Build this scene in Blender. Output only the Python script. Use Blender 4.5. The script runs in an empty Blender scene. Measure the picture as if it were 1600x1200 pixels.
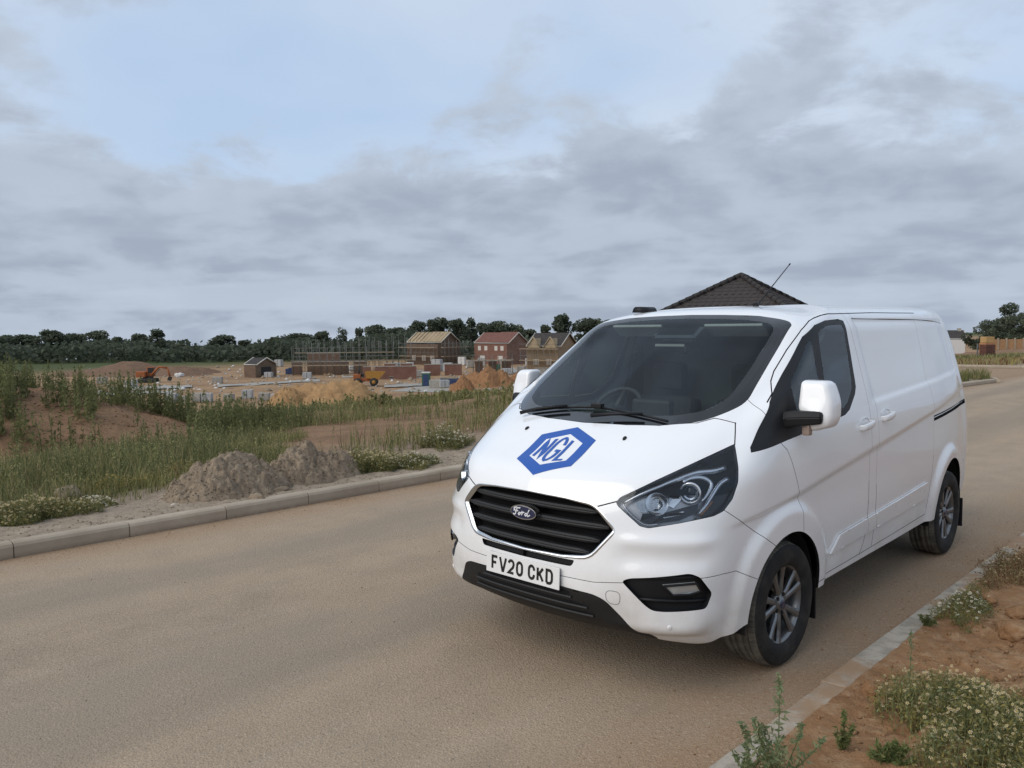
import bpy, bmesh, math, random
import numpy as np
from mathutils import Vector, Matrix, noise as mnoise

# ---------------------------------------------------------------- camera, sky, sun, exposure
SC = bpy.context.scene
COL = SC.collection
CAM_F, CAM_PITCH, CAM_ROLL, CAM_H = 1267.8, 0.0670, -0.00885, 1.831     # focal length in 1/1600 widths
cam_data = bpy.data.cameras.new('camera')
cam_data.sensor_width = 36.0
cam_data.lens = 36.0 * CAM_F / 1600.0
cam_data.clip_start = 0.05
cam_data.clip_end = 6000.0
camera = bpy.data.objects.new('camera', cam_data)
COL.objects.link(camera)
_c, _s = math.cos(CAM_PITCH), math.sin(CAM_PITCH)
_fwd, _up, _rt = Vector((0, _c, -_s)), Vector((0, _s, _c)), Vector((1, 0, 0))
_cr, _sr = math.cos(CAM_ROLL), math.sin(CAM_ROLL)
_R, _U = _cr * _rt + _sr * _up, -_sr * _rt + _cr * _up
camera.matrix_world = Matrix(((_R.x, _U.x, -_fwd.x, 0), (_R.y, _U.y, -_fwd.y, 0), (_R.z, _U.z, -_fwd.z, CAM_H), (0, 0, 0, 1)))
SC.camera = camera

SUN_AZ, SUN_EL = math.radians(238), math.radians(36)     # azimuth of the sun, clockwise from +Y
SKY_STRENGTH, SUN_STRENGTH, EXPOSURE = 0.12, 1.5, 0.45
SKY_SHIFT = (3.1, 1.7, 0.0)
SKY_BLUE, SKY_VEIL, CLOUD_LIT, CLOUD_DARK = (.330, .445, .620), (.465, .530, .620), (.385, .440, .515), (.268, .310, .385)
SC.view_settings.view_transform = 'Standard'
SC.view_settings.look = 'None'
SC.view_settings.gamma = 1.0
SC.view_settings.use_curve_mapping = False
SC.view_settings.exposure = EXPOSURE
world = bpy.data.worlds.new('World')
SC.world = world
world.use_nodes = True
WT = world.node_tree
WT.nodes.clear()
def wn(t, **k):
    n = WT.nodes.new(t)
    for a, v in k.items(): setattr(n, a, v)
    return n
def wl(a, b): WT.links.new(a, b)
def wm(op, a, b=None, clamp=False):
    n = wn('ShaderNodeMath', operation=op); n.use_clamp = clamp
    for i, v in enumerate((a, b)):
        if v is None: continue
        if isinstance(v, (int, float)): n.inputs[i].default_value = v
        else: wl(v, n.inputs[i])
    return n.outputs[0]
def wmr(v, a, b, c=0.0, d=1.0):
    n = wn('ShaderNodeMapRange'); n.interpolation_type = 'SMOOTHSTEP'; wl(v, n.inputs[0])
    for i, q in enumerate((a, b, c, d)): n.inputs[i + 1].default_value = q
    return n.outputs[0]
def wmix(f, a, b):
    n = wn('ShaderNodeMix'); n.data_type = 'RGBA'
    for s, v in ((0, f), (6, a), (7, b)):
        if isinstance(v, tuple): n.inputs[s].default_value = (*v, 1)
        elif isinstance(v, (int, float)): n.inputs[s].default_value = v
        else: wl(v, n.inputs[s])
    return n.outputs[2]
def wnoise(vec, scale, detail, rough, dist=0.0):
    n = wn('ShaderNodeTexNoise'); wl(vec, n.inputs['Vector']); n.inputs['Scale'].default_value = scale
    n.inputs['Detail'].default_value = detail; n.inputs['Roughness'].default_value = rough; n.inputs['Distortion'].default_value = dist
    return n.outputs[0]
w_out = wn('ShaderNodeOutputWorld'); w_bg = wn('ShaderNodeBackground'); w_sky = wn('ShaderNodeTexSky')
w_sky.sky_type = 'NISHITA'; w_sky.sun_disc = False
w_sky.sun_elevation = SUN_EL; w_sky.sun_rotation = SUN_AZ
w_sky.altitude = 50; w_sky.air_density = 1.0; w_sky.dust_density = 1.2; w_sky.ozone_density = 1.5
# broken stratocumulus: noise on a flat cloud deck seen in perspective
w_dir = wn('ShaderNodeTexCoord').outputs['Generated']
w_sep = wn('ShaderNodeSeparateXYZ'); wl(w_dir, w_sep.inputs[0])
w_z = wm('MAXIMUM', w_sep.outputs[2], 0.0)
w_div = wm('ADD', w_z, 0.30)
w_cmb = wn('ShaderNodeCombineXYZ'); wl(wm('DIVIDE', w_sep.outputs[0], w_div), w_cmb.inputs[0]); wl(wm('DIVIDE', w_sep.outputs[1], w_div), w_cmb.inputs[1])
w_map = wn('ShaderNodeMapping'); w_map.inputs['Location'].default_value = SKY_SHIFT; w_map.inputs['Rotation'].default_value = (0, 0, math.radians(14)); wl(w_cmb.outputs[0], w_map.inputs[0])
w_p = w_map.outputs[0]
n_big = wnoise(w_p, 1.1, 2, .5, .2); n_mid = wnoise(w_p, 3.4, 9, .58, .25); n_fine = wnoise(w_p, 7.5, 5, .5, .2); n_soft = wnoise(w_p, 2.6, 4, .45, .4)
w_curve = wn('ShaderNodeFloatCurve'); _cv = w_curve.mapping.curves[0]
_pts = ((0, .80), (.10, .72), (.185, .58), (.25, .46), (.33, .39), (.45, .40), (.70, .44), (1.0, .46))
_cv.points[0].location = _pts[0]; _cv.points[1].location = _pts[-1]
for _p in _pts[1:-1]: _cv.points.new(*_p)
w_curve.mapping.update()
wl(w_sep.outputs[2], w_curve.inputs[1])
w_cov = wm('ADD', wm('ADD', wm('MULTIPLY', n_big, .58), wm('MULTIPLY', n_mid, .92)), w_curve.outputs[0])
w_mask = wmr(w_cov, 1.13, 1.30)
w_veil = wmr(wm('ADD', n_big, wm('MULTIPLY', n_soft, .5)), .45, .90, .20, .85)          # thin high haze over the blue
w_shade = wmr(wm('ADD', wm('MULTIPLY', n_soft, .68), wm('MULTIPLY', n_fine, .32)), .36, .64)
c_lit, c_dark, c_veil = tuple(v / SKY_STRENGTH for v in CLOUD_LIT), tuple(v / SKY_STRENGTH for v in CLOUD_DARK), tuple(v / SKY_STRENGTH for v in SKY_VEIL)
w_clear = wmix(w_veil, wmix(.82, w_sky.outputs[0], tuple(v / SKY_STRENGTH for v in SKY_BLUE)), c_veil)
w_deep = wmr(w_cov, 1.15, 1.55)
w_cloud = wmix(wm('MULTIPLY', wmr(w_shade, 0, 1, .30, 1.0), wmr(w_deep, 0, 1, .45, 1.0)), c_lit, c_dark)
# long pale breaks close to the horizon
w_bmap = wn('ShaderNodeMapping'); w_bmap.inputs['Scale'].default_value = (1.3, 1.3, 15); wl(w_dir, w_bmap.inputs[0]); w_band = wnoise(w_bmap.outputs[0], 1.5, 4, .5, .2)
w_cloud = wmix(wm('MULTIPLY', wmr(w_sep.outputs[2], .17, .03), wmr(w_band, .44, .62, 0, .75)), w_cloud, c_lit)
w_col = wmix(w_mask, w_clear, w_cloud)
# below the horizon: ground glow
w_bg.inputs['Strength'].default_value = SKY_STRENGTH
wl(w_col, w_bg.inputs['Color']); wl(w_bg.outputs[0], w_out.inputs['Surface'])

sun_data = bpy.data.lights.new('sun', 'SUN')
sun_data.energy = SUN_STRENGTH; sun_data.angle = math.radians(62); sun_data.color = (1.0, 0.93, 0.84)
sun = bpy.data.objects.new('sun', sun_data); COL.objects.link(sun)
_sd = Vector((math.sin(SUN_AZ) * math.cos(SUN_EL), math.cos(SUN_AZ) * math.cos(SUN_EL), math.sin(SUN_EL)))
sun.rotation_euler = _sd.to_track_quat('Z', 'Y').to_euler()
# ---------------------------------------------------------------- helpers
RND = random.Random(7)
def link(o, parent=None):
    COL.objects.link(o)
    if parent is not None: o.parent = parent
    return o
def empty(name, loc=(0, 0, 0), rz=0.0):
    o = bpy.data.objects.new(name, None); o.empty_display_size = 0.1
    o.location = loc; o.rotation_euler = (0, 0, rz); COL.objects.link(o); return o
def tag(o, label=None, cat=None, group=None, kind=None):
    if label: o['label'] = label
    if cat: o['category'] = cat
    if group: o['group'] = group
    if kind: o['kind'] = kind
    return o
def mesh_obj(name, verts, faces, mat=None, parent=None, smooth=False):
    me = bpy.data.meshes.new(name); me.from_pydata([tuple(v) for v in verts], [], faces)
    if smooth: me.polygons.foreach_set('use_smooth', [True] * len(me.polygons))
    if mat: me.materials.append(mat)
    me.update(); o = bpy.data.objects.new(name, me); return link(o, parent)
def np_mesh(name, V, F, mat=None, parent=None, smooth=False, fmat=None, mats=None):
    """V (n,3), F (m,k) with k constant"""
    V = np.asarray(V, np.float32); F = np.asarray(F, np.int32)
    me = bpy.data.meshes.new(name); m, k = F.shape
    me.vertices.add(len(V)); me.vertices.foreach_set('co', V.ravel())
    me.loops.add(m * k); me.loops.foreach_set('vertex_index', F.ravel())
    me.polygons.add(m); me.polygons.foreach_set('loop_start', np.arange(0, m * k, k, dtype=np.int32))
    me.polygons.foreach_set('loop_total', np.full(m, k, np.int32))
    if smooth: me.polygons.foreach_set('use_smooth', np.ones(m, bool))
    for q in (mats or ([mat] if mat else [])): me.materials.append(q)
    if fmat is not None: me.polygons.foreach_set('material_index', np.asarray(fmat, np.int32))
    me.update(calc_edges=True); me.validate()
    o = bpy.data.objects.new(name, me); return link(o, parent)
def bm_obj(name, bm, mat=None, parent=None, smooth=False, mats=None):
    me = bpy.data.meshes.new(name); bm.to_mesh(me); bm.free()
    for q in (mats or ([mat] if mat else [])): me.materials.append(q)
    if smooth: me.polygons.foreach_set('use_smooth', [True] * len(me.polygons))
    o = bpy.data.objects.new(name, me); return link(o, parent)
def add_box(bm, c, s, rot=None, bevel=0.0, mi=0):
    r = bmesh.ops.create_cube(bm, size=1.0)
    vs = r['verts']
    bmesh.ops.scale(bm, vec=s, verts=vs)
    if bevel > 0:
        es = list({e for v in vs for e in v.link_edges})
        b = bmesh.ops.bevel(bm, geom=es, offset=bevel, segments=2, affect='EDGES', profile=0.6)
        vs = list({v for f in b['faces'] for v in f.verts} | {v for v in vs if v.is_valid})
    if rot is not None: bmesh.ops.rotate(bm, cent=(0, 0, 0), matrix=rot, verts=vs)
    bmesh.ops.translate(bm, vec=c, verts=vs)
    if mi:
        for f in {f for v in vs for f in v.link_faces}: f.material_index = mi
    return vs
def add_tube(bm, pts, rad, seg=8, cap=True, mi=0):
    pts = [Vector(p) for p in pts]; n = len(pts)
    rads = rad if isinstance(rad, (list, tuple)) else [rad] * n
    rings = []
    ref = None
    for i, p in enumerate(pts):
        t = (pts[min(i + 1, n - 1)] - pts[max(i - 1, 0)]).normalized()
        if ref is None:
            a = Vector((0, 0, 1)) if abs(t.z) < 0.9 else Vector((1, 0, 0))
            ref = t.cross(a).normalized()
        ref = (ref - t * ref.dot(t)).normalized(); b = t.cross(ref)
        rings.append([bm.verts.new(p + (ref * math.cos(2 * math.pi * k / seg) + b * math.sin(2 * math.pi * k / seg)) * rads[i]) for k in range(seg)])
    for i in range(n - 1):
        for k in range(seg):
            f = bm.faces.new((rings[i][k], rings[i][(k + 1) % seg], rings[i + 1][(k + 1) % seg], rings[i + 1][k])); f.smooth = True; f.material_index = mi
    if cap:
        bm.faces.new(rings[0][::-1]).material_index = mi; bm.faces.new(rings[-1]).material_index = mi
def add_lathe(bm, prof, seg=48, axis='Y', mi=0, smooth=True):
    """prof: list of (radius, along)"""
    rings = []
    for r, a in prof:
        ring = []
        for k in range(seg):
            t = 2 * math.pi * k / seg; c, s = r * math.cos(t), r * math.sin(t)
            ring.append(bm.verts.new((c, a, s) if axis == 'Y' else (c, s, a)))
        rings.append(ring)
    for i in range(len(rings) - 1):
        for k in range(seg):
            f = bm.faces.new((rings[i][k], rings[i][(k + 1) % seg], rings[i + 1][(k + 1) % seg], rings[i + 1][k])); f.smooth = smooth; f.material_index = mi
    return rings

# ---------------------------------------------------------------- materials
MATS = {}
def mat(name, col=(0.5, 0.5, 0.5), rough=0.6, metal=0.0, spec=0.5, coat=0.0, build=None):
    m = bpy.data.materials.new(name); m.use_nodes = True
    nt = m.node_tree; b = nt.nodes['Principled BSDF']
    b.inputs['Base Color'].default_value = (*col, 1); b.inputs['Roughness'].default_value = rough
    b.inputs['Metallic'].default_value = metal; b.inputs['Specular IOR Level'].default_value = spec
    b.inputs['Coat Weight'].default_value = coat; b.inputs['Coat Roughness'].default_value = 0.03
    if build: build(nt, b)
    MATS[name] = m; return m
def nd(nt, t, **k):
    n = nt.nodes.new(t)
    for a, v in k.items(): setattr(n, a, v)
    return n
def noise_tex(nt, scale, detail=4, rough=0.55, vec=None, dist=0.0):
    n = nd(nt, 'ShaderNodeTexNoise'); n.inputs['Scale'].default_value = scale; n.inputs['Detail'].default_value = detail
    n.inputs['Roughness'].default_value = rough; n.inputs['Distortion'].default_value = dist
    if vec is not None: nt.links.new(vec, n.inputs['Vector'])
    return n
def ramp(nt, fac, stops):
    r = nd(nt, 'ShaderNodeValToRGB'); e = r.color_ramp.elements
    while len(e) < len(stops): e.new(0.5)
    for q, (p, c) in zip(e, stops):
        q.position = p; q.color = (*c, 1) if len(c) == 3 else c
    nt.links.new(fac, r.inputs[0]); return r
def mixc(nt, fac, a, b, mode='MIX'):
    m = nd(nt, 'ShaderNodeMix'); m.data_type = 'RGBA'; m.blend_type = mode
    for s, v in ((0, fac), (6, a), (7, b)):
        if isinstance(v, (int, float)): m.inputs[s].default_value = v
        elif isinstance(v, tuple): m.inputs[s].default_value = (*v, 1) if len(v) == 3 else v
        else: nt.links.new(v, m.inputs[s])
    return m.outputs[2]
def mathn(nt, op, a, b=None, c=None, clamp=False):
    m = nd(nt, 'ShaderNodeMath', operation=op); m.use_clamp = clamp
    for s, v in enumerate((a, b, c)):
        if v is None: continue
        if isinstance(v, (int, float)): m.inputs[s].default_value = v
        else: nt.links.new(v, m.inputs[s])
    return m.outputs[0]
def maprange(nt, v, a, b, c=0.0, d=1.0, smooth=True):
    m = nd(nt, 'ShaderNodeMapRange'); m.interpolation_type = 'SMOOTHSTEP' if smooth else 'LINEAR'
    nt.links.new(v, m.inputs[0])
    for i, q in enumerate((a, b, c, d)): m.inputs[i + 1].default_value = q
    return m.outputs[0]
def bump(nt, b, height, strength=0.4, dist=0.01):
    n = nd(nt, 'ShaderNodeBump'); n.inputs['Strength'].default_value = strength; n.inputs['Distance'].default_value = dist
    nt.links.new(height, n.inputs['Height']); nt.links.new(n.outputs[0], b.inputs['Normal']); return n
def obj_coord(nt): return nd(nt, 'ShaderNodeTexCoord').outputs['Object']
def wpos(nt): return nd(nt, 'ShaderNodeNewGeometry').outputs['Position']
def obj_rand(nt): return nd(nt, 'ShaderNodeObjectInfo').outputs['Random']
# ================================================================ the van
# van space: X forward from the front axle, Y to the van's left, Z up from the road
VAN_POS, VAN_YAW = (0.766, 4.958), math.radians(226.456)
WB = 2.933
def herm(P, nsub, closed_ends=None):
    P = np.asarray(P, float); n = len(P)
    d = np.maximum(np.linalg.norm(np.diff(P, axis=0), axis=1), 1e-6)
    T = np.zeros_like(P); sl = np.diff(P, axis=0) / d[:, None]
    T[0], T[-1] = sl[0], sl[-1]
    for i in range(1, n - 1):
        T[i] = (sl[i - 1] * d[i] + sl[i] * d[i - 1]) / (d[i] + d[i - 1])
    out = []
    for i in range(n - 1):
        k = nsub[i]
        t = (np.arange(k) / k)[:, None]
        h00, h10, h01, h11 = 2*t**3-3*t**2+1, t**3-2*t**2+t, -2*t**3+3*t**2, t**3-t**2
        out.append(h00*P[i] + h10*d[i]*T[i] + h01*P[i+1] + h11*d[i]*T[i+1])
    out.append(P[-1:]); return np.concatenate(out)
_ZT = [.24,.30,.36,.50,.70,.95,1.10,1.20,1.30,1.40,1.50,1.70,1.80,1.87,1.93]
_YT = [.935,.945,.955,.970,.984,.990,.985,.977,.962,.940,.914,.862,.835,.808,.755]
def side_y(x, z):
    y = float(np.interp(z, _ZT, _YT))
    y -= .045 * min(max((x + .15) / .35, 0), 1) * min(max((z - 1.12) / .2, 0), 1)
    return y - float(np.interp(-x, [-.45,-.2,0,2.0,2.9,3.45,3.7,3.85], [.040,.010,0,0,.016,.070,.120,.175]))
SX = [.42, 0, -.5, -1.2, -2.0, -2.9, -3.45]
def vrow(front, zs, xs=SX, zr=None, rx=-3.93, dy=0.0, zend=None):
    zr = zs if zr is None else zr
    zz = np.interp(xs, [-3.6, xs[0]], [zr, zs])
    r = list(front)
    for x, z in zip(xs, zz): r.append((x, side_y(x, z) - dy, z))
    yc = side_y(-3.80, zr) - dy
    r += [(rx + .10, yc, zr), (rx + .015, yc - .20, zr), (rx, yc * .40, zr), (rx - .005, 0, zr)]
    return r
VROWS = [
 vrow([(.88,0,.300),(.87,.26,.302),(.83,.50,.302),(.735,.71,.280),(.60,.845,.268)], .33, rx=-3.90, zr=.37),
 vrow([(.965,0,.355),(.955,.26,.355),(.915,.50,.352),(.825,.715,.34),(.69,.85,.33)], .385, rx=-3.93, zr=.41),
 vrow([(1.010,0,.42),(1.00,.26,.42),(.957,.50,.42),(.87,.725,.415),(.73,.87,.415)], .45, rx=-3.95, zr=.46),
 vrow([(1.035,0,.50),(1.025,.26,.50),(.985,.50,.50),(.90,.735,.505),(.765,.89,.51)], .52, rx=-3.96),
 vrow([(1.040,0,.61),(1.030,.26,.61),(.990,.50,.61),(.91,.74,.61),(.775,.895,.61)], .62, rx=-3.95),
 vrow([(1.030,0,.74),(1.020,.26,.74),(.975,.50,.74),(.895,.735,.735),(.77,.890,.735)], .74, rx=-3.95),
 vrow([(1.022,0,.86),(1.010,.26,.86),(.965,.50,.858),(.875,.73,.85),(.745,.885,.845)], .85, rx=-3.94),
 vrow([(1.000,0,.975),(.988,.26,.973),(.945,.50,.965),(.845,.725,.955),(.705,.88,.95)], .95, rx=-3.93),
 vrow([(.955,0,1.062),(.945,.26,1.060),(.905,.50,1.053),(.79,.725,1.05),(.64,.87,1.055)], 1.07, rx=-3.92),
 vrow([(.772,0,1.170),(.765,.27,1.168),(.735,.51,1.165),(.63,.73,1.168),(.50,.86,1.175)], 1.20, rx=-3.90, xs=[.32,-.02,-.5,-1.2,-2.0,-2.9,-3.45]),
 vrow([(.577,0,1.279),(.57,.28,1.277),(.535,.53,1.275),(.45,.735,1.28),(.34,.845,1.295)], 1.31, rx=-3.88, xs=[.20,-.08,-.5,-1.2,-2.0,-2.9,-3.45]),
 vrow([(.455,0,1.335),(.445,.28,1.335),(.40,.53,1.338),(.315,.73,1.35),(.215,.83,1.37)], 1.40, rx=-3.87, xs=[.08,-.16,-.55,-1.2,-2.0,-2.9,-3.45]),
 vrow([(.115,0,1.515),(.105,.28,1.513),(.075,.54,1.510),(.010,.735,1.515),(-.070,.812,1.53)], 1.55, rx=-3.86, xs=[-.21,-.38,-.66,-1.2,-2.0,-2.9,-3.43]),
 vrow([(-.235,0,1.713),(-.24,.28,1.711),(-.258,.53,1.704),(-.295,.735,1.702),(-.365,.805,1.708)], 1.72, rx=-3.84, xs=[-.51,-.66,-.88,-1.3,-2.0,-2.9,-3.41]),
 vrow([(-.575,0,1.900),(-.575,.28,1.896),(-.570,.51,1.888),(-.572,.715,1.868),(-.635,.783,1.852)], 1.852, rx=-3.80, zr=1.878, xs=[-.78,-.92,-1.10,-1.45,-2.05,-2.9,-3.38]),
 vrow([(-.665,0,1.940),(-.665,.27,1.936),(-.670,.50,1.928),(-.710,.685,1.908),(-.785,.738,1.902)], 1.922, rx=-3.78, zr=1.945, xs=[-.95,-1.08,-1.25,-1.55,-2.1,-2.9,-3.34]),
 vrow([(-.86,0,1.964),(-.86,.23,1.961),(-.875,.40,1.953),(-.93,.53,1.942),(-1.02,.585,1.938)], 1.962, rx=-3.66, zr=1.982, dy=.10, xs=[-1.15,-1.25,-1.40,-1.68,-2.15,-2.85,-3.2]),
 vrow([(-1.25,0,1.978),(-1.25,.12,1.976),(-1.27,.21,1.972),(-1.32,.28,1.968),(-1.38,.31,1.966)], 1.990, rx=-3.3, zr=2.002, dy=.395, xs=[-1.46,-1.53,-1.63,-1.83,-2.2,-2.75,-2.95]),
 [(x,0,z) for x,z in zip([-1.6,-1.61,-1.62,-1.65,-1.68,-1.72,-1.76,-1.82,-1.95,-2.2,-2.6,-2.72,-2.78,-2.80,-2.82,-2.83],
   [1.994]*9+[2.003,2.007,2.006,2.005,2.005,2.005,2.005])],
]
for _i, _r in enumerate(VROWS):
    if 3 <= _i <= 8:
        (x3, y3, z3), (x4, y4, z4) = _r[3], _r[4]
        _r[3] = (x3 - .018, y3 - .012, z3); _r[4] = (x4 - .035, y4 - .018, z4)
    elif 9 <= _i <= 11:
        (x3, y3, z3), (x4, y4, z4) = _r[3], _r[4]
        _r[3] = (x3 - .012, y3 - .02, z3); _r[4] = (x4 - .025, y4 - .025, z4)
USUB = [12, 12, 12, 10, 14, 16, 16, 20, 22, 26, 16, 12, 8, 8, 6]
VSUB = [5, 6, 7, 8, 9, 8, 8, 7, 10, 9, 6, 14, 14, 13, 6, 6, 6, 4]
def sstep(a, b, v):
    t = np.clip((v - a) / (b - a), 0, 1); return t * t * (3 - 2 * t)
def crease_z(x): return .930 - .1105 * (x + .05)
def van_grid():
    R = np.stack([herm(r, USUB) for r in VROWS])              # rows x u x 3
    G = np.stack([herm(R[:, j], VSUB) for j in range(R.shape[1])], 1)
    for it in range(3):                                       # relax small spline ripples
        H = G.copy()
        H[1:-1] = G[1:-1] * .5 + (G[:-2] + G[2:]) * .25
        H2 = H.copy(); H2[:, 1:-1] = H[:, 1:-1] * .5 + (H[:, :-2] + H[:, 2:]) * .25
        H2[:, 0] = H[:, 0]; H2[-1] = G[-1]; G = H2
    # ---- sculpted side: feature line, arch swells
    X, Y, Z = G[..., 0], G[..., 1], G[..., 2]
    nx = np.gradient(G, axis=1); nv = np.gradient(G, axis=0)
    N = np.cross(nx, nv); N /= np.maximum(np.linalg.norm(N, axis=-1, keepdims=True), 1e-9)
    if N[40, 120, 1] < 0: N = -N
    sidew = sstep(.35, .85, N[..., 1])
    cz = crease_z(X)
    fade = sstep(-3.75, -3.3, X) * sstep(.62, .30, X) 
    dn = np.clip(cz - Z, -1, 1)
    dent = np.where(dn > 0, sstep(0, .030, dn) * (1 - .8 * sstep(.10, .48, dn)), 0)
    off = -.016 * dent * fade * sidew
    for cx, cz0 in ((0, .36), (-WB, .36)):
        r = np.hypot(X - cx, (Z - cz0) * 1.0)
        off += .030 * sstep(.555, .47, r) * sidew * (Z > .2)
    # pressed-in cargo side panel with a soft bevel
    zlow = 1.330 + (-1.30 - X) * .052
    rec = sstep(0, .034, Z - zlow) * sstep(1.890, 1.874, Z) * sstep(-1.22, -1.36, X) * sstep(-3.50, -3.44, X - .10 * (Z - 1.45))
    off += -.013 * rec * sidew * (X < -1.1)
    # bumper: swell under the headlight, waist between plate and lip
    frontw = sstep(.15, .6, N[..., 0]) * sstep(.2, .4, X)
    off += frontw * (-.012 * np.exp(-((Z - .72) / .05) ** 2) * sstep(.5, .62, Y) + .010 * np.exp(-((Z - .80) / .03) ** 2) * sstep(.5, .62, Y))
    off += frontw * (.014 * np.exp(-((Z - .375) / .035) ** 2) - .010 * np.exp(-((Z - .315) / .02) ** 2)) * sstep(.40, .55, Y)
    off += sstep(.0, .3, N[..., 0]) * sstep(.3, .45, X) * sidew * 0
    G = G + N * off[..., None]
    G[:, 0, 1] = 0; G[:, -1, 1] = 0
    return G
# ---------------------------------------------------------------- van materials
def b_paint(nt, b):
    co = obj_coord(nt)
    sep = nd(nt, 'ShaderNodeSeparateXYZ'); nt.links.new(co, sep.inputs[0])
    n1 = noise_tex(nt, 3.5, 6, .65, co); n2 = noise_tex(nt, 38, 4, .7, co)
    mp = nd(nt, 'ShaderNodeMapping'); mp.inputs['Scale'].default_value = (6, 6, 1.2); nt.links.new(co, mp.inputs[0])
    n3 = noise_tex(nt, 2.0, 4, .6, mp.outputs[0])                 # run-down streaks of road film
    low = maprange(nt, sep.outputs[2], .90, .28)
    film = mathn(nt, 'MULTIPLY', low, maprange(nt, n1.outputs[0], .30, .75, .25, 1.0))
    film = mathn(nt, 'MULTIPLY', film, maprange(nt, n3.outputs[0], .25, .8, .7, 1.0))
    spots = maprange(nt, n2.outputs[0], .66, .76, 0, .25)
    film = mathn(nt, 'ADD', mathn(nt, 'MULTIPLY', film, .62), mathn(nt, 'MULTIPLY', spots, .25), clamp=True)
    base = mixc(nt, film, (.84, .85, .86), (.38, .32, .25))
    nt.links.new(base, b.inputs['Base Color'])
    nt.links.new(maprange(nt, film, 0, .5, .20, .55, False), b.inputs['Roughness'])
    nt.links.new(maprange(nt, film, 0, .4, .8, .15, False), b.inputs['Coat Weight'])
m_paint = mat('white_paint', (.80, .81, .82), .22, coat=.8, build=b_paint)
m_gap = mat('shut_gap', (.012, .012, .013), .9, spec=.1)  # near-black; on the white panels' folded edges it paints the shut-line shade
m_trim = mat('black_trim', (.010, .0105, .012), .5, spec=.3)
m_trim_rough = mat('grained_black_plastic', (.007, .0075, .0085), .6, build=lambda nt, b: bump(nt, b, noise_tex(nt, 420, 2, .6, obj_coord(nt)).outputs[0], .25, .002))
m_gloss_black = mat('gloss_black', (.006, .0065, .008), .06, coat=.5)
m_frit = mat('ceramic_frit', (.008, .009, .011), .08, coat=.4)
m_chrome = mat('satin_chrome', (.62, .63, .64), .16, metal=1.0)
m_silver = mat('lamp_silver', (.72, .74, .78), .22, metal=.85)
m_lampdark = mat('lamp_bezel', (.022, .024, .030), .25)
m_lampgrey = mat('lamp_housing', (.46, .47, .49), .32, metal=.5)
m_reflector = mat('lamp_reflector', (.80, .82, .84), .12, metal=1.0)
m_amber = mat('amber_lens', (.42, .20, .09), .2)
m_inside = mat('dark_interior', (.022, .023, .025), .75)
m_dash = mat('dashboard_plastic', (.020, .022, .024), .6)
m_seat = mat('seat_fabric', (.028, .029, .033), .9)
m_bulk = mat('bulkhead_board', (.10, .11, .115), .8)
m_headlin = mat('headliner', (.34, .34, .33), .9)
m_under = mat('underbody', (.010, .010, .010), .9)
m_white_plate = mat('plate_white', (.74, .74, .73), .35)
m_ink = mat('plate_ink', (.010, .010, .011), .4)
m_blue = mat('logo_blue', (.012, .085, .37), .35)
m_logo_white = mat('logo_white', (.78, .79, .80), .35)
m_oval = mat('badge_navy', (.012, .018, .060), .15, coat=.8)
m_paper = mat('paper', (.70, .72, .70), .8)
def b_tyre(nt, b):
    co = obj_coord(nt); n1 = noise_tex(nt, 9, 5, .6, co)
    nt.links.new(mixc(nt, maprange(nt, n1.outputs[0], .40, .78, .0, .30), (.013, .013, .013), (.12, .105, .085)), b.inputs['Base Color'])
m_tyre = mat('tyre_rubber', (.02, .02, .02), .78, spec=.3, build=b_tyre)
def b_tread(nt, b):
    co = obj_coord(nt); n1 = noise_tex(nt, 14, 5, .6, co)
    nt.links.new(mixc(nt, maprange(nt, n1.outputs[0], .25, .75, .15, .75), (.045, .043, .040), (.20, .18, .145)), b.inputs['Base Color'])
m_tread = mat('dusty_tread', (.1, .09, .075), .9, spec=.2, build=b_tread)
def b_alloy(nt, b):
    co = obj_coord(nt); n1 = noise_tex(nt, 11, 4, .6, co)
    nt.links.new(mixc(nt, maprange(nt, n1.outputs[0], .4, .75, 0, .45), (.20, .203, .21), (.16, .145, .12)), b.inputs['Base Color'])
m_alloy = mat('grey_alloy', (.2, .2, .2), .34, metal=.75, build=b_alloy)
def glass_mat(name, tint, refl_rough=.01, ior=1.5):
    m = bpy.data.materials.new(name); m.use_nodes = True; nt = m.node_tree; nt.nodes.clear()
    out = nd(nt, 'ShaderNodeOutputMaterial'); tr = nd(nt, 'ShaderNodeBsdfTransparent'); gl = nd(nt, 'ShaderNodeBsdfGlossy')
    mx = nd(nt, 'ShaderNodeMixShader'); fr = nd(nt, 'ShaderNodeFresnel'); fr.inputs[0].default_value = ior
    tr.inputs[0].default_value = (*tint, 1); gl.inputs['Roughness'].default_value = refl_rough; gl.inputs['Color'].default_value = (.9, .95, 1, 1)
    nt.links.new(fr.outputs[0], mx.inputs[0]); nt.links.new(tr.outputs[0], mx.inputs[1]); nt.links.new(gl.outputs[0], mx.inputs[2]); nt.links.new(mx.outputs[0], out.inputs[0])
    MATS[name] = m; return m
m_glass = glass_mat('green_windscreen_glass', (.74, .84, .82), ior=1.33)
m_sglass = glass_mat('side_glass', (.76, .84, .82))
m_lens = glass_mat('clear_lamp_lens', (.86, .88, .90))
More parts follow.
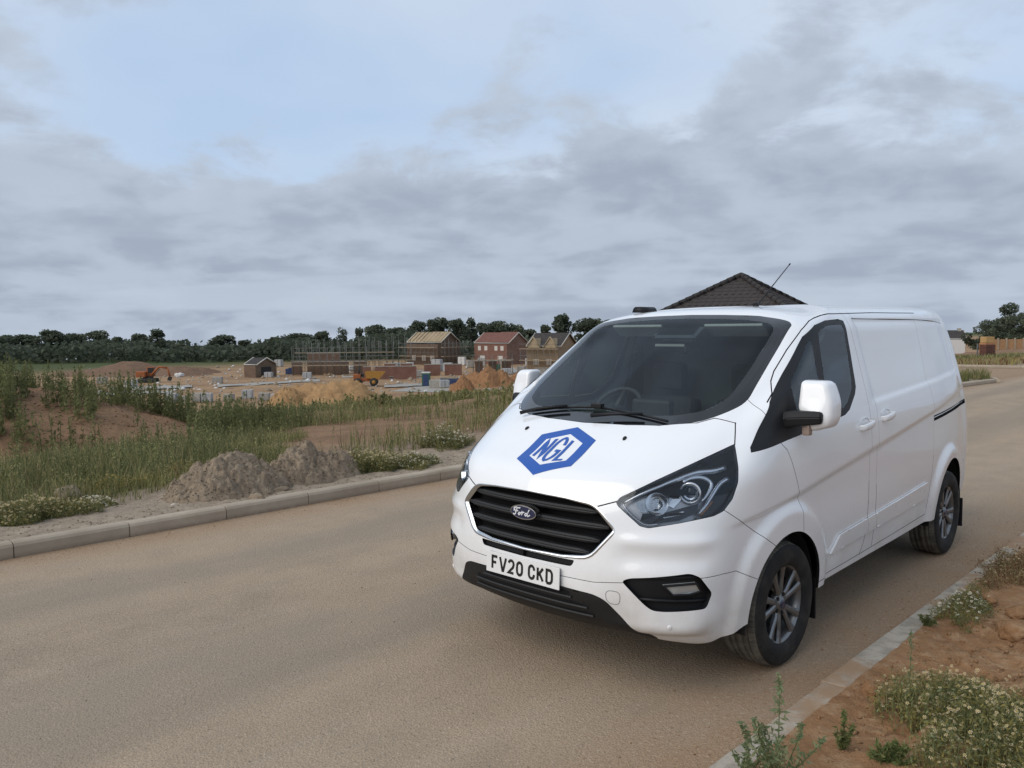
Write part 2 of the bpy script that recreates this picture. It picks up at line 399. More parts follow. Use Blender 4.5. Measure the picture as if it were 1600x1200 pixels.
# ---------------------------------------------------------------- cutting the skin into panels
from mathutils.bvhtree import BVHTree
van = empty('panel_van', (VAN_POS[0], VAN_POS[1], 0), VAN_YAW)
tag(van, 'white panel van with a blue hexagon logo on its bonnet, parked by the kerb', 'van')
_G = van_grid(); _nv, _nu = _G.shape[:2]
_bm = bmesh.new()
_vv = [[_bm.verts.new(_G[i, j]) for j in range(_nu)] for i in range(_nv)]
for i in range(_nv - 1):
    for j in range(_nu - 1):
        _bm.faces.new((_vv[i][j], _vv[i][j+1], _vv[i+1][j+1], _vv[i+1][j]))
bmesh.ops.remove_doubles(_bm, verts=_bm.verts[:], dist=1e-5)
_bm.normal_update()
if next(f for f in _bm.faces if abs(f.calc_center_median().y - .98) < .03).normal.y < 0:
    bmesh.ops.reverse_faces(_bm, faces=_bm.faces[:]); _bm.normal_update()
VPART = _bm.faces.layers.int.new('part')
BVH = BVHTree.FromBMesh(_bm)
def surf(p, d):
    """point of the left half skin hit by a line through p along -d, with its normal"""
    d = Vector(d).normalized(); h = BVH.ray_cast(Vector(p) + d * 1.5, -d)
    return (h[0], h[1]) if h[0] is not None else (Vector(p), d)
def skin_n(co):
    h = BVH.find_nearest(co); return h[1] if h[1] is not None else Vector((0, 1, 0))
def basis(d):
    d = Vector(d).normalized(); a = Vector((0, 0, 1)) if abs(d.z) < .95 else Vector((1, 0, 0))
    e1 = a.cross(d).normalized(); return e1, d.cross(e1), d
def rounded(p2, r, n=4):
    out = []; m = len(p2)
    for i in range(m):
        a, b, c = Vector(p2[i-1]), Vector(p2[i]), Vector(p2[(i+1) % m])
        rr = r[i] if isinstance(r, (list, tuple)) else r
        u, w = (a - b), (c - b); t = min(rr, u.length * .45, w.length * .45)
        if t < 1e-4: out.append(tuple(b)); continue
        p, q = b + u.normalized() * t, b + w.normalized() * t
        for k in range(n + 1):
            s = k / n; out.append(tuple((1-s)**2 * p + 2*s*(1-s) * b + s*s * q))
    return out
def to2(pts, d):
    e1, e2, _ = basis(d); return [(Vector(p).dot(e1), Vector(p).dot(e2)) for p in pts]
def cut2(p2, d, part, only=(0,), facing=.05):
    """cut one convex outline (2-D in the plane across d) out of the skin and give its faces a part number"""
    e1, e2, dn = basis(d); P = [Vector(p) for p in p2]
    area = sum(P[i-1].x * P[i].y - P[i].x * P[i-1].y for i in range(len(P)))
    if area < 0: P = P[::-1]
    x0, x1 = min(p.x for p in P), max(p.x for p in P); y0, y1 = min(p.y for p in P), max(p.y for p in P)
    S = []
    for f in _bm.faces:
        if f[VPART] not in only: continue
        c = f.verts[0].co; a = c.dot(e1); 
        if a < x0 - .25 or a > x1 + .25: continue
        b = c.dot(e2)
        if b < y0 - .25 or b > y1 + .25 or f.normal.dot(dn) < facing: continue
        q = [(v.co.dot(e1), v.co.dot(e2)) for v in f.verts]
        if max(a for a, _ in q) < x0 or min(a for a, _ in q) > x1 or max(b for _, b in q) < y0 or min(b for _, b in q) > y1: continue
        S.append(f)
    for i in range(len(P)):
        a, b = P[i-1], P[i]
        if (b - a).length < 1e-6: continue
        n2 = Vector((-(b - a).y, (b - a).x)).normalized()      # inward
        no = e1 * n2.x + e2 * n2.y; co = e1 * a.x + e2 * a.y
        if not S: break
        es = {e for f in S for e in f.edges}; vs = {v for f in S for v in f.verts}
        r = bmesh.ops.bisect_plane(_bm, geom=S + list(es) + list(vs), dist=2e-5, plane_co=co, plane_no=no)
        S = [g for g in r['geom'] if isinstance(g, bmesh.types.BMFace)]
        S = [f for f in S if (f.calc_center_median() - co).dot(no) > 0]
    for f in S: f[VPART] = part
    return S
def cut3(pts, d, part, r=0, **k):
    p2 = to2(pts, d)
    return cut2(rounded(p2, r) if r else p2, d, part, **k)
def gap(pts, d, w=.005, part=-1, ext=(0, 0), **k):
    p2 = [Vector(p) for p in to2(pts, d)]
    p2[0] = p2[0] + (p2[0] - p2[1]).normalized() * ext[0]; p2[-1] = p2[-1] + (p2[-1] - p2[-2]).normalized() * ext[1]
    for a, b in zip(p2[:-1], p2[1:]):
        t = (b - a).normalized(); n = Vector((-t.y, t.x)) * (w / 2); a2, b2 = a - t * w * .8, b + t * w * .8
        cut2([a2 + n, b2 + n, b2 - n, a2 - n], d, part, **k)
SIDE, FRONT = (0, 1, 0), (1, 0, 0)
WSD, HLD = (1, 0, 1.55), (1, .85, .25)
# openings and inserts -----------------------------------------------------------------
P_WS, P_FRIT, P_WIN, P_QGL, P_DGL, P_GRILLE, P_LOW, P_HEAD, P_FOG, P_REC, P_MOLD, P_RAIL, P_LIP, P_CAP = range(1, 15)
ws_outer = [(.527,-.3,1.302),(.527,0,1.302),(.505,.28,1.306),(.467,.466,1.314),(.373,.64,1.332),(.25,.725,1.375),(.11,.786,1.428),(-.125,.768,1.585),(-.52,.738,1.862),(-.555,.712,1.869),(-.600,.50,1.902),(-.610,.25,1.913),(-.613,0,1.916),(-.613,-.3,1.916)]
ws_inner = [(.43,-.3,1.34),(.43,0,1.34),(.41,.30,1.345),(.36,.50,1.355),(.27,.63,1.39),(.14,.69,1.445),(-.12,.690,1.590),(-.46,.665,1.815),(-.515,.60,1.85),(-.545,.45,1.872),(-.56,.20,1.885),(-.563,0,1.887),(-.563,-.3,1.887)]
cut3(ws_inner, WSD, P_WS, .06)
cut3(ws_outer, WSD, P_FRIT, [0,0,0,0,.08,.08,.10,0,.02,.02,0,0,0,0])
win_outer = [(.335,0,1.198),(-.15,0,1.243),(-.64,0,1.286),(-.79,0,1.300),(-.87,0,1.325),(-1.005,0,1.411),(-1.05,0,1.459),(-1.058,0,1.50),(-1.150,0,1.830),(-1.140,0,1.868),(-1.06,0,1.880),(-.84,0,1.870),(-.68,0,1.842),(-.505,0,1.775),(-.183,0,1.578),(.046,0,1.433),(.322,0,1.222)]
div_f, div_b = ((-.62,0,1.80),(-.515,0,1.36)), ((-.665,0,1.81),(-.56,0,1.34))
qgl = [(-.16,0,1.355),(-.505,0,1.345),(-.510,0,1.40),(-.620,0,1.790),(-.50,0,1.735),(-.19,0,1.545),(-.14,0,1.50)]
dgl = [(-.555,0,1.335),(-.78,0,1.340),(-.86,0,1.370),(-.965,0,1.440),(-.995,0,1.49),(-1.075,0,1.80),(-1.068,0,1.838),(-1.03,0,1.845),(-.84,0,1.838),(-.70,0,1.812),(-.665,0,1.79)]
cut3(qgl, SIDE, P_QGL, .012); cut3(dgl, SIDE, P_DGL, .012); 
# the outline is concave at the mirror foot only very slightly: cut as two convex pieces
cut3([win_outer[i] for i in (0, 1, 13, 14, 15, 16)], SIDE, P_WIN, .004)
cut3([win_outer[i] for i in (1, 2, 3, 4, 5, 6, 7, 8, 9, 10, 11, 12, 13)], SIDE, P_WIN, .004)
grille_half = [(0,-.3,.984),(0,.0,.984),(0,.25,.979),(0,.425,.966),(0,.545,.846),(0,.415,.690),(0,.25,.678),(0,0,.674),(0,-.3,.674)]
GR_R = [0,0,0,.05,.035,.05,0,0,0]
cut3(grille_half, FRONT, P_GRILLE, GR_R)
cut3([(0,-.2,.672),(0,.33,.676),(0,.315,.643),(0,-.2,.638)], FRONT, P_LIP, [0,.01,.02,0])
low_half = [(0,-.2,.530),(0,.25,.532),(0,.44,.523),(0,.50,.50),(0,.665,.30),(0,.62,.20),(0,-.2,.20)]
cut3(low_half, FRONT, P_LOW, [0,0,.03,.05,.01,0,0])
head_pts = [(.929,.520,.982),(.914,.535,1.007),(.773,.659,1.091),(.545,.772,1.177),(.365,.853,1.241),(.437,.913,1.133),(.468,.929,1.066),(.513,.924,.988),(.576,.91,.936),(.636,.889,.918),(.781,.791,.894),(.879,.678,.869),(.900,.641,.877),(.916,.593,.918),(.929,.535,.962)]
cut3(head_pts, HLD, P_HEAD, .010)
fog_pts = [(.964,.578,.61),(.948,.617,.628),(.777,.845,.659),(.736,.877,.638),(.665,.902,.549),(.696,.888,.476),(.856,.754,.469),(.89,.706,.473),(.911,.676,.499)]
cut3(fog_pts, (1, .7, 0), P_FOG, .02)
rec_pts = [(-1.315,0,1.885),(-2.5,0,1.882),(-3.40,0,1.878),(-3.50,0,1.84),(-3.46,0,1.50),(-3.40,0,1.443),(-3.30,0,1.432),(-1.40,0,1.330),(-1.28,0,1.335),(-1.24,0,1.385)]
gap([(-1.30,.8,1.886),(-3.42,.8,1.880)], (0, 1, .4), .005, ext=(0, 0))
def mold(x0, x1, slant=0.0):
    zt = lambda x: .590 - .052 * (x + .70); zb = lambda x: .494 - .034 * (x + .56)
    return [(x0, 0, zb(x0)), (x0 - slant, 0, zt(x0 - slant)), (x1, 0, zt(x1)), (x1, 0, zb(x1))]
cut3(mold(-.562, -1.145, .13), SIDE, P_MOLD, .012); cut3(mold(-1.157, -1.283), SIDE, P_MOLD, .004); cut3(mold(-1.295, -2.33), SIDE, P_MOLD, .02)
cut3([(-2.51,0,1.152),(-2.51,0,1.112),(-3.63,0,1.166),(-3.63,0,1.202)], SIDE, P_RAIL, .004)
# windscreen corner softened by the rounded outline
def arch(cx, cz, r, n=36):
    p = [(cx + r * math.cos(t), 0, cz + r * math.sin(t)) for t in [math.pi * k / n for k in range(n + 1)]]
    return p + [(cx - r, 0, -.1), (cx + r, 0, -.1)]
ARCH = ((0, .345, .392), (-WB, .375, .405))
for a in ARCH: cut3(arch(*a), SIDE, -1, only=(0, P_MOLD), facing=-.2)
# shut lines ---------------------------------------------------------------------------
gap([(.527,.0,1.302),(.505,.28,1.306),(.467,.466,1.314),(.373,.64,1.332),(.30,.70,1.355),(.262,.80,1.333),(.365,.853,1.241)], (.3, .45, 1), .006, ext=(.02, .004))
gap([(.961,.44,.957),(.929,.520,.985)], FRONT, .006, ext=(.04, .03))
gap([(.566,.912,.937),(.40,.95,.835),(.225,.986,.727)], (.5, 1, 0), .0032, ext=(.03, .10))
gap([(.735,.885,.632),(.60,.92,.632),(.485,.931,.623),(.36,.97,.565)], (.55, 1, 0), .003, ext=(.03, .05)); gap([(.964,.585,.602),(.995,.44,.585),(1.02,.30,.585),(1.03,0,.585)], FRONT, .003, ext=(.03, .05))
gut_a = [(.050,.878,1.438),(-.02,.86,1.470),(-.062,.839,1.511),(-.09,.824,1.537),(-.158,.808,1.587),(-.339,.796,1.70),(-.542,.790,1.813),(-.68,.778,1.868),(-.76,.775,1.887)]
gut_b = [(-.76,.775,1.887),(-.85,.774,1.901),(-.962,.773,1.912),(-1.744,.756,1.926),(-2.66,.752,1.930)]
gap(gut_a, (.45, .8, .35), .006, ext=(.006, .01)); gap(gut_b, (0, 1, .55), .008)
gap([(.075,0,1.222),(.017,0,1.181),(-.014,0,1.126),(-.07,0,1.00),(-.114,0,.895),(-.128,0,.832),(-.135,0,.70)], SIDE, .0038, ext=(.03, .03))
gap([(.098,.805,1.425),(.121,.885,1.389)], (.3, 1, .6), .003, ext=(.03, .03))
DR, SF, SR = [(-1.19,0,1.93),(-1.19,0,1.335),(-1.17,0,.843),(-1.150,0,.60),(-1.150,0,.52),(-1.125,0,.45),(-1.08,0,.385)], [(-1.315,0,1.93),(-1.31,0,1.2),(-1.295,0,.80),(-1.289,0,.60),(-1.285,0,.40)], [(-2.56,0,1.93),(-2.45,0,1.42),(-2.505,0,1.15),(-2.47,0,.85),(-2.42,0,.625),(-2.37,0,.42)]
for ln_, wl_, wu_ in ((DR, .0058, .0024), (SF, .0052, .0020), (SR, .0040, .0018)):
    i_ = next(i for i, p in enumerate(ln_) if p[2] < 1.0)
    gap(ln_[:i_ + 1], SIDE, wu_); gap(ln_[i_:], SIDE, wl_)
gap([(-.33,0,.372),(-1.08,0,.385)], SIDE, .004); gap([(-1.08,0,.385),(-2.37,0,.42)], SIDE, .004)
# ---------------------------------------------------------------- pulling the parts out
def extract(faces, side=True, flange=.016, centre=False, shrink=0.0):
    """copy faces into a new bmesh; open edges are folded inward so each panel has thickness"""
    nb = bmesh.new(); vm = {}
    for f in faces:
        vs = []
        for v in f.verts:
            if v not in vm:
                vm[v] = nb.verts.new(v.co)
            vs.append(vm[v])
        try: nf = nb.faces.new(vs); nf.smooth = True
        except ValueError: pass
    nb.normal_update()
    inv = {b: a for a, b in vm.items()}
    if shrink:                                   # a hair of clearance to the panel around it
        mv = {}
        for e in nb.edges:
            if not e.is_boundary: continue
            if abs(e.verts[0].co.y) < 1e-4 and abs(e.verts[1].co.y) < 1e-4: continue
            f = e.link_faces[0]; lp = [l for l in f.loops if l.edge == e][0]; p, q = lp.vert, lp.link_loop_next.vert
            t = q.co - p.co
            for v in (p, q): mv.setdefault(v, Vector()); mv[v] += skin_n(v.co).cross(t)
        for v, w in mv.items():
            if w.length > 1e-9:
                w = w.normalized() * shrink
                if abs(v.co.y) < 1e-4: w.y = 0
                v.co += w
    if flange:
        be = [e for e in nb.edges if e.is_boundary and not (centre and abs(e.verts[0].co.y) < 1e-4 and abs(e.verts[1].co.y) < 1e-4)]
        lo = {}
        for e in be:
            for v in e.verts:
                if v not in lo: lo[v] = nb.verts.new(v.co - skin_n(v.co) * flange)
        for e in be:
            f = e.link_faces[0]; a, b = e.verts
            lp = [l for l in f.loops if l.edge == e][0]; a, b = lp.vert, lp.link_loop_next.vert
            try: q = nb.faces.new((b, a, lo[a], lo[b])); q.smooth = False; q.material_index = 1  # second material: on white panels a dark one, shut-line shade put into colour
            except ValueError: pass
            e.smooth = False
    return nb
def mirror_full(nb):
    r = bmesh.ops.duplicate(nb, geom=nb.verts[:] + nb.edges[:] + nb.faces[:])
    vs = [g for g in r['geom'] if isinstance(g, bmesh.types.BMVert)]; fs = [g for g in r['geom'] if isinstance(g, bmesh.types.BMFace)]
    for v in vs: v.co.y = -v.co.y
    bmesh.ops.reverse_faces(nb, faces=fs)
    cl = [v for v in nb.verts if abs(v.co.y) < 3e-4]
    for v in cl: v.co.y = 0
    bmesh.ops.remove_doubles(nb, verts=cl, dist=6e-4)
    return nb
def mirrored_copy(o, name=None):
    me = o.data.copy()
    n = len(me.vertices); co = np.empty(n * 3, np.float32); me.vertices.foreach_get('co', co); co[1::3] *= -1; me.vertices.foreach_set('co', co); me.flip_normals(); me.update()
    c = bpy.data.objects.new(name or o.name.split('.')[0], me); link(c, o.parent)
    for ch in list(o.children):
        c2 = mirrored_copy(ch); c2.parent = c
    return c
_bm.normal_update()
_gf = [f for f in _bm.faces if f[VPART] == -1]
bmesh.ops.delete(_bm, geom=_gf, context='FACES')
_bm.normal_update()
def faces_of(p): return [f for f in _bm.faces if f[VPART] == p]
# body components
_todo = set(faces_of(0)); comps = []
while _todo:
    st = [_todo.pop()]; comp = []
    while st:
        f = st.pop(); comp.append(f)
        for e in f.edges:
            for g in e.link_faces:
                if g in _todo: _todo.discard(g); st.append(g)
    comps.append(comp)
comps.sort(key=len, reverse=True)
SEEDS = {'bonnet': (.75, .3, 1.18), 'front_door': (-.6, .97, .9), 'sliding_door': (-1.9, .97, .9), 'bumper': (.93, .6, .78), 'front_wing': (.15, .95, 1.05), 'lower_bumper': (.80, .79, .42), 'rear_side': (-2.9, .97, 1.1)}
named = {}
for n, s in SEEDS.items():
    s = Vector(s); best = min(range(len(comps)), key=lambda i: min((f.calc_center_median() - s).length_squared for f in comps[i]))
    named.setdefault(best, []).append(n)
print('components', [(len(c), named.get(i)) for i, c in enumerate(comps[:14])])
shell_faces = []
for i, comp in enumerate(comps):
    n = named.get(i)
    if n is None or len(n) > 1 or n[0] in ('rear_side',):
        shell_faces += comp; continue
    nm = n[0]; centre = nm in ('bonnet', 'bumper', 'lower_bumper')
    nb = extract(comp, centre=centre)
    if centre: mirror_full(nb)
    o = bm_obj(nm, nb, None, van, mats=[m_paint, m_gap])
    if not centre: mirrored_copy(o)
bm_obj('body_shell', mirror_full(extract(shell_faces, centre=True)), None, van, mats=[m_paint, m_gap])
windscreen = bm_obj('windscreen', mirror_full(extract(faces_of(P_WS), flange=0)), m_glass, van)
bm_obj('black_border', mirror_full(extract(faces_of(P_FRIT), flange=.012, centre=True, shrink=.0012)), m_frit, windscreen)
for o in (bm_obj('window_surround', extract(faces_of(P_WIN), flange=.012, shrink=.0012), m_trim, van), bm_obj('quarter_glass', extract(faces_of(P_QGL), flange=0), m_sglass, van), bm_obj('door_glass', extract(faces_of(P_DGL), flange=0), m_sglass, van)):
    mirrored_copy(o)
def push(nb, d):
    nb.normal_update()
    for v, n in [(v, v.normal.copy()) for v in nb.verts]: v.co += n * d
    return nb
def sunk(faces, d, wall=True):
    """faces moved along their normals by d, with a wall back to the rim"""
    nb = extract(faces, flange=0, shrink=.0018); nb.normal_update()
    rim = [e for e in nb.edges if e.is_boundary]; old = {v: v.co.copy() for e in rim for v in e.verts}
    rimf = [(e, [l for l in e.link_faces[0].loops if l.edge == e][0]) for e in rim]
    rimf = [(l.vert, l.link_loop_next.vert, e) for e, l in rimf]
    mv = [(v, skin_n(v.co)) for v in nb.verts]
    for v, n in mv: v.co += n * d
    top = {v: nb.verts.new(c) for v, c in old.items()}
    for a, b, e in rimf:
        q = nb.faces.new((b, a, top[a], top[b])); q.smooth = False; e.smooth = False
    return nb
o = bm_obj('side_moulding', sunk(faces_of(P_MOLD), .014), m_paint, van); mirrored_copy(o)
o = bm_obj('door_rail', sunk(faces_of(P_RAIL), -.022), m_trim, van); mirrored_copy(o)
# steel rail inside the slot
_b = bmesh.new(); add_tube(_b, [surf((x, 0, 1.134 + (x + 2.53) * -.0485), SIDE)[0] - Vector((0, .010, 0)) for x in (-2.53, -2.8, -3.1, -3.4, -3.6)], .0055, 6)
o2 = bm_obj('rail_track', _b, m_chrome, van); mirrored_copy(o2)
bm_obj('lower_lip', mirror_full(sunk(faces_of(P_LIP), -.02)), m_trim, van)
# dark liner behind all the gaps
_b = bmesh.new(); _lf = []
for i in range(_nv - 1):
    for j in range(_nu - 1):
        q = [_G[i, j], _G[i, j+1], _G[i+1, j+1], _G[i+1, j]]; c = sum(q) / 4
        inarch = any(math.hypot(c[0] - a[0], c[2] - a[1]) < a[2] + .05 for a in ARCH) and c[1] > .3
        front = c[0] > .50 and c[2] < 1.02 and c[1] < .97
        if (c[2] < 1.17 or (c[0] < -1.22 and c[2] < 1.925)) and not inarch and not front: _lf.append((i, j))
_nm = np.cross(np.gradient(_G, axis=1), np.gradient(_G, axis=0)); _nm /= np.maximum(np.linalg.norm(_nm, axis=-1, keepdims=True), 1e-9)
if _nm[40, 120, 1] < 0: _nm = -_nm
_GL = _G - _nm * .022
_ix = {}
def _lv(i, j):
    if (i, j) not in _ix: _ix[(i, j)] = _b.verts.new(_GL[i, j])
    return _ix[(i, j)]
for i, j in _lf: _b.faces.new((_lv(i, j), _lv(i, j+1), _lv(i+1, j+1), _lv(i+1, j)))
bm_obj('inner_liner', mirror_full(_b), m_gap, van)
# ---------------------------------------------------------------- strokes: letters and marks as flat ribbons
def ribbon(bm, pts, w, fn, mi=0, closed=False, thick=.0012):
    """polyline in a 2-D plane thickened to width w; fn(u, v, h) places it in space"""
    P = [Vector(p) for p in pts]; P = [p for i, p in enumerate(P) if i == 0 or (p - P[i-1]).length > 1e-7]; n = len(P); L, Rr = [], []
    for i in range(n):
        a = P[i-1] if (i > 0 or closed) else None; b = P[(i+1) % n] if (i < n - 1 or closed) else None
        d1 = (P[i] - a).normalized() if a is not None else None; d2 = (b - P[i]).normalized() if b is not None else None
        d1 = d1 or d2; d2 = d2 or d1
        t = (d1 + d2); t = t.normalized() if t.length > 1e-6 else d1
        nrm = Vector((-t.y, t.x)); k = min(1.0 / max(nrm.dot(Vector((-d1.y, d1.x))), .35), 2.2)
        L.append(P[i] + nrm * (w / 2 * k)); Rr.append(P[i] - nrm * (w / 2 * k))
    tl = [bm.verts.new(fn(p.x, p.y, thick)) for p in L]; tr = [bm.verts.new(fn(p.x, p.y, thick)) for p in Rr]
    for i in range(n if closed else n - 1):
        j = (i + 1) % n; f = bm.faces.new((tl[i], tr[i], tr[j], tl[j])); f.material_index = mi
def arc(cx, cy, rx, ry, a0, a1, n=10):
    return [(cx + rx * math.cos(math.radians(a0 + (a1 - a0) * k / n)), cy + ry * math.sin(math.radians(a0 + (a1 - a0) * k / n))) for k in range(n + 1)]
GLYPH = {   # unit box 0..1 wide, 0..1 high (centre lines)
 'F': [[(0,0),(0,1),(1,1)], [(0,.52),(.8,.52)]],
 'V': [[(-.12,1.06),(.42,0),(.58,0),(1.12,1.06)]],
 '2': [arc(.5,.72,.5,.28,170,-20,8) + [(.85,.45),(0,0),(1,0)]],
 '0': [arc(.5,.68,.5,.32,180,0,8) + arc(.5,.32,.5,.32,0,-180,8)[0:] + [(0,.68)]],
 'C': [[(1,.66)] + arc(.5,.68,.5,.32,10,180,8) + arc(.5,.32,.5,.32,180,350,8) + [(1,.34)]],
 'K': [[(0,0),(0,1)], [(1,1),(.08,.42)], [(.35,.58),(1,0)]],
 'D': [[(0,0),(0,1),(.5,1)] + arc(.5,.66,.5,.34,90,0,6) + arc(.5,.34,.5,.34,0,-90,6) + [(.5,0),(0,0)]],
 'N': [[(0,0),(0,1),(1,0),(1,1)]],
 'G': [[(1,.72)] + arc(.5,.68,.5,.32,20,180,8) + arc(.5,.32,.5,.32,180,360,8) + [(1,.46),(.55,.46)]],
 'L': [[(0,1),(0,0),(1,0)]],
}
# ---------------------------------------------------------------- grille
def skin_line(ys, z, back=0.0, d=FRONT):
    out = []
    for y in ys:
        p, n = surf((0, abs(y), z), d); q = p - Vector((1, 0, 0)) * back; out.append(Vector((q.x, y, q.z)))
    return out
def inside_w(z):   # half width of the grille opening at height z
    return float(np.interp(z, [.674, .70, .846, .94, .984], [.36, .42, .535, .45, .36]))
grille = empty('grille', (0, 0, 0)); grille.parent = van
_b = bmesh.new()      # dark backing and funnel walls
ring2 = rounded([(p[1], p[2]) for p in grille_half if p[1] >= 0][1:-1], [0,.05,.035,.05,0], 5)
full = [(0, .984)] + ring2 + [(0, .674)]; full = full + [(-y, z) for y, z in full[::-1][1:-1]]
fr = []
for y, z in full:
    p, n = surf((0, abs(y), z), FRONT); fr.append(Vector((p.x, y, z)))
vo = [_b.verts.new(p + Vector((-.002, 0, 0))) for p in fr]; vi = [_b.verts.new((p.x - .075, p.y * .97, .83 + (p.z - .83) * .95)) for p in fr]
for i in range(len(fr)): _b.faces.new((vo[i], vo[(i+1) % len(fr)], vi[(i+1) % len(fr)], vi[i]))
_b.faces.new(vi)
bm_obj('grille_backing', _b, m_gap, grille)
_b = bmesh.new()      # bright surround, thin on top, broad at the flanks
def surround(bm, w_in, w_out, h, mi=0):
    n = len(fr); c = Vector((0, .83))
    rin, rout, top = [], [], []
    for i, p in enumerate(fr):
        a, b = fr[i-1], fr[(i+1) % n]; t = Vector((b.y - a.y, b.z - a.z)).normalized(); nn = Vector((-t.y, t.x))
        if nn.dot(Vector((p.y, p.z - .83))) > 0: nn = -nn
        flank = min(1, abs(p.y) / .45); wi = w_in * (.55 + .75 * flank ** 3)
        rout.append(bm.verts.new((p.x - .004, p.y - nn.x * w_out, p.z - nn.y * w_out)))
        top.append(bm.verts.new((p.x + h, p.y + nn.x * wi * .35, p.z + nn.y * wi * .35)))
        rin.append(bm.verts.new((p.x - .012, p.y + nn.x * wi, p.z + nn.y * wi)))
    for i in range(n):
        j = (i + 1) % n
        for A, B in ((rout, top), (top, rin)):
            f = bm.faces.new((A[i], A[j], B[j], B[i])); f.smooth = True
surround(_b, .019, .003, .007)
bmesh.ops.recalc_face_normals(_b, faces=_b.faces[:])
bm_obj('chrome_surround', _b, m_chrome, grille)
for k, z in enumerate((.922, .853, .783, .718)):
    w = inside_w(z) - .035; ys = np.linspace(-w, w, 25); _b = bmesh.new(); prof = [(-.030, .017), (.0, .015), (.007, .006), (.003, .001), (.006, -.005), (.001, -.015), (-.030, -.017)]
    rows = []
    for y in ys:
        p, n = surf((0, abs(y), z), FRONT); e = 1 - max(0, (abs(y) - (w - .05)) / .05) * .55
        rows.append([_b.verts.new((p.x - .022 + a, y, z + c * e)) for a, c in prof])
    for i in range(len(ys) - 1):
        for q in range(len(prof)):
            f = _b.faces.new((rows[i][q], rows[i+1][q], rows[i+1][(q+1) % len(prof)], rows[i][(q+1) % len(prof)])); f.smooth = False
    _b.faces.new(rows[0]); _b.faces.new(rows[-1][::-1]); bmesh.ops.recalc_face_normals(_b, faces=_b.faces[:])
    bm_obj('grille_slat', _b, m_trim_rough, grille)
# badge
badge = empty('badge', (0, 0, 0)); badge.parent = van
bx, bz = surf((0, 0, .873), FRONT)[0].x + .012, .873
def on_badge(u, v, h): return Vector((bx + h - .0 * v, u, bz + v))
def disc(bm, rx, rz, x0, x1, mi=0, n=40):
    a = [bm.verts.new((bx + x0, rx * math.cos(2*math.pi*k/n), bz + rz * math.sin(2*math.pi*k/n))) for k in range(n)]
    b = [bm.verts.new((bx + x1, rx * .965 * math.cos(2*math.pi*k/n), bz + rz * .95 * math.sin(2*math.pi*k/n))) for k in range(n)]
    for k in range(n): bm.faces.new((a[k], a[(k+1) % n], b[(k+1) % n], b[k]))
    bm.faces.new(b)
_b = bmesh.new(); disc(_b, .094, .040, -.03, .004); bm_obj('badge_rim', _b, m_chrome, badge)
_b = bmesh.new(); disc(_b, .087, .034, .0, .0075); bm_obj('badge_oval', _b, m_oval, badge)
FORD = [[(-.046,.010),(-.055,.004),(-.054,.016),(-.040,.020),(-.022,.017),(-.014,.021)], [(-.034,.019),(-.040,.004),(-.047,-.012),(-.056,-.016),(-.060,-.010)], [(-.050,.001),(-.036,.004),(-.028,.003)],
        [(-.022,-.002),(-.028,-.010),(-.023,-.014),(-.015,-.008),(-.017,-.002),(-.022,-.002)], [(-.015,-.006),(-.006,-.001),(-.003,.003),(-.001,-.002),(-.007,-.014)], [(-.002,-.004),(.006,.002),(.012,.000)],
        [(.028,-.001),(.019,-.002),(.014,-.010),(.020,-.014),(.028,-.007),(.036,.006),(.044,.018)], [(.036,.006),(.029,-.010),(.034,-.014),(.048,-.006)]]
_b = bmesh.new()
for st in FORD: ribbon(_b, [(u * 1.1, v * 1.15) for u, v in st], .0056, on_badge, thick=.0085)
bm_obj('badge_script', _b, m_logo_white, badge)
# number plate
plate = empty('number_plate', (0, 0, 0)); plate.parent = van
PX, PZ, PT = 1.050, .571, .05
def on_plate(u, v, h): return Vector((PX - v * math.sin(PT) + h * math.cos(PT), u, PZ + v * math.cos(PT) + h * math.sin(PT)))
_b = bmesh.new(); add_box(_b, (0, 0, 0), (.006, .520, .111), bevel=.002); bmesh.ops.rotate(_b, cent=(0, 0, 0), matrix=Matrix.Rotation(-PT, 3, 'Y'), verts=_b.verts[:]); bmesh.ops.translate(_b, vec=(PX, 0, PZ), verts=_b.verts[:])
bm_obj('plate_board', _b, m_white_plate, plate)
for txt, u0 in (('FV20', -.221), ('CKD', .047)):
    for k, chn in enumerate(txt):
        _b = bmesh.new()
        for st in GLYPH[chn]: ribbon(_b, [(u0 + k * .061 + .007 + x * .036, -.033 + y * .066) for x, y in st], 0.0150, on_plate, thick=.0038)
        bm_obj('plate_character', _b, m_ink, plate)
_b = bmesh.new(); add_box(_b, (PX - .025, 0, PZ), (.04, .50, .10)); bm_obj('plate_mount', _b, m_trim, plate)
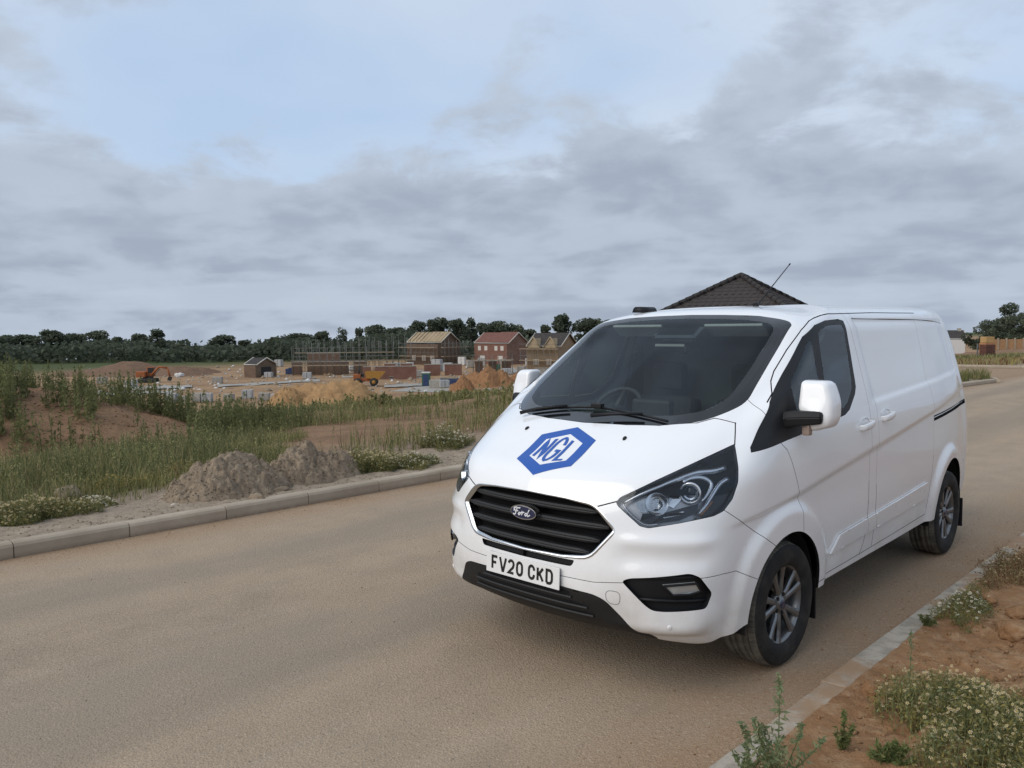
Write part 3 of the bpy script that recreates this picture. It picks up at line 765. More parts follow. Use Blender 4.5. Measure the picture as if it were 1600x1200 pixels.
# ---------------------------------------------------------------- lower intake
low = empty('lower_intake', (0, 0, 0)); low.parent = van
lowf = faces_of(P_LOW)
bm_obj('intake_panel', mirror_full(extract(lowf, flange=.03, centre=True, shrink=.0015)), m_trim_rough, low)
for z, w in ((.505, .30), (.462, .38), (.418, .40)):                # flat dark strips painting the shade of openings, with a bar above and below
    _b = bmesh.new(); ys = np.linspace(-w, w, 21); a, b2 = [], []
    for y in ys:
        p, n = surf((0, abs(y), z), FRONT); e = .013 if abs(y) < w - .001 else .006
        a.append(_b.verts.new((p.x + .0025, y, z + e))); b2.append(_b.verts.new((surf((0, abs(y), z - .013), FRONT)[0].x + .0025, y, z - e)))
    for i in range(len(ys) - 1): _b.faces.new((a[i], a[i+1], b2[i+1], b2[i]))
    bm_obj('slot_shade_strip', _b, m_gap, low)
    _b = bmesh.new(); rows = []
    for y in ys:
        p, n = surf((0, abs(y), z - .020), FRONT); rows.append([_b.verts.new((p.x + dx, y * 1.04, z - .020 + dz)) for dx, dz in ((-.01, .007), (.008, .005), (.011, -.002), (-.01, -.007))])
    for i in range(len(ys) - 1):
        for q in range(4): _b.faces.new((rows[i][q], rows[i+1][q], rows[i+1][(q+1) % 4], rows[i][(q+1) % 4]))
    _b.faces.new(rows[0]); _b.faces.new(rows[-1][::-1]); bmesh.ops.recalc_face_normals(_b, faces=_b.faces[:])
    bm_obj('intake_bar', _b, m_trim_rough, low)
# ---------------------------------------------------------------- headlights
head = empty('headlight', (0, 0, 0)); head.parent = van
hf = faces_of(P_HEAD)
bm_obj('lamp_housing', sunk(hf, -.055), m_lampgrey, head)
bm_obj('lamp_lens', extract(hf, flange=0), m_lens, head)
E1, E2, ED = basis(HLD)
# 2-D frame on the lamp: measured points on the skin mapped to (u, v)
def on_lamp(p, depth): q, n = surf(p, HLD); return q - n * depth
def uvw(u, v, depth):
    base = E1 * u + E2 * v; q, n = surf(base + ED * .8, HLD); return q - n * depth
LP = {}
def lamp_path(pix):   # pix: positions in a 1600-wide crop of the lamp, mapped by four measured corners
    src = [((130,590),(.927,.522,.988)), ((1190,75),(.365,.853,1.241)), ((1090,680),(.576,.91,.936)), ((420,832),(.879,.678,.869)), ((500,395),(.773,.659,1.091)), ((1225,290),(.437,.913,1.133)), ((700,790),(.781,.791,.894))]
    A = np.array([[x, y, 1, x*y*1e-3] for (x, y), _ in src], float); W = np.array([[Vector(p).dot(E1), Vector(p).dot(E2)] for _, p in src])
    K = np.linalg.lstsq(A, W, rcond=None)[0]
    return [tuple(np.array([x, y, 1, x*y*1e-3]) @ K) for x, y in pix]
def lamp_tube(name, pix, r, depth, m, seg=8, smooth_n=4):
    uv = lamp_path(pix); pts = herm([(u, v, 0) for u, v in uv], [smooth_n] * (len(uv) - 1)); _b = bmesh.new()
    add_tube(_b, [uvw(p[0], p[1], depth) for p in pts], r if not isinstance(r, (list, tuple)) else list(np.interp(np.linspace(0, 1, len(pts)), np.linspace(0, 1, len(r)), r)), seg)
    return bm_obj(name, _b, m, head)
lamp_tube('light_strip', [(185,610),(330,530),(520,445),(700,370),(850,322),(1000,310),(1110,280)], [.007,.009,.010,.013,.015,.017,.015], .018, m_silver)
lamp_tube('light_strip', [(185,610),(215,660),(290,740),(380,800),(520,795)], .005, .010, m_silver)
lamp_tube('light_strip', [(1135,385),(1070,425),(1010,510),(940,625),(870,705)], [.014,.013,.012,.010,.007], .018, m_silver)
lamp_tube('turn_strip', [(1000,585),(950,650),(890,715)], [.008,.009,.006], .022, m_amber)
lamp_tube('reflector_bow', [(720,400),(810,365),(920,370),(985,420),(965,500),(900,590)], [.007,.011,.014,.014,.010,.006], .026, m_silver)
def lamp_cup(name, c, rad, depth, m, prof):
    u, v = lamp_path([c])[0]; p = uvw(u, v, depth); _b = bmesh.new(); add_lathe(_b, prof, 28, 'Z'); 
    q = Vector((1, .55, .08)).to_track_quat('Z', 'Y').to_matrix(); bmesh.ops.scale(_b, vec=(rad,) * 3, verts=_b.verts[:]); bmesh.ops.rotate(_b, cent=(0, 0, 0), matrix=q, verts=_b.verts[:]); bmesh.ops.translate(_b, vec=p, verts=_b.verts[:])
    return bm_obj(name, _b, m, head)
lamp_cup('projector_ring', (805, 490), .054, .044, m_silver, [(.70, .1), (.78, .55), (.95, .62), (1.0, .5), (.98, 0)])
lamp_cup('projector_lens', (805, 490), .044, .042, m_lens, [(0.001, .75), (.35, .70), (.65, .52), (.9, .2), (.95, 0)])
lamp_cup('projector_bowl', (805, 490), .042, .050, m_lampgrey, [(0.001, .02), (.6, .05), (1.0, .2)])
lamp_cup('main_beam_reflector', (500, 590), .056, .054, m_reflector, [(.001, .05), (.35, .12), (.7, .38), (.95, .75), (1.0, .80)])
def lamp_plate(name, pix, d0, m, d1=None):
    uv = lamp_path(pix); _b = bmesh.new(); vs = [_b.verts.new(uvw(u, v, d0 if d1 is None else d0 + (d1 - d0) * k / len(uv))) for k, (u, v) in enumerate(uv)]; _b.faces.new(vs)
    bmesh.ops.solidify(_b, geom=_b.faces[:], thickness=.006); return bm_obj(name, _b, m, head)
lamp_plate('lamp_bezel', [(180,560),(500,410),(900,225),(1185,95),(1190,230),(1215,300),(1130,345),(1120,260),(1000,285),(850,295),(690,345),(500,430),(320,510)], .022, m_lampdark)
lamp_plate('lamp_bezel', [(1215,300),(1215,420),(1165,565),(1085,675),(1000,715),(900,735),(960,650),(1030,530),(1080,440),(1140,395)], .024, m_lampdark)
lamp_plate('lamp_bezel', [(360,700),(560,690),(880,600),(860,690),(700,760),(430,800),(340,770)], .030, m_lampdark)
lamp_plate('reflector_step', [(290,600),(420,540),(520,520),(500,640),(390,690),(340,680)], .040, m_reflector)
lamp_plate('reflector_step', [(610,470),(700,430),(720,560),(650,640),(600,620)], .044, m_reflector)
lamp_plate('reflector_step', [(560,740),(800,690),(820,660),(700,680),(540,720)], .034, m_reflector)
mirrored_copy(head) if False else None
def mirror_group(e, name):
    c = empty(name, (0, 0, 0)); c.parent = e.parent
    for ch in list(e.children): mirrored_copy(ch).parent = c
    return c
mirror_group(head, 'headlight')
# ---------------------------------------------------------------- fog lamps, sensors, tow cover, washer jets
m_fogglass = mat('fog_reflector', (.62, .62, .60), .25, metal=.35)
fog = empty('fog_lamp', (0, 0, 0)); fog.parent = van
ff = faces_of(P_FOG); FD = (1, .7, 0)
bm_obj('bezel', sunk(ff, -.030), m_trim, fog)
def fog_pt(p, d): q, n = surf(p, FD); return q - n * d
_b = bmesh.new(); fl = [(.868,.757,.597),(.81,.82,.604),(.751,.868,.606),(.727,.878,.564),(.775,.845,.552),(.834,.789,.550)]
vs = [_b.verts.new(fog_pt(p, .010)) for p in fl]; _b.faces.new(vs); bmesh.ops.recalc_face_normals(_b, faces=_b.faces[:]); bmesh.ops.solidify(_b, geom=_b.faces[:], thickness=.02)
bm_obj('lamp_reflector', _b, m_fogglass, fog)
_b = bmesh.new(); vs = [_b.verts.new(fog_pt(p, .004)) for p in fl]; _b.faces.new(vs); bm_obj('lamp_lens', _b, m_lens, fog)
_b = bmesh.new(); add_tube(_b, [fog_pt(p, .006) for p in fl + fl[:1]], .006, 6, cap=False); bm_obj('lamp_ring', _b, m_trim, fog)
for z0, z1 in ((.632, .640), (.520, .512)):
    _b = bmesh.new(); add_tube(_b, [fog_pt((.93 - .3 * t, .64 + .24 * t, z0 + (z1 - z0) * t), .020) for t in (0, .25, .5, .75, 1)], .009, 6); bm_obj('bezel_rib', _b, m_trim, fog)
mirror_group(fog, 'fog_lamp')
def puck(name, p, d, r, h, m, sides=16, squash=1.0):
    q, n = surf(p, d); _b = bmesh.new(); add_lathe(_b, [(.001, h), (r * .8, h), (r, h * .4), (r, -.004)], sides, 'Z')
    bmesh.ops.scale(_b, vec=(squash, 1, 1), verts=_b.verts[:])
    bmesh.ops.rotate(_b, cent=(0, 0, 0), matrix=n.to_track_quat('Z', 'Y').to_matrix(), verts=_b.verts[:]); bmesh.ops.translate(_b, vec=q, verts=_b.verts[:]); return bm_obj(name, _b, m, van)
o = puck('parking_sensor', (.837, .771, .391), FD, .012, .003, m_paint); mirrored_copy(o)
o = puck('washer_jet', (.617, .350, 1.249), (.5, 0, 1), .017, .008, m_trim, 10, .6); mirrored_copy(o)
_b = bmesh.new()                                                    # tow eye cover outline
ring = rounded([(.5, .555), (.575, .555), (.565, .485), (.505, .49)], .03, 4)
pp = []
for y, z in ring:
    q, n = surf((0, y, z), FRONT); pp.append(q + n * .0006)
add_tube(_b, pp + pp[:1], .0012, 4, cap=False); bm_obj('tow_cover_seam', _b, m_bulk, van)
# ---------------------------------------------------------------- bonnet logo
LOGO_D = (.5, 0, 1); lx0, lx1 = .577, .957
logo = empty('bonnet_logo', (0, 0, 0)); logo.parent = van
def on_bonnet(u, v, h):      # u to the van's left, v towards the windscreen, both in metres over the middle of the mark
    x = .767 - v * .867; q, n = surf((x, abs(u), 1.17 + v * .5), LOGO_D); return Vector((q.x, u, q.z)) + Vector((.48, 0, .87)) * h
HXW, HXH = .194, .219
def hexfill(name, s, h, m, inner=None):
    _b = bmesh.new(); vt = [(0, HXH), (HXW, HXH * .55), (HXW, -HXH * .55), (0, -HXH), (-HXW, -HXH * .55), (-HXW, HXH * .55)]
    N = 12
    for k in range(6):
        a, b = vt[k], vt[(k+1) % 6]; grid = {}
        for i in range(N + 1):
            for j in range(N + 1):
                r0 = inner or 0.0; t = r0 + (s - r0) * i / N; u = (a[0] + (b[0] - a[0]) * j / N) * t; v = (a[1] + (b[1] - a[1]) * j / N) * t
                grid[i, j] = _b.verts.new(on_bonnet(u, v, h))
        for i in range(N):
            for j in range(N): _b.faces.new((grid[i, j], grid[i+1, j], grid[i+1, j+1], grid[i, j+1]))
    bmesh.ops.remove_doubles(_b, verts=_b.verts[:], dist=1e-5); bmesh.ops.recalc_face_normals(_b, faces=_b.faces[:])
    if sum(f.normal.z for f in _b.faces) < 0: bmesh.ops.reverse_faces(_b, faces=_b.faces[:])
    return bm_obj(name, _b, m, logo, smooth=True)
hexfill('logo_hexagon', 1.0, .0015, m_blue, .67); hexfill('logo_field', .67, .0015, m_logo_white)
def logo_glyph(ch, u0, w, tilt=.30):
    _b = bmesh.new()
    def fn(x, y, h):
        u = u0 + x * w
        top = .67 * HXH * (1 - .45 * abs(u) / HXW) - .012
        return on_bonnet(u, (y * 2 - 1) * top * .80, h)
    for st in GLYPH[ch]:
        dense = []
        for a, b in zip(st[:-1], st[1:]):
            for k in range(4): dense.append((a[0] + (b[0] - a[0]) * k / 4, a[1] + (b[1] - a[1]) * k / 4))
        dense.append(st[-1])
        # stroke in metres: scale y so the ribbon width is even
        S = [(x, y) for x, y in dense]
        P = [Vector((x * w, y * .22)) for x, y in S]; P = [p for i, p in enumerate(P) if i == 0 or (p - P[i-1]).length > 1e-7]; n = len(P); Lv, Rv = [], []
        for i in range(n):
            d1 = (P[i] - P[max(i-1, 0)]); d2 = (P[min(i+1, n-1)] - P[i]); d1 = d1 if d1.length > 1e-9 else d2; d2 = d2 if d2.length > 1e-9 else d1
            d1 = d1.normalized(); d2 = d2.normalized(); t = (d1 + d2).normalized(); nr = Vector((-t.y, t.x)); k = min(1 / max(nr.dot(Vector((-d1.y, d1.x))), .4), 2)
            for lst, sg in ((Lv, 1), (Rv, -1)):
                q = P[i] + nr * (.0110 * k * sg); lst.append(_b.verts.new(fn(q.x / w, q.y / .22, .003)))
        for i in range(n - 1): _b.faces.new((Lv[i], Rv[i], Rv[i+1], Lv[i+1]))
    return bm_obj('logo_letter', _b, m_blue, logo)
logo_glyph('N', -.104, .046); logo_glyph('G', -.030, .058); logo_glyph('L', .058, .046)
# ---------------------------------------------------------------- wheels
def build_wheel(name='wheel'):
    w = empty(name); w.parent = van
    R, W, RR = .338, .108, .2135
    _b = bmesh.new()   # carcass: sidewalls, drawn outwards along +Y
    add_lathe(_b, [(RR-.004, -W*.80), (.235, -W*.97), (.275, -W*1.02), (.305, -W*.98), (R-.012, -W*.86)], 64, 'Y')
    add_lathe(_b, [(R-.012, W*.86), (.318, W*.945), (.305, W*.985), (.296, W*.99), (.275, W*1.03), (.245, W*1.01), (.226, W*.95), (RR-.004, W*.84)], 64, 'Y')
    bmesh.ops.recalc_face_normals(_b, faces=_b.faces[:]); 
    tyre = bm_obj('tyre', _b, m_tyre, w)
    # tread: ribs split by circumferential grooves, shoulder blocks split by sipes
    _b = bmesh.new(); N = 72; ribs = [(-.093, -.062), (-.052, -.026), (-.017, .017), (.026, .052)]
    add_lathe(_b, [(R-.012, -W*.86), (R-.009, -.07), (R-.009, .07), (R-.012, W*.86)], 64, 'Y')
    for y0, y1 in ribs:
        add_lathe(_b, [(R-.010, y0), (R-.0005, y0+.002), (R, (y0+y1)/2), (R-.0005, y1-.002), (R-.010, y1)], 64, 'Y')
    for k in range(N):
        t0, t1 = 2*math.pi*(k+.06)/N, 2*math.pi*(k+.94)/N
        for y0, y1, ra, rb in ((.060, .094, R-.0005, R-.0125), (-.094, -.066, R-.001, R-.006)):
            vs = []
            for r_off in (0, -.012):
                for t in (t0, t1):
                    for y, r in ((y0, ra), (y1, rb)): vs.append(_b.verts.new(((r+r_off)*math.cos(t), y, (r+r_off)*math.sin(t))))
            a, b, c, d, e, f, g, h = vs
            for q in ((a, b, d, c), (a, c, g, e), (b, f, h, d), (a, e, f, b), (c, d, h, g)): _b.faces.new(q)
    bmesh.ops.recalc_face_normals(_b, faces=_b.faces[:]); bm_obj('tread', _b, m_tread, tyre)
    # rim barrel and lip
    _b = bmesh.new(); add_lathe(_b, [(RR-.004, -.09), (.195, -.07), (.188, .02), (.196, .070), (.205, .086), (RR+.004, .092), (RR+.005, .086), (RR-.002, .080)], 64, 'Y')
    rim = bm_obj('rim', _b, m_alloy, w)
    _b = bmesh.new(); add_lathe(_b, [(.001, -.02), (.19, -.02)], 40, 'Y'); bm_obj('wheel_back', _b, m_under, rim)
    _b = bmesh.new(); add_lathe(_b, [(.05, -.01), (.145, -.01), (.145, .004), (.06, .004)], 40, 'Y'); bm_obj('brake_disc', _b, m_chrome, rim)
    for k in range(10):                                                  # ten spokes in five pairs
        a = 2*math.pi*(k//2)/5 + (.24 if k % 2 else -.24) + math.pi/2
        a_in = 2*math.pi*(k//2)/5 + (.20 if k % 2 else -.20) + math.pi/2
        _b = bmesh.new(); secs = []
        for r, aa, hw, y, dp in ((.050, a_in, .021, .070, .025), (.085, a_in*.7+a*.3, .0165, .076, .022), (.14, a, .0165, .078, .020), (.180, a, .021, .082, .016), (.206, a, .029, .086, .010)):
            c, s = math.cos(aa), math.sin(aa); T = Vector((-s, 0, c)); P = Vector((r*c, y, r*s))
            secs.append([_b.verts.new(P + T*hw + Vector((0, -.004, 0))), _b.verts.new(P + T*hw*.45 + Vector((0, .004, 0))), _b.verts.new(P - T*hw*.45 + Vector((0, .004, 0))), _b.verts.new(P - T*hw + Vector((0, -.004, 0))), _b.verts.new(P - T*hw*.7 + Vector((0, -dp, 0))), _b.verts.new(P + T*hw*.7 + Vector((0, -dp, 0)))])
        for i in range(len(secs)-1):
            for q in range(6): _b.faces.new((secs[i][q], secs[i][(q+1) % 6], secs[i+1][(q+1) % 6], secs[i+1][q]))
        bmesh.ops.recalc_face_normals(_b, faces=_b.faces[:]); bm_obj('spoke', _b, m_alloy, rim)
    _b = bmesh.new(); add_lathe(_b, [(.066, .04), (.068, .066), (.060, .074), (.036, .075), (.033, .083), (.001, .085)], 32, 'Y'); bm_obj('hub', _b, m_alloy, rim)
    _b = bmesh.new(); add_lathe(_b, [(.028, .084), (.024, .0875), (.001, .088)], 24, 'Y'); bm_obj('centre_cap', _b, m_oval, rim)
    for k in range(5):
        t = 2*math.pi*(k+.5)/5 + math.pi/2; _b = bmesh.new(); add_lathe(_b, [(.011, .0), (.011, .012), (.001, .013)], 6, 'Y', smooth=False); bmesh.ops.translate(_b, vec=(.054*math.cos(t), .068, .054*math.sin(t)), verts=_b.verts[:]); bm_obj('wheel_nut', _b, m_trim, rim)
    return w
def copy_tree(o, parent=None):
    c = o.copy(); COL.objects.link(c); c.parent = parent
    for ch in list(o.children): copy_tree(ch, c)
    return c
w0 = build_wheel()
w0.location = (0, .868, .336); w0.rotation_euler = (0, .21, math.radians(-1.5))
for x, s, ry in ((-WB, 1, .62), (0, -1, .3), (-WB, -1, .9)):
    c = copy_tree(w0, van); c.location = (x, .862 * s, .336); c.rotation_euler = (0, ry, 0 if s > 0 else math.pi)
# wheel wells, floor, mud flaps
for cx, cz, r in ARCH:
    for s in (1, -1):
        _b = bmesh.new(); n = 20; prev = None
        for k in range(n + 1):
            t = math.pi * (k / n) * 1.12 - .19; p = (cx + (r + .012) * math.cos(t), (r + .012) * math.sin(t) + cz)
            cur = (_b.verts.new((p[0], s*.972 - s*.03, p[1])), _b.verts.new((p[0], s*.62, p[1])))
            if prev: f = _b.faces.new((prev[0], cur[0], cur[1], prev[1])); f.smooth = True
            prev = cur
        q = _b.verts.new((cx, s*.62, cz)); ins = [v for v in _b.verts if abs(abs(v.co.y) - .62) < 1e-4 and v != q]
        for a, b in zip(ins[:-1], ins[1:]): _b.faces.new((a, b, q))
        bm_obj('wheel_well', _b, m_under, van)
        if cx == 0 or True:
            _b = bmesh.new(); add_box(_b, (cx - r - .005, s*.865, .27), (.012, .20, .24), rot=None, bevel=.004); bm_obj('mud_flap', _b, m_trim, van)
_b = bmesh.new(); add_box(_b, (-1.5, 0, .40), (4.6, 1.20, .06)); add_box(_b, (-1.45, 0, .37), (2.0, 1.84, .05)); add_box(_b, (-3.65, 0, .42), (.5, 1.5, .05)); bm_obj('underbody', _b, m_under, van)
_b = bmesh.new(); add_tube(_b, [(-WB, -.75, .33), (-WB, .75, .33)], .04, 10); bm_obj('rear_axle', _b, m_under, van)
_b = bmesh.new(); add_box(_b, (.52, 0, .62), (.06, 1.3, .60)); bm_obj('radiator_panel', _b, m_under, van)
# ---------------------------------------------------------------- door mirrors
def loft(bm, rings, cap=True, smooth=True, mi=0):
    R = [[bm.verts.new(p) for p in r] for r in rings]; n = len(R[0])
    for i in range(len(R) - 1):
        for k in range(n):
            f = bm.faces.new((R[i][k], R[i][(k+1) % n], R[i+1][(k+1) % n], R[i+1][k])); f.smooth = smooth; f.material_index = mi
    if cap: bm.faces.new(R[0][::-1]); bm.faces.new(R[-1])
    return R
def rrect(cy, cz, w, h, r, n=5):
    out = []
    for sx, sz, a0 in ((1, 1, 0), (-1, 1, 90), (-1, -1, 180), (1, -1, 270)):
        for k in range(n + 1):
            a = math.radians(a0 + 90 * k / n); out.append((cy + sx*(w/2 - r) + r*math.cos(a), cz + sz*(h/2 - r) + r*math.sin(a)))
    return out
mir = empty('door_mirror', (0, 0, 0)); mir.parent = van
cap2 = rounded([(.982, 1.546), (1.118, 1.543), (1.158, 1.432), (1.158, 1.338), (1.138, 1.296), (1.052, 1.270), (1.035, 1.300), (.974, 1.392)], [.022, .030, .05, .03, .025, .012, .02, .02], 5)
cy, cz_ = 1.070, 1.415
_b = bmesh.new(); rings = []
for x, k in ((-.225, .955), (-.205, 1.0), (-.150, 1.0), (-.118, .965), (-.100, .88), (-.092, .72), (-.089, .3)):
    rings.append([(x - .16 * (cy + (y - cy) * k - cy) - .10 * (z - cz_) * (1 if k < 1 else .3), cy + (y - cy) * k, cz_ + (z - cz_) * k) for y, z in cap2])
loft(_b, rings); bmesh.ops.recalc_face_normals(_b, faces=_b.faces[:]); bm_obj('mirror_cap', _b, m_paint, mir)
_b = bmesh.new(); _b.faces.new([_b.verts.new((-.2265 - .16 * (y - cy) * .86, cy + (y - cy) * .86, cz_ + (z - cz_) * .86)) for y, z in cap2]); bm_obj('mirror_glass', _b, m_chrome, mir)
_b = bmesh.new()
loft(_b, [[(x + dx, y, zc + dz * k) for dx, dz in ((.055, -.036), (.060, .004), (.045, .036), (.0, .040), (-.06, .036), (-.065, -.036), (.0, -.042))] for x, y, zc, k in ((-.03, .900, 1.318, 1.45), (-.06, .955, 1.340, 1.12), (-.085, 1.02, 1.346, 1.0), (-.105, 1.075, 1.349, .96), (-.116, 1.108, 1.351, .86), (-.122, 1.118, 1.351, .6))], smooth=False)
bmesh.ops.recalc_face_normals(_b, faces=_b.faces[:]); bmesh.ops.bevel(_b, geom=[e for e in _b.edges if e.calc_face_angle(0) > .45], offset=.005, segments=2, affect='EDGES')
bm_obj('mirror_arm', _b, m_trim, mir)
_b = bmesh.new(); add_box(_b, (-.085, 1.035, 1.283), (.05, .042, .062), bevel=.012); bm_obj('repeater_lens', _b, mat('repeater_amber', (.30, .23, .19), .15), mir)
mirror_group(mir, 'door_mirror')
# ---------------------------------------------------------------- handles
def handle(x, z):
    h = empty('door_handle', (0, 0, 0)); h.parent = van
    y0 = surf((x, 0, z), SIDE)[0].y; _b = bmesh.new()
    pts = [(x + .085, y0 - .004, z - .012), (x + .075, y0 + .022, z - .010), (x + .03, y0 + .034, z - .004), (x - .04, y0 + .036, z + .004), (x - .085, y0 + .026, z + .008), (x - .098, y0 - .004, z + .009)]
    P = herm(pts, [4] * 5); rings = []
    for i, p in enumerate(P):
        t = i / (len(P) - 1); hh = .019 * (.75 + .45 * math.sin(math.pi * t)); rings.append([(p[0], p[1] + .008 * math.cos(a), p[2] + hh * math.sin(a)) for a in [2*math.pi*k/10 for k in range(10)]])
    loft(_b, rings); bmesh.ops.recalc_face_normals(_b, faces=_b.faces[:]); bm_obj('grip', _b, m_paint, h)
    _b = bmesh.new(); n = 24; c0 = _b.verts.new((x - .0, y0 - .022, z + .012)); lst = []
    for rr, dd in ((.6, -.016), (.9, -.004), (1.0, .0015)):
        lst.append([_b.verts.new((x - .0 + .082 * rr * math.cos(2*math.pi*k/n), y0 + dd, z + .008 + .038 * rr * math.sin(2*math.pi*k/n))) for k in range(n)])
    for k in range(n): _b.faces.new((c0, lst[0][k], lst[0][(k+1) % n]))
    for a, b in zip(lst[:-1], lst[1:]):
        for k in range(n): _b.faces.new((a[k], a[(k+1) % n], b[(k+1) % n], b[k]))
    bmesh.ops.recalc_face_normals(_b, faces=_b.faces[:]); bm_obj('handle_cup', _b, m_paint, h, smooth=True)
    mirror_group(h, 'door_handle')
handle(-1.075, 1.214); handle(-1.455, 1.240)
# ---------------------------------------------------------------- roof fittings and wipers
_b = bmesh.new(); add_tube(_b, [(-1.53, 0, 1.985), (-1.56, 0, 2.008)], [.034, .016], 12); 
bmesh.ops.scale(_b, vec=(1, .7, 1), verts=_b.verts[:]); ant = bm_obj('aerial', _b, m_trim, van)
_b = bmesh.new(); add_tube(_b, [(-1.56, 0, 2.0), (-1.82, 0, 2.16), (-2.09, 0, 2.325)], [.006, .0042, .0036], 6); add_tube(_b, [(-2.085, 0, 2.322), (-2.10, 0, 2.332)], .006, 6); bm_obj('aerial_rod', _b, m_trim, ant)
_b = bmesh.new(); loft(_b, [[(-.80 + a, -.50 + b * s, 1.945 + h) for a, b in ((.07, -.05), (.07, .05), (-.09, .06), (-.09, -.06))] for s, h in ((1, 0), (.8, .028), (.5, .040))]); bm_obj('roof_pod', _b, m_trim, van)
wip = empty('wiper', (0, 0, 0)); wip.parent = van
def ws_pt(x, y, up=0.0):
    q, n = surf((x, abs(y), 1.3 + (.5 - x) * .6), WSD); n = Vector((n.x, n.y if y >= 0 else -n.y, n.z)); return Vector((q.x, y, q.z)) + n * up
for blade, armp in (([(.455, -.46), (.42, -.30), (.395, -.12), (.385, .04)], [(.50, -.50), (.455, -.40), (.415, -.20)]), ([(.385, -.02), (.405, .20), (.425, .38), (.44, .50)], [(.49, .04), (.46, .16), (.43, .34)])):
    _b = bmesh.new(); add_tube(_b, [ws_pt(x, y, .012) for x, y in blade], .007, 6); bm_obj('wiper_blade', _b, m_trim, wip)
    _b = bmesh.new(); add_tube(_b, [ws_pt(x, y, .030) for x, y in armp], [.013, .010, .008], 6); bm_obj('wiper_arm', _b, m_trim, wip)
_b = bmesh.new(); add_box(_b, ws_pt(.385, .0, .02), (.04, .07, .03), bevel=.006); bm_obj('wiper_hinge', _b, m_trim, wip)
# ---------------------------------------------------------------- cabin
cab = empty('cabin', (0, 0, 0)); cab.parent = van
_b = bmesh.new(); prof = [(.36, 1.18), (.30, 1.27), (.15, 1.285), (-.05, 1.27), (-.14, 1.22), (-.16, 1.05), (-.10, .75), (.3, .75)]
loft(_b, [[(x, y, z) for x, z in prof] for y in (-.72, -.4, 0, .4, .72)], smooth=False); bmesh.ops.recalc_face_normals(_b, faces=_b.faces[:]); bm_obj('dashboard', _b, m_dash, cab)
_b = bmesh.new(); add_box(_b, (-.14, .02, 1.33), (.06, .28, .12), bevel=.02); add_box(_b, (-.10, -.38, 1.30), (.16, .36, .07), bevel=.03); bm_obj('instrument_binnacle', _b, m_dash, cab)
_b = bmesh.new(); n = 40; pts = [(0, .19 * math.cos(2*math.pi*k/n), .19 * math.sin(2*math.pi*k/n)) for k in range(n + 1)]; add_tube(_b, pts, .016, 8, cap=False)
for a in (90, 200, 340): add_tube(_b, [(0.01, 0, 0), (0, .18 * math.cos(math.radians(a)), .18 * math.sin(math.radians(a)))], [.03, .015], 6)
bmesh.ops.rotate(_b, cent=(0, 0, 0), matrix=Matrix.Rotation(math.radians(-38), 3, 'Y'), verts=_b.verts[:]); bmesh.ops.translate(_b, vec=(-.30, -.38, 1.27), verts=_b.verts[:]); bm_obj('steering_wheel', _b, m_dash, cab)
for y, w in ((-.42, .50), (.22, .44), (.66, .40)):
    _b = bmesh.new(); add_box(_b, (-.95, y, .98), (.18, w, .72), rot=Matrix.Rotation(math.radians(-10), 3, 'Y'), bevel=.06); add_box(_b, (-.72, y, .68), (.50, w, .16), bevel=.05); add_box(_b, (-1.03, y, 1.48), (.10, .26, .20), bevel=.04); bm_obj('seat', _b, m_seat, cab)
_b = bmesh.new(); add_box(_b, (-1.24, 0, 1.10), (.03, 1.58, 1.30)); add_box(_b, (-1.24, 0, 1.80), (.03, 1.52, .16)); bm_obj('bulkhead', _b, m_bulk, cab)
_b = bmesh.new(); add_box(_b, (-.95, 0, 1.885), (.56, 1.30, .03), bevel=.01); bm_obj('headliner', _b, m_headlin, cab)
for y in (-.36, .36):
    _b = bmesh.new(); add_box(_b, (-.56, y, 1.815), (.02, .40, .12), rot=Matrix.Rotation(math.radians(55), 3, 'Y'), bevel=.008); bm_obj('sun_visor', _b, m_headlin, cab)
_b = bmesh.new(); add_box(_b, (-.45, .02, 1.775), (.16, .34, .09), rot=Matrix.Rotation(math.radians(32), 3, 'Y'), bevel=.03); add_box(_b, (-.34, .02, 1.70), (.05, .24, .07), bevel=.02); bm_obj('camera_pod', _b, m_gloss_black, cab)
_b = bmesh.new(); vs = [_b.verts.new(p) for p in ((.16, -.52, 1.289), (.24, -.34, 1.289), (.19, -.32, 1.305), (.12, -.49, 1.30))]; _b.faces.new(vs); bm_obj('paper_slip', _b, m_paper, cab)
_b = bmesh.new(); add_box(_b, (-.40, 0, .62), (1.6, 1.7, .04)); bm_obj('cabin_floor', _b, m_inside, cab)
# ================================================================ the ground
def _hash(ix, iy, seed):
    h = (ix.astype(np.int64) * 374761393 + iy.astype(np.int64) * 668265263 + seed * 1442695041) & 0xffffffff
    h = ((h ^ (h >> 13)) * 1274126177) & 0xffffffff
    return ((h ^ (h >> 16)) & 0xffff) / 65535.0
def vnoise(x, y, seed=0):
    ix, iy = np.floor(x), np.floor(y); fx, fy = x - ix, y - iy
    fx, fy = fx*fx*(3-2*fx), fy*fy*(3-2*fy)
    a, b, c, d = _hash(ix, iy, seed), _hash(ix+1, iy, seed), _hash(ix, iy+1, seed), _hash(ix+1, iy+1, seed)
    return (a*(1-fx)+b*fx)*(1-fy) + (c*(1-fx)+d*fx)*fy
def fbm(x, y, oct=4, seed=0, gain=.5):
    s, a, n = 0, 1.0, 0
    for o in range(oct):
        s = s + a * (vnoise(x * 2**o + 17.3*o, y * 2**o - 9.1*o, seed + o) - .5); n += a; a *= gain
    return s / n * 2
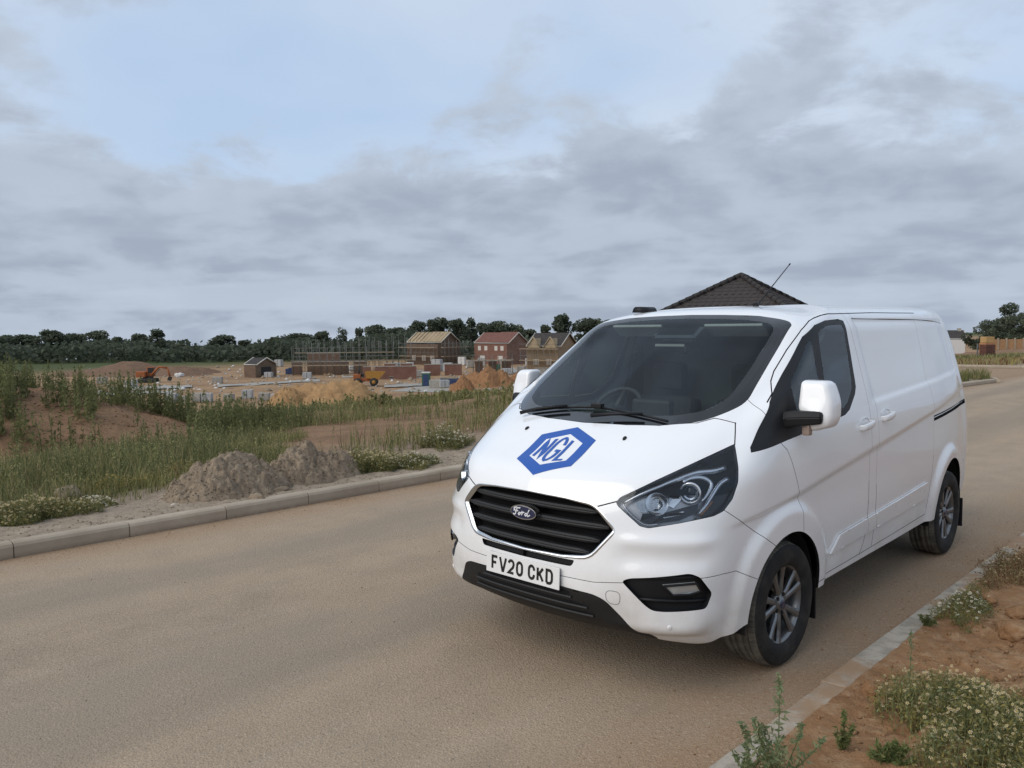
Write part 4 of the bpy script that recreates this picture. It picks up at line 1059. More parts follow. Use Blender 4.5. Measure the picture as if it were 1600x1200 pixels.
def worley(x, y, seed=0):
    """distance to nearest cell point and to the nearest cell edge"""
    ix, iy = np.floor(x), np.floor(y); d1 = np.full(np.shape(x), 9.); d2 = d1.copy(); cid = np.zeros(np.shape(x))
    for dx in (-1, 0, 1):
        for dy in (-1, 0, 1):
            cx, cy = ix+dx, iy+dy; px = cx + .1 + .8*_hash(cx, cy, seed); py = cy + .1 + .8*_hash(cx, cy, seed+7)
            d = np.hypot(x-px, y-py); h = _hash(cx, cy, seed+13)
            cid = np.where(d < d1, h, cid); d2 = np.where(d < d1, d1, np.minimum(d2, d)); d1 = np.minimum(d1, d)
    return d1, d2 - d1, cid
RD, RN = np.array([.7003, .7139]), np.array([.7139, -.7003])      # along the road, and across it to the right
T_L, T_R = -7.49, -1.69                                            # kerb faces
def st(x, y): return x*RD[0] + y*RD[1], x*RN[0] + y*RN[1]
def xy(s, t): return s*RD[0] + t*RN[0], s*RD[1] + t*RN[1]
S_END = 30.6                                                       # the left kerb turns away here
def land(x, y):
    """height of the open ground"""
    x, y = np.asarray(x, float), np.asarray(y, float); s, t = st(x, y); u = T_L - .13 - t
    base = np.interp(u, [-2, 0, 1.5, 4, 10, 30, 60, 72, 110, 300, 420, 1500], [.0, .10, .10, .02, -.50, -2.6, -6.0, -6.45, -6.6, -6.9, -16, -75])
    m = np.clip(1 - ((x + 13.2) / 7.6)**2 - ((y - 15.2) / 3.6)**2, 0, 1)          # spoil bank
    base = base + 1.5 * m**.85
    far = np.clip((u - 2) / 8, 0, 1)
    base = base + fbm(x*.22, y*.22, 4, 3) * .22 * far + fbm(x*1.1, y*1.1, 6, 5, .62) * (.035 + .20 * np.sqrt(m)) * np.clip(u / .6, 0, 1)
    # right of the road
    v = t - (T_R + .13)
    rt = .035 + .10 * np.clip(v / 3, 0, 1) + fbm(x*.8, y*.8, 3, 9) * .05 * np.clip(v / 1.2, 0, 1)
    road = -.05
    onroad = (t > T_L - .12) & (t < T_R + .12)
    z = np.where(v > 0, rt, np.where(onroad, road, base))
    # the side road mouth beyond the corner
    mouth = (s > S_END - .6) & (s < S_END + 8.6) & (u > -1) & (u < 12)
    z = np.where(mouth, np.minimum(z, -.06 - .012*np.clip(u, 0, 40)), z)
    beyond = (s >= S_END + 8.6) & (v <= 0) & (u > -9) & (u < 14)
    z = np.where(beyond, np.maximum(.14 + .10*np.clip((s - S_END - 9) / 6, 0, 1) - .055*np.clip(u, 0, 30), z) + fbm(x*.5, y*.5, 3, 4)*.06, z)
    return z
def ray_dir(px, py):
    d = _fwd * CAM_F + _R * (px - 800) + _U * (600 - py); return d / d.y
def at_depth(px, py, Y): d = ray_dir(px, py); return Vector((0, 0, CAM_H)) + d * Y
def ground_at(px, py, y0=5.0, y1=700.0):
    """first point of the open ground on a sight line"""
    d = ray_dir(px, py); Y = np.geomspace(y0, y1, 1600); P = np.array([0, 0, CAM_H])[None] + Y[:, None]*np.array(d)[None]
    hit = np.nonzero(P[:, 2] <= land(P[:, 0], P[:, 1]))[0]
    i = hit[0] if len(hit) else len(Y) - 1
    return Vector((P[i, 0], P[i, 1], float(land(P[i, 0], P[i, 1]))))
def stand(px, Y):
    """a point of the ground in the column px at depth Y"""
    x = float(ray_dir(px, 540).x * Y); return Vector((x, Y, float(land(x, Y))))
# ---------------------------------------------------------------- ground materials
def b_soil(nt, b):
    p = wpos(nt); sep = nd(nt, 'ShaderNodeSeparateXYZ'); nt.links.new(p, sep.inputs[0])
    big, mid, fine, grit = noise_tex(nt, .12, 4, .6, p), noise_tex(nt, .9, 6, .62, p, .3), noise_tex(nt, 9, 6, .65, p), noise_tex(nt, 70, 3, .7, p)
    # distance across the road decides sandy site, brown field or verge
    dotn = nd(nt, 'ShaderNodeVectorMath', operation='DOT_PRODUCT'); nt.links.new(p, dotn.inputs[0]); dotn.inputs[1].default_value = (-RN[0], -RN[1], 0)
    u = mathn(nt, 'ADD', dotn.outputs['Value'], mathn(nt, 'MULTIPLY', mathn(nt, 'SUBTRACT', mid.outputs[0], .5), 9.0))
    site = maprange(nt, u, 58, 70); verge = maprange(nt, dotn.outputs['Value'], 11.5, 8.2)
    field = mixc(nt, maprange(nt, mid.outputs[0], .35, .68), (.235, .138, .080), (.33, .20, .115))
    field = mixc(nt, maprange(nt, fine.outputs[0], .40, .72, 0, .55), field, (.12, .080, .052))
    vergec = mixc(nt, maprange(nt, fine.outputs[0], .3, .7), (.29, .23, .17), (.40, .325, .245))
    sitec = mixc(nt, maprange(nt, big.outputs[0], .38, .64), (.345, .218, .118), (.265, .160, .092))
    sitec = mixc(nt, maprange(nt, mid.outputs[0], .5, .72, 0, .7), sitec, (.42, .33, .23))
    c = mixc(nt, verge, field, vergec); c = mixc(nt, site, c, sitec)
    far = maprange(nt, dotn.outputs['Value'], 165, 230); c = mixc(nt, far, c, (.065, .085, .030))
    c = mixc(nt, maprange(nt, grit.outputs[0], .35, .75, 0, .45), c, mixc(nt, .5, c, (.10, .075, .05)))
    nt.links.new(c, b.inputs['Base Color'])
    h = mathn(nt, 'ADD', mathn(nt, 'MULTIPLY', fine.outputs[0], 1.0), mathn(nt, 'MULTIPLY', grit.outputs[0], .35)); bump(nt, b, h, .7, .05)
m_soil = mat('soil', (.2, .14, .09), .95, spec=.15, build=b_soil)
def b_clay(nt, b):
    p = wpos(nt); n1, n2, n3 = noise_tex(nt, 1.3, 5, .6, p, .3), noise_tex(nt, 11, 6, .66, p), noise_tex(nt, 90, 3, .7, p)
    c = mixc(nt, maprange(nt, n1.outputs[0], .35, .68), (.315, .180, .092), (.245, .130, .064))
    c = mixc(nt, maprange(nt, n2.outputs[0], .45, .72, 0, .75), c, (.41, .275, .165)); c = mixc(nt, maprange(nt, n2.outputs[0], .42, .25, 0, .5), c, (.13, .075, .042))
    c = mixc(nt, maprange(nt, n3.outputs[0], .62, .8, 0, .5), c, (.42, .33, .24))
    nt.links.new(c, b.inputs['Base Color']); bump(nt, b, mathn(nt, 'ADD', n2.outputs[0], mathn(nt, 'MULTIPLY', n3.outputs[0], .35)), .9, .03)
m_clay = mat('orange_clay', (.25, .15, .08), .95, spec=.15, build=b_clay)
def b_road(nt, b):
    p = wpos(nt)
    rot = nd(nt, 'ShaderNodeMapping'); rot.vector_type = 'POINT'; rot.inputs['Rotation'].default_value = (0, 0, -math.atan2(RD[1], RD[0])); nt.links.new(p, rot.inputs[0])
    st_ = nd(nt, 'ShaderNodeMapping'); st_.inputs['Scale'].default_value = (.10, 1.0, 1); nt.links.new(rot.outputs[0], st_.inputs[0])
    streak, streak2 = noise_tex(nt, 1.1, 5, .62, st_.outputs[0], .2), noise_tex(nt, 4.5, 5, .65, st_.outputs[0])
    big, mid, fine, grit, stone = noise_tex(nt, .35, 5, .6, p, .4), noise_tex(nt, 2.6, 6, .6, p), noise_tex(nt, 42, 5, .75, p), noise_tex(nt, 130, 3, .75, p), nd(nt, 'ShaderNodeTexVoronoi')
    stone.inputs['Scale'].default_value = 85; nt.links.new(p, stone.inputs['Vector'])
    sep = nd(nt, 'ShaderNodeSeparateXYZ'); nt.links.new(rot.outputs[0], sep.inputs[0])      # y here = -t
    yy = sep.outputs[1]
    edge = mathn(nt, 'MAXIMUM', maprange(nt, yy, -T_L - .75, -T_L - .02), maprange(nt, yy, -T_R + .9, -T_R + .02))
    dust = mathn(nt, 'ADD', mathn(nt, 'MULTIPLY', streak.outputs[0], .6), mathn(nt, 'MULTIPLY', mid.outputs[0], .4))
    c = mixc(nt, maprange(nt, dust, .30, .68), (.320, .250, .180), (.450, .345, .242))
    c = mixc(nt, maprange(nt, big.outputs[0], .42, .70, 0, .45), c, (.47, .350, .235))
    c = mixc(nt, maprange(nt, streak2.outputs[0], .50, .70, 0, .5), c, (.42, .335, .25))
    c = mixc(nt, mathn(nt, 'MULTIPLY', edge, maprange(nt, mid.outputs[0], .25, .65, .25, .85)), c, (.34, .215, .125))
    c = mixc(nt, maprange(nt, grit.outputs[0], .42, .66, 0, .8), c, mixc(nt, .65, c, (.075, .06, .047)))
    c = mixc(nt, maprange(nt, fine.outputs[0], .54, .68, 0, .6), c, (.50, .41, .31))
    c = mixc(nt, maprange(nt, fine.outputs[0], .45, .30, 0, .8), c, (.15, .12, .09))
    wob = mathn(nt, 'ADD', yy, mathn(nt, 'MULTIPLY', mathn(nt, 'SUBTRACT', big.outputs[0], .5), 1.1))
    trk = mathn(nt, 'MAXIMUM', mathn(nt, 'MULTIPLY', maprange(nt, wob, 5.55, 5.95), maprange(nt, wob, 6.65, 6.2)), mathn(nt, 'MULTIPLY', maprange(nt, wob, 3.5, 3.95), maprange(nt, wob, 4.8, 4.3)))
    c = mixc(nt, mathn(nt, 'MULTIPLY', trk, maprange(nt, mid.outputs[0], .3, .6, .1, .4)), c, (.20, .172, .142))
    nt.links.new(c, b.inputs['Base Color'])
    h = mathn(nt, 'ADD', mathn(nt, 'MULTIPLY', stone.outputs['Distance'], .9), mathn(nt, 'ADD', mathn(nt, 'MULTIPLY', grit.outputs[0], .6), mathn(nt, 'MULTIPLY', fine.outputs[0], .9)))
    bump(nt, b, h, .45, .010)
m_road = mat('dusty_asphalt', (.22, .18, .14), .92, spec=.2, build=b_road)
def b_kerb(nt, b):
    p = wpos(nt); n1, n2, n3 = noise_tex(nt, 2.2, 5, .6, p), noise_tex(nt, 18, 5, .65, p), noise_tex(nt, 120, 2, .7, p)
    sep = nd(nt, 'ShaderNodeSeparateXYZ'); nt.links.new(obj_coord(nt), sep.inputs[0]); r = obj_rand(nt)
    c = mixc(nt, maprange(nt, n1.outputs[0], .3, .7), (.47, .40, .315), (.36, .298, .225)); c = mixc(nt, maprange(nt, n2.outputs[0], .5, .75, 0, .5), c, (.43, .36, .285))
    low = mathn(nt, 'MULTIPLY', maprange(nt, sep.outputs[2], .055, -.01), maprange(nt, n2.outputs[0], .3, .65, .5, 1))
    c = mixc(nt, low, c, (.215, .16, .112)); c = mixc(nt, mathn(nt, 'MULTIPLY', r, .28), c, (.24, .20, .16))
    nt.links.new(c, b.inputs['Base Color']); bump(nt, b, mathn(nt, 'ADD', n2.outputs[0], mathn(nt, 'MULTIPLY', n3.outputs[0], .4)), .35, .008)
m_kerb = mat('dusty_concrete_kerb', (.3, .26, .2), .9, spec=.2, build=b_kerb)
def b_kerb2(nt, b):
    p = wpos(nt); n1, n2, n3 = noise_tex(nt, 1.9, 5, .62, p, .5), noise_tex(nt, 9, 6, .68, p, .3), noise_tex(nt, 140, 2, .7, p)
    c = mixc(nt, maprange(nt, n2.outputs[0], .38, .62), (.28, .25, .205), (.41, .365, .30)); c = mixc(nt, maprange(nt, n1.outputs[0], .44, .62, 0, .9), c, (.31, .20, .118))
    nt.links.new(c, b.inputs['Base Color']); bump(nt, b, mathn(nt, 'ADD', n2.outputs[0], mathn(nt, 'MULTIPLY', n3.outputs[0], .4)), .5, .01)
m_kerb2 = mat('muddy_concrete_kerb', (.3, .26, .2), .9, spec=.2, build=b_kerb2)
# ---------------------------------------------------------------- ground sheet: rings round the camera, fine in the view
def ground_sheet():
    a_in = np.radians(np.linspace(-40, 40, 520)); a_out = np.radians(np.linspace(40, 320, 90)[1:-1])
    A = np.concatenate([a_in, a_out]); Rr = np.concatenate([[.5, 1.2, 2.0], np.geomspace(2.6, 60, 250), np.geomspace(62, 1500, 70)])
    X = np.sin(A)[None]*Rr[:, None]; Y = np.cos(A)[None]*Rr[:, None]; Z = land(X, Y); S0, T0 = st(X, Y); U0 = T_L - .128 - T0
    Z = Z - .12*((T0 > T_R + .12) & (S0 > .7) & (S0 < 13.1) & (T0 < 5.1)) - .06*((U0 > -.02) & (U0 < 1.75) & (S0 > -2.1) & (S0 < 22.1))
    n, m = X.shape; V = np.stack([X, Y, Z], -1).reshape(-1, 3); I = np.arange(n*m).reshape(n, m); J = np.roll(I, -1, 1)
    F = np.stack([I[:-1], I[1:], J[1:], J[:-1]], -1).reshape(-1, 4)
    return np_mesh('ground', V, F, m_soil, smooth=True)
tag(ground_sheet(), kind='structure')
def strip_sheet(name, poly_rows, m, z):
    V = []; F = []; nn = len(poly_rows[0])
    for r in poly_rows: V += [(x, y, z) for x, y in r]
    for i in range(len(poly_rows)-1):
        for k in range(nn-1): a = i*nn+k; F.append((a, a+1, a+nn+1, a+nn))
    return tag(mesh_obj(name, V, F, m), kind='structure')
strip_sheet('road', [[xy(s, T_L - .02), xy(s, -4.6), xy(s, T_R + .02)] for s in np.linspace(-14, 62, 40)], m_road, 0.0)
# mouth of the side road on the left, beyond the corner
strip_sheet('side_road', [[xy(S_END - .4 , t), xy(S_END + 4, t), xy(S_END + 8.4, t)] for t in np.linspace(T_L - 12, T_L - .01, 20)], m_road, .004)
# ---------------------------------------------------------------- kerbs, stone by stone
def kerb_mesh(name, L, prof):
    bm = bmesh.new(); n = len(prof)
    R0 = [bm.verts.new((-L/2, y, z)) for y, z in prof]; R1 = [bm.verts.new((L/2, y, z)) for y, z in prof]
    for k in range(n): bm.faces.new((R0[k], R1[k], R1[(k+1) % n], R0[(k+1) % n]))
    bm.faces.new(R0[::-1]); bm.faces.new(R1); bmesh.ops.recalc_face_normals(bm, faces=bm.faces[:])
    bmesh.ops.bevel(bm, geom=[e for e in bm.edges if abs(e.verts[0].co.x - e.verts[1].co.x) < 1e-5], offset=.004, segments=1, affect='EDGES')
    me = bpy.data.meshes.new(name); bm.to_mesh(me); bm.free(); return me
KL = .915
me_k1 = kerb_mesh('kerb_stone', KL - .006, [(0, -.08), (.0, .095), (.012, .118), (.035, .130), (.125, .130), (.125, -.08)][::-1]); me_k1.materials.append(m_kerb)
me_k2 = kerb_mesh('kerb_stone', KL - .006, [(0, -.10), (.0, .028), (.010, .038), (.125, .042), (.140, .036), (.140, -.10)][::-1]); me_k2.materials.append(m_kerb2)
kerb_l = tag(empty('kerb', (*xy(10, T_L), 0)), kind='structure'); kerb_r = tag(empty('kerb', (*xy(8, T_R), 0)), kind='structure')
ang = math.atan2(RD[1], RD[0])
def lay(me, parent, s, t, rz, z=0.0):
    o = bpy.data.objects.new('kerb_stone', me); COL.objects.link(o); x, y = xy(s, t)
    o.matrix_world = Matrix.Translation((x, y, z + RND.uniform(-.003, .003))) @ Matrix.Rotation(rz + RND.uniform(-.004, .004), 4, 'Z')
    o.parent = parent; o.matrix_parent_inverse = Matrix.Translation(parent.location).inverted()
s0 = st(-3.42, 7.16)[0] - KL/2                       # a joint seen in the photograph fixes the rhythm
k = -16
def bend(s): return T_L + .0088*max(s - 22, 0)**2          # the kerb swings right before the corner
while s0 + k*KL < S_END - .9:
    sk = s0 + k*KL; lay(me_k1, kerb_l, sk, bend(sk), ang - math.atan(.0176*max(sk - 22, 0))); k += 1
s_c = s0 + (k - .5)*KL; rad = .9; n = 2; T_C = bend(s_c)                        # corner radius turning left into the side road
for i in range(n):
    a = (i + .5) * (math.pi/2) / n; s, t = s_c + rad*math.sin(a), T_C - rad + rad*math.cos(a)
    lay(me_k1, kerb_l, s, t, ang + a)
for i in range(8): lay(me_k1, kerb_l, s_c + rad, T_C - rad - (i + .5)*KL, ang + math.pi/2)
for i in range(-2, 34):
    lay(me_k2, kerb_r, 2.55 + i*KL, T_R + (.0 if i > 1 else .012), ang + math.pi, .008 if i <= 1 else .014)
for o in kerb_r.children: pass
# far kerb of the side road
for i in range(26): lay(me_k1, kerb_l, S_END + 8.45, T_L + 4 - i*KL, ang - math.pi/2)
# ---------------------------------------------------------------- right verge: cracked clay
def clay_z(x, y):
    s, t = st(x, y); v = np.clip(t - (T_R + .14), 0, 9)
    d1, ed, cid = worley(x*4.2 + fbm(x*3, y*3, 4, 21)*1.1, y*4.2 + fbm(x*3+5, y*3, 4, 22)*1.1, 5)
    d1b, edb, cidb = worley(x*14 + fbm(x*9, y*9, 3, 31)*.9, y*14 + fbm(x*9, y*9+7, 3, 32)*.9, 6)
    rough = np.clip((v - .04)/.2, 0, 1)*np.clip(fbm(x*.9, y*.9, 3, 41)*2.2 + .45 + .25*np.clip(v-.6, 0, 1), 0, 1)
    z = land(x, y) + .012
    z = z + rough*(-.040*np.exp(-(ed/.05)**2) + .030*(cid - .4)) + rough*(-.016*np.exp(-(edb/.08)**2) + .016*(cidb - .5))
    z = z + fbm(x*3.1, y*3.1, 5, 51)*.04*np.clip(v/.3, .2, 1) + fbm(x*18, y*18, 4, 61, .6)*.012
    return z + .012*np.exp(-(v/.10)**2)
ss, tt = np.arange(.8, 13.0, .021), np.concatenate([np.arange(T_R + .135, 1.6, .021), np.linspace(1.65, 5, 40)])
S_, T_ = np.meshgrid(ss, tt, indexing='ij'); X_, Y_ = xy(S_, T_); Z_ = clay_z(X_, Y_)
I_ = np.arange(X_.size).reshape(X_.shape)
tag(np_mesh('right_verge', np.stack([X_, Y_, Z_], -1).reshape(-1, 3), np.stack([I_[:-1, :-1], I_[1:, :-1], I_[1:, 1:], I_[:-1, 1:]], -1).reshape(-1, 4), m_clay, smooth=True), kind='structure')
# left verge: fine strip of dusty earth along the kerb
def verge_z(x, y):
    return land(x, y) + .012 + fbm(x*5, y*5, 4, 71)*.022 + fbm(x*25, y*25, 2, 72)*.005
ss, tt = np.arange(-2, 22, .03), T_L - .128 - np.arange(0, 1.9, .03)
S_, T_ = np.meshgrid(ss, tt, indexing='ij'); X_, Y_ = xy(S_, T_); Z_ = verge_z(X_, Y_)
u_ = T_L - .128 - T_; Z_ = Z_ - .05*np.clip((u_ - 1.5)/.4, 0, 1) - .008*(u_ < .05)
I_ = np.arange(X_.size).reshape(X_.shape)
tag(np_mesh('left_verge', np.stack([X_, Y_, Z_], -1).reshape(-1, 3), np.stack([I_[:-1, :-1], I_[:-1, 1:], I_[1:, 1:], I_[1:, :-1]], -1).reshape(-1, 4), m_soil, smooth=True), kind='structure')

# verge filling the far corner behind the bent kerb
def corner_t(s): return np.asarray(T_L + .0088*np.clip(s - 22, 0, 99)**2)
S_, K_ = np.meshgrid(np.linspace(20, s_c + rad - .14, 60), np.linspace(0, 1, 24), indexing='ij'); T_ = (corner_t(S_) - .126 - .75*np.clip((S_ - s_c + .1)/rad, 0, 1)**2)*(1 - K_) + (T_L - 3.0)*K_
X_, Y_ = xy(S_, T_); Z_ = .105 + fbm(X_*1.5, Y_*1.5, 3, 77)*.05*K_ + .06*K_; I_ = np.arange(X_.size).reshape(X_.shape)
tag(np_mesh('corner_verge', np.stack([X_, Y_, Z_], -1).reshape(-1, 3), np.stack([I_[:-1, :-1], I_[:-1, 1:], I_[1:, 1:], I_[1:, :-1]], -1).reshape(-1, 4), m_soil, smooth=True), kind='structure')
# ================================================================ vegetation
NR = np.random.default_rng(11)
def leafmat(name, c, trans=.42, rough=.65):
    def b_(nt, b):
        p = wpos(nt); n = noise_tex(nt, 1.4, 3, .6, p); n2 = noise_tex(nt, 23, 2, .6, p)
        k = mixc(nt, maprange(nt, n.outputs[0], .3, .7), tuple(v*.72 for v in c), tuple(min(v*1.25, .9) for v in c))
        k = mixc(nt, maprange(nt, n2.outputs[0], .3, .7, 0, .4), k, tuple(v*.6 for v in c)); nt.links.new(k, b.inputs['Base Color'])
        tr = nd(nt, 'ShaderNodeBsdfTranslucent'); nt.links.new(k, tr.inputs[0]); mx = nd(nt, 'ShaderNodeMixShader'); mx.inputs[0].default_value = trans
        out = nt.nodes['Material Output']; nt.links.new(b.outputs[0], mx.inputs[1]); nt.links.new(tr.outputs[0], mx.inputs[2]); nt.links.new(mx.outputs[0], out.inputs[0])
    return mat(name, c, rough, spec=.25, build=b_)
g_dark, g_mid, g_light, g_dry = leafmat('weed_dark', (.150, .166, .070)), leafmat('weed_green', (.240, .242, .095)), leafmat('weed_pale', (.38, .35, .165)), leafmat('weed_dry', (.36, .285, .15))
g_feather, g_yellow, g_red = leafmat('feathery_leaf', (.245, .225, .085)), leafmat('yellow_green', (.33, .275, .085)), leafmat('dock_brown', (.20, .105, .055))
m_petal = mat('white_petal', (.70, .67, .58), .7); m_disc = mat('yellow_disc', (.42, .29, .06), .7); m_petal_cream = mat('faded_petal', (.56, .46, .29), .8)
m_stem = mat('green_stem', (.14, .16, .065), .7)
def blade_arrays(P, h, w, lean, bend):
    """curved two-step blades; P (n,3), h, w (n), lean angle (n), bend (n) -> V, F (quads)"""
    n = len(P); a = NR.uniform(0, 2*np.pi, n); D = np.stack([np.cos(lean), np.sin(lean), np.zeros(n)], -1); W = np.stack([np.cos(a), np.sin(a), np.zeros(n)], -1)
    Z = np.array([0, 0, 1.0]); lv = []
    for f, ww in ((0, 1.0), (.55, .75), (1.0, .12)):
        c = P + Z*(h*f)[:, None] * (1 - .25*bend*f)[:, None] + D*(h*bend*f*f*.6)[:, None]
        lv += [c - W*(w*ww/2)[:, None], c + W*(w*ww/2)[:, None]]
    V = np.stack(lv, 1).reshape(-1, 3); B = (np.arange(n)*6)[:, None]
    F = np.concatenate([B + np.array([[0, 1, 3, 2]]), B + np.array([[2, 3, 5, 4]])]); return V, F
def leaf_quads(C, size, up=.3, elong=1.6):
    """free leaf quads with random lie"""
    n = len(C); d = NR.normal(size=(n, 3)); d[:, 2] = d[:, 2]*.7 + up; d /= np.linalg.norm(d, axis=1, keepdims=True)
    e = np.cross(d, NR.normal(size=(n, 3))); e /= np.linalg.norm(e, axis=1, keepdims=True); s = np.asarray(size)
    if s.ndim == 0: s = np.full(n, float(s))
    a, b = d*(s*elong/2)[:, None], e*(s/2)[:, None]
    V = np.stack([C - a, C + b*.9 - a*.1, C + a, C - b*.9 - a*.1], 1).reshape(-1, 3); F = np.arange(4*n).reshape(-1, 4); return V, F
class Pile:
    """collects quads with a material index"""
    def __init__(s): s.V, s.F, s.M, s.n = [], [], [], 0
    def add(s, V, F, m):
        s.V.append(V); s.F.append(F + s.n); s.n += len(V); s.M.append(np.full(len(F), m) if np.isscalar(m) else m)
    def obj(s, name, mats, parent=None): return np_mesh(name, np.concatenate(s.V), np.concatenate(s.F), parent=parent, mats=mats, fmat=np.concatenate(s.M))
def herb(pile, P, H, leaves=16, lsize=.05, mats=(0, 1), stem_m=0, spread=.15):
    """upright leafy weeds: a thin stem blade and leaves up its length"""
    n = len(P)
    V, F = blade_arrays(P, H, np.full(n, .012) * np.clip(H/.5, .6, 2), NR.uniform(0, 6.28, n), NR.uniform(.05, .25, n)); pile.add(V, F, stem_m)
    t = NR.uniform(.12, 1.0, (n, leaves)); r = spread*H[:, None]*(1.05 - t)*NR.uniform(.3, 1, (n, leaves)); a = NR.uniform(0, 6.28, (n, leaves))
    C = np.stack([P[:, None, 0] + r*np.cos(a), P[:, None, 1] + r*np.sin(a), P[:, None, 2] + H[:, None]*t], -1).reshape(-1, 3)
    sz = (.75*lsize*np.repeat(H, leaves)/.6)*NR.uniform(.6, 1.3, n*leaves)*(1.15 - .6*t.ravel())
    V, F = leaf_quads(C, sz, .95, 3.0); pile.add(V, F, NR.choice(mats, len(F)))
def scatter(n, s0, s1, u0, u1):
    s, u = NR.uniform(s0, s1, n), NR.uniform(u0, u1, n); x, y = xy(s, T_L - .13 - u); return x, y, s, u
def on_land(x, y, dz=0.0): return np.stack([x, y, land(x, y) + dz], -1)
GM = [g_dark, g_mid, g_light, g_dry, g_yellow, g_red]
# ---- the tall green bed on the left
pl = Pile()
x, y, s, u = scatter(30000, -2.5, 9.5, 1.0, 5.6); edge = 4.9 + .42*u + fbm(x*.9, y*.9, 3, 81)*1.2
keep = (s < edge) & (u > 1.15 + fbm(x*1.5, y*1.5, 2, 82)*.5) & (fbm(x*.8, y*.8, 3, 83) > -.55)
x, y, u = x[keep], y[keep], u[keep]; n = len(x); pn = fbm(x*.7, y*.7, 3, 84)
h = NR.uniform(.20, .46, n)*(1 + .35*pn)*np.clip(.55 + .3*(u - 1.1), .5, 1.0)*np.clip(1.9 - .24*u, .5, 1)
V, F = blade_arrays(on_land(x, y, -.02), h, NR.uniform(.006, .013, n), NR.uniform(0, 6.28, n), NR.uniform(.1, .8, n))
mi = np.where(NR.random(n) < .5 + .5*pn, 0, np.where(NR.random(n) < .55, 1, 2)); mi = np.where(NR.random(n) < .12, 3, mi); pl.add(V, F, np.concatenate([mi, mi]))
x, y, s, u = scatter(2600, -2.5, 9.5, 1.2, 5.6); keep = (s < 4.8 + .42*u + fbm(x*.9, y*.9, 3, 81)*1.2) & (u > 1.35 + fbm(x*1.5, y*1.5, 2, 82)*.5)
x, y, u = x[keep], y[keep], u[keep]
herb(pl, on_land(x, y, -.02), NR.uniform(.28, .55, len(x))*np.clip(.6 + .25*(u - 1.1), .5, 1.0)*np.clip(1.9 - .24*u, .5, 1), 26, .034, (0, 1, 1, 2, 2))
tag(pl.obj('tall_weeds', GM), 'dense tall green weeds behind the earth heaps on the left', 'weeds', kind='stuff')
# ---- weeds along the crest of the spoil bank
pl = Pile(); n = 6000; x, y = NR.uniform(-16, -4.5, n), NR.uniform(12, 21, n)
m = np.clip(1 - ((x + 13.2)/7.6)**2 - ((y - 15.2)/3.6)**2, 0, 1)
keep = (y > 15.4 + fbm(x*.6, y*.6, 2, 91)*.9) & (y < 19.5) & (fbm(x*.7, y*.7, 3, 92) > -.30) | ((fbm(x*1.3, y*1.3, 2, 93) > .26) & (y < 15)); x, y = x[keep], y[keep]
herb(pl, on_land(x, y, -.03), NR.uniform(.30, .75, len(x))*(1 + .4*fbm(x*.8, y*.8, 2, 94)), 40, .040, (0, 0, 0, 1, 1))
tag(pl.obj('bank_weeds', GM), 'dark green weeds growing along the crest of the spoil bank', 'weeds', kind='stuff')
# ---- patchy field between verge and building site, coarser with distance
pl = Pile()
for n0, s0, s1, u0, u1, hh, ww, thr, lsz in ((30000, 3, 26, 1.4, 12, (.14, .42), (.006, .014), .17, .04), (26000, -6, 60, 10, 34, (.25, .70), (.02, .045), .20, .10), (26000, -30, 110, 32, 62, (.30, .75), (.06, .13), -.02, .22)):
    x, y, s, u = scatter(n0, s0, s1, u0, u1); f = fbm(x*(.5 if u0 < 5 else .22), y*(.5 if u0 < 5 else .22), 4, 101 + int(u0))
    keep = (f > thr) & ((s > 4.9 + .42*u - 1.0) | (u > 7)); m = np.clip(1 - ((x + 13.2)/7.6)**2 - ((y - 15.2)/3.6)**2, 0, 1); keep &= (m < .05)
    if u0 > 30: keep |= (u > 52 + fbm(x*.15, y*.15, 2, 7)*6)
    x, y, f = x[keep], y[keep], f[keep]; n = len(x)
    P = on_land(x, y, -.02); k = NR.random(n)
    mi = np.where(k < .30, 0, np.where(k < .62, 1, np.where(k < .80, 2, np.where(k < .93, 3, 5)))); V, F = blade_arrays(P, NR.uniform(*hh, n)*(1 + .5*np.clip(f, 0, 1)), NR.uniform(*ww, n), NR.uniform(0, 6.28, n), NR.uniform(.1, .8, n)); pl.add(V, F, np.concatenate([mi, mi]))
    q = NR.random(n) < (.10 if u0 < 5 else .16); herb(pl, P[q], NR.uniform(hh[0]*1.3, hh[1]*1.25, q.sum()), 14, lsz, (0, 1, 1, 2))
tag(pl.obj('field_weeds', GM), 'patchy weeds and dry grass over the brown field towards the site', 'weeds', kind='stuff')
# ---- sparse dry tufts at the kerb and beyond the junction
pl = Pile()
n = 5200; s = NR.uniform(22, s_c + rad - .3, n); tt_ = corner_t(s) - .22 - .8*np.clip((s - s_c)/rad, 0, 1)**2 - NR.uniform(0, 1, n)**1.3*3.2; x, y = xy(s, tt_); keep = fbm(x*1.1, y*1.1, 3, 111) > -.12; x, y = x[keep], y[keep]; n = len(x)
mi = np.where(fbm(x*.5, y*.5, 2, 113) > .1, NR.choice([0, 1, 1, 2], n), NR.choice([3, 3, 3, 4, 2], n)); V, F = blade_arrays(np.stack([x, y, 0*x + .12], -1), NR.uniform(.12, .48, n), NR.uniform(.015, .035, n), NR.uniform(0, 6.28, n), NR.uniform(.2, .9, n)); pl.add(V, F, np.concatenate([mi, mi]))
tag(pl.obj('corner_grass', GM), 'dry yellow grass on the verge inside the far kerb corner', 'grass', kind='stuff')
pl = Pile(); s_ = NR.uniform(S_END + 8.9, S_END + 26, 16000); t_ = NR.uniform(-26, 6, 16000); x, y = xy(s_, t_); keep = fbm(x*.4, y*.4, 3, 112) > -.3; x, y, s_ = x[keep], y[keep], s_[keep]; n = len(x)
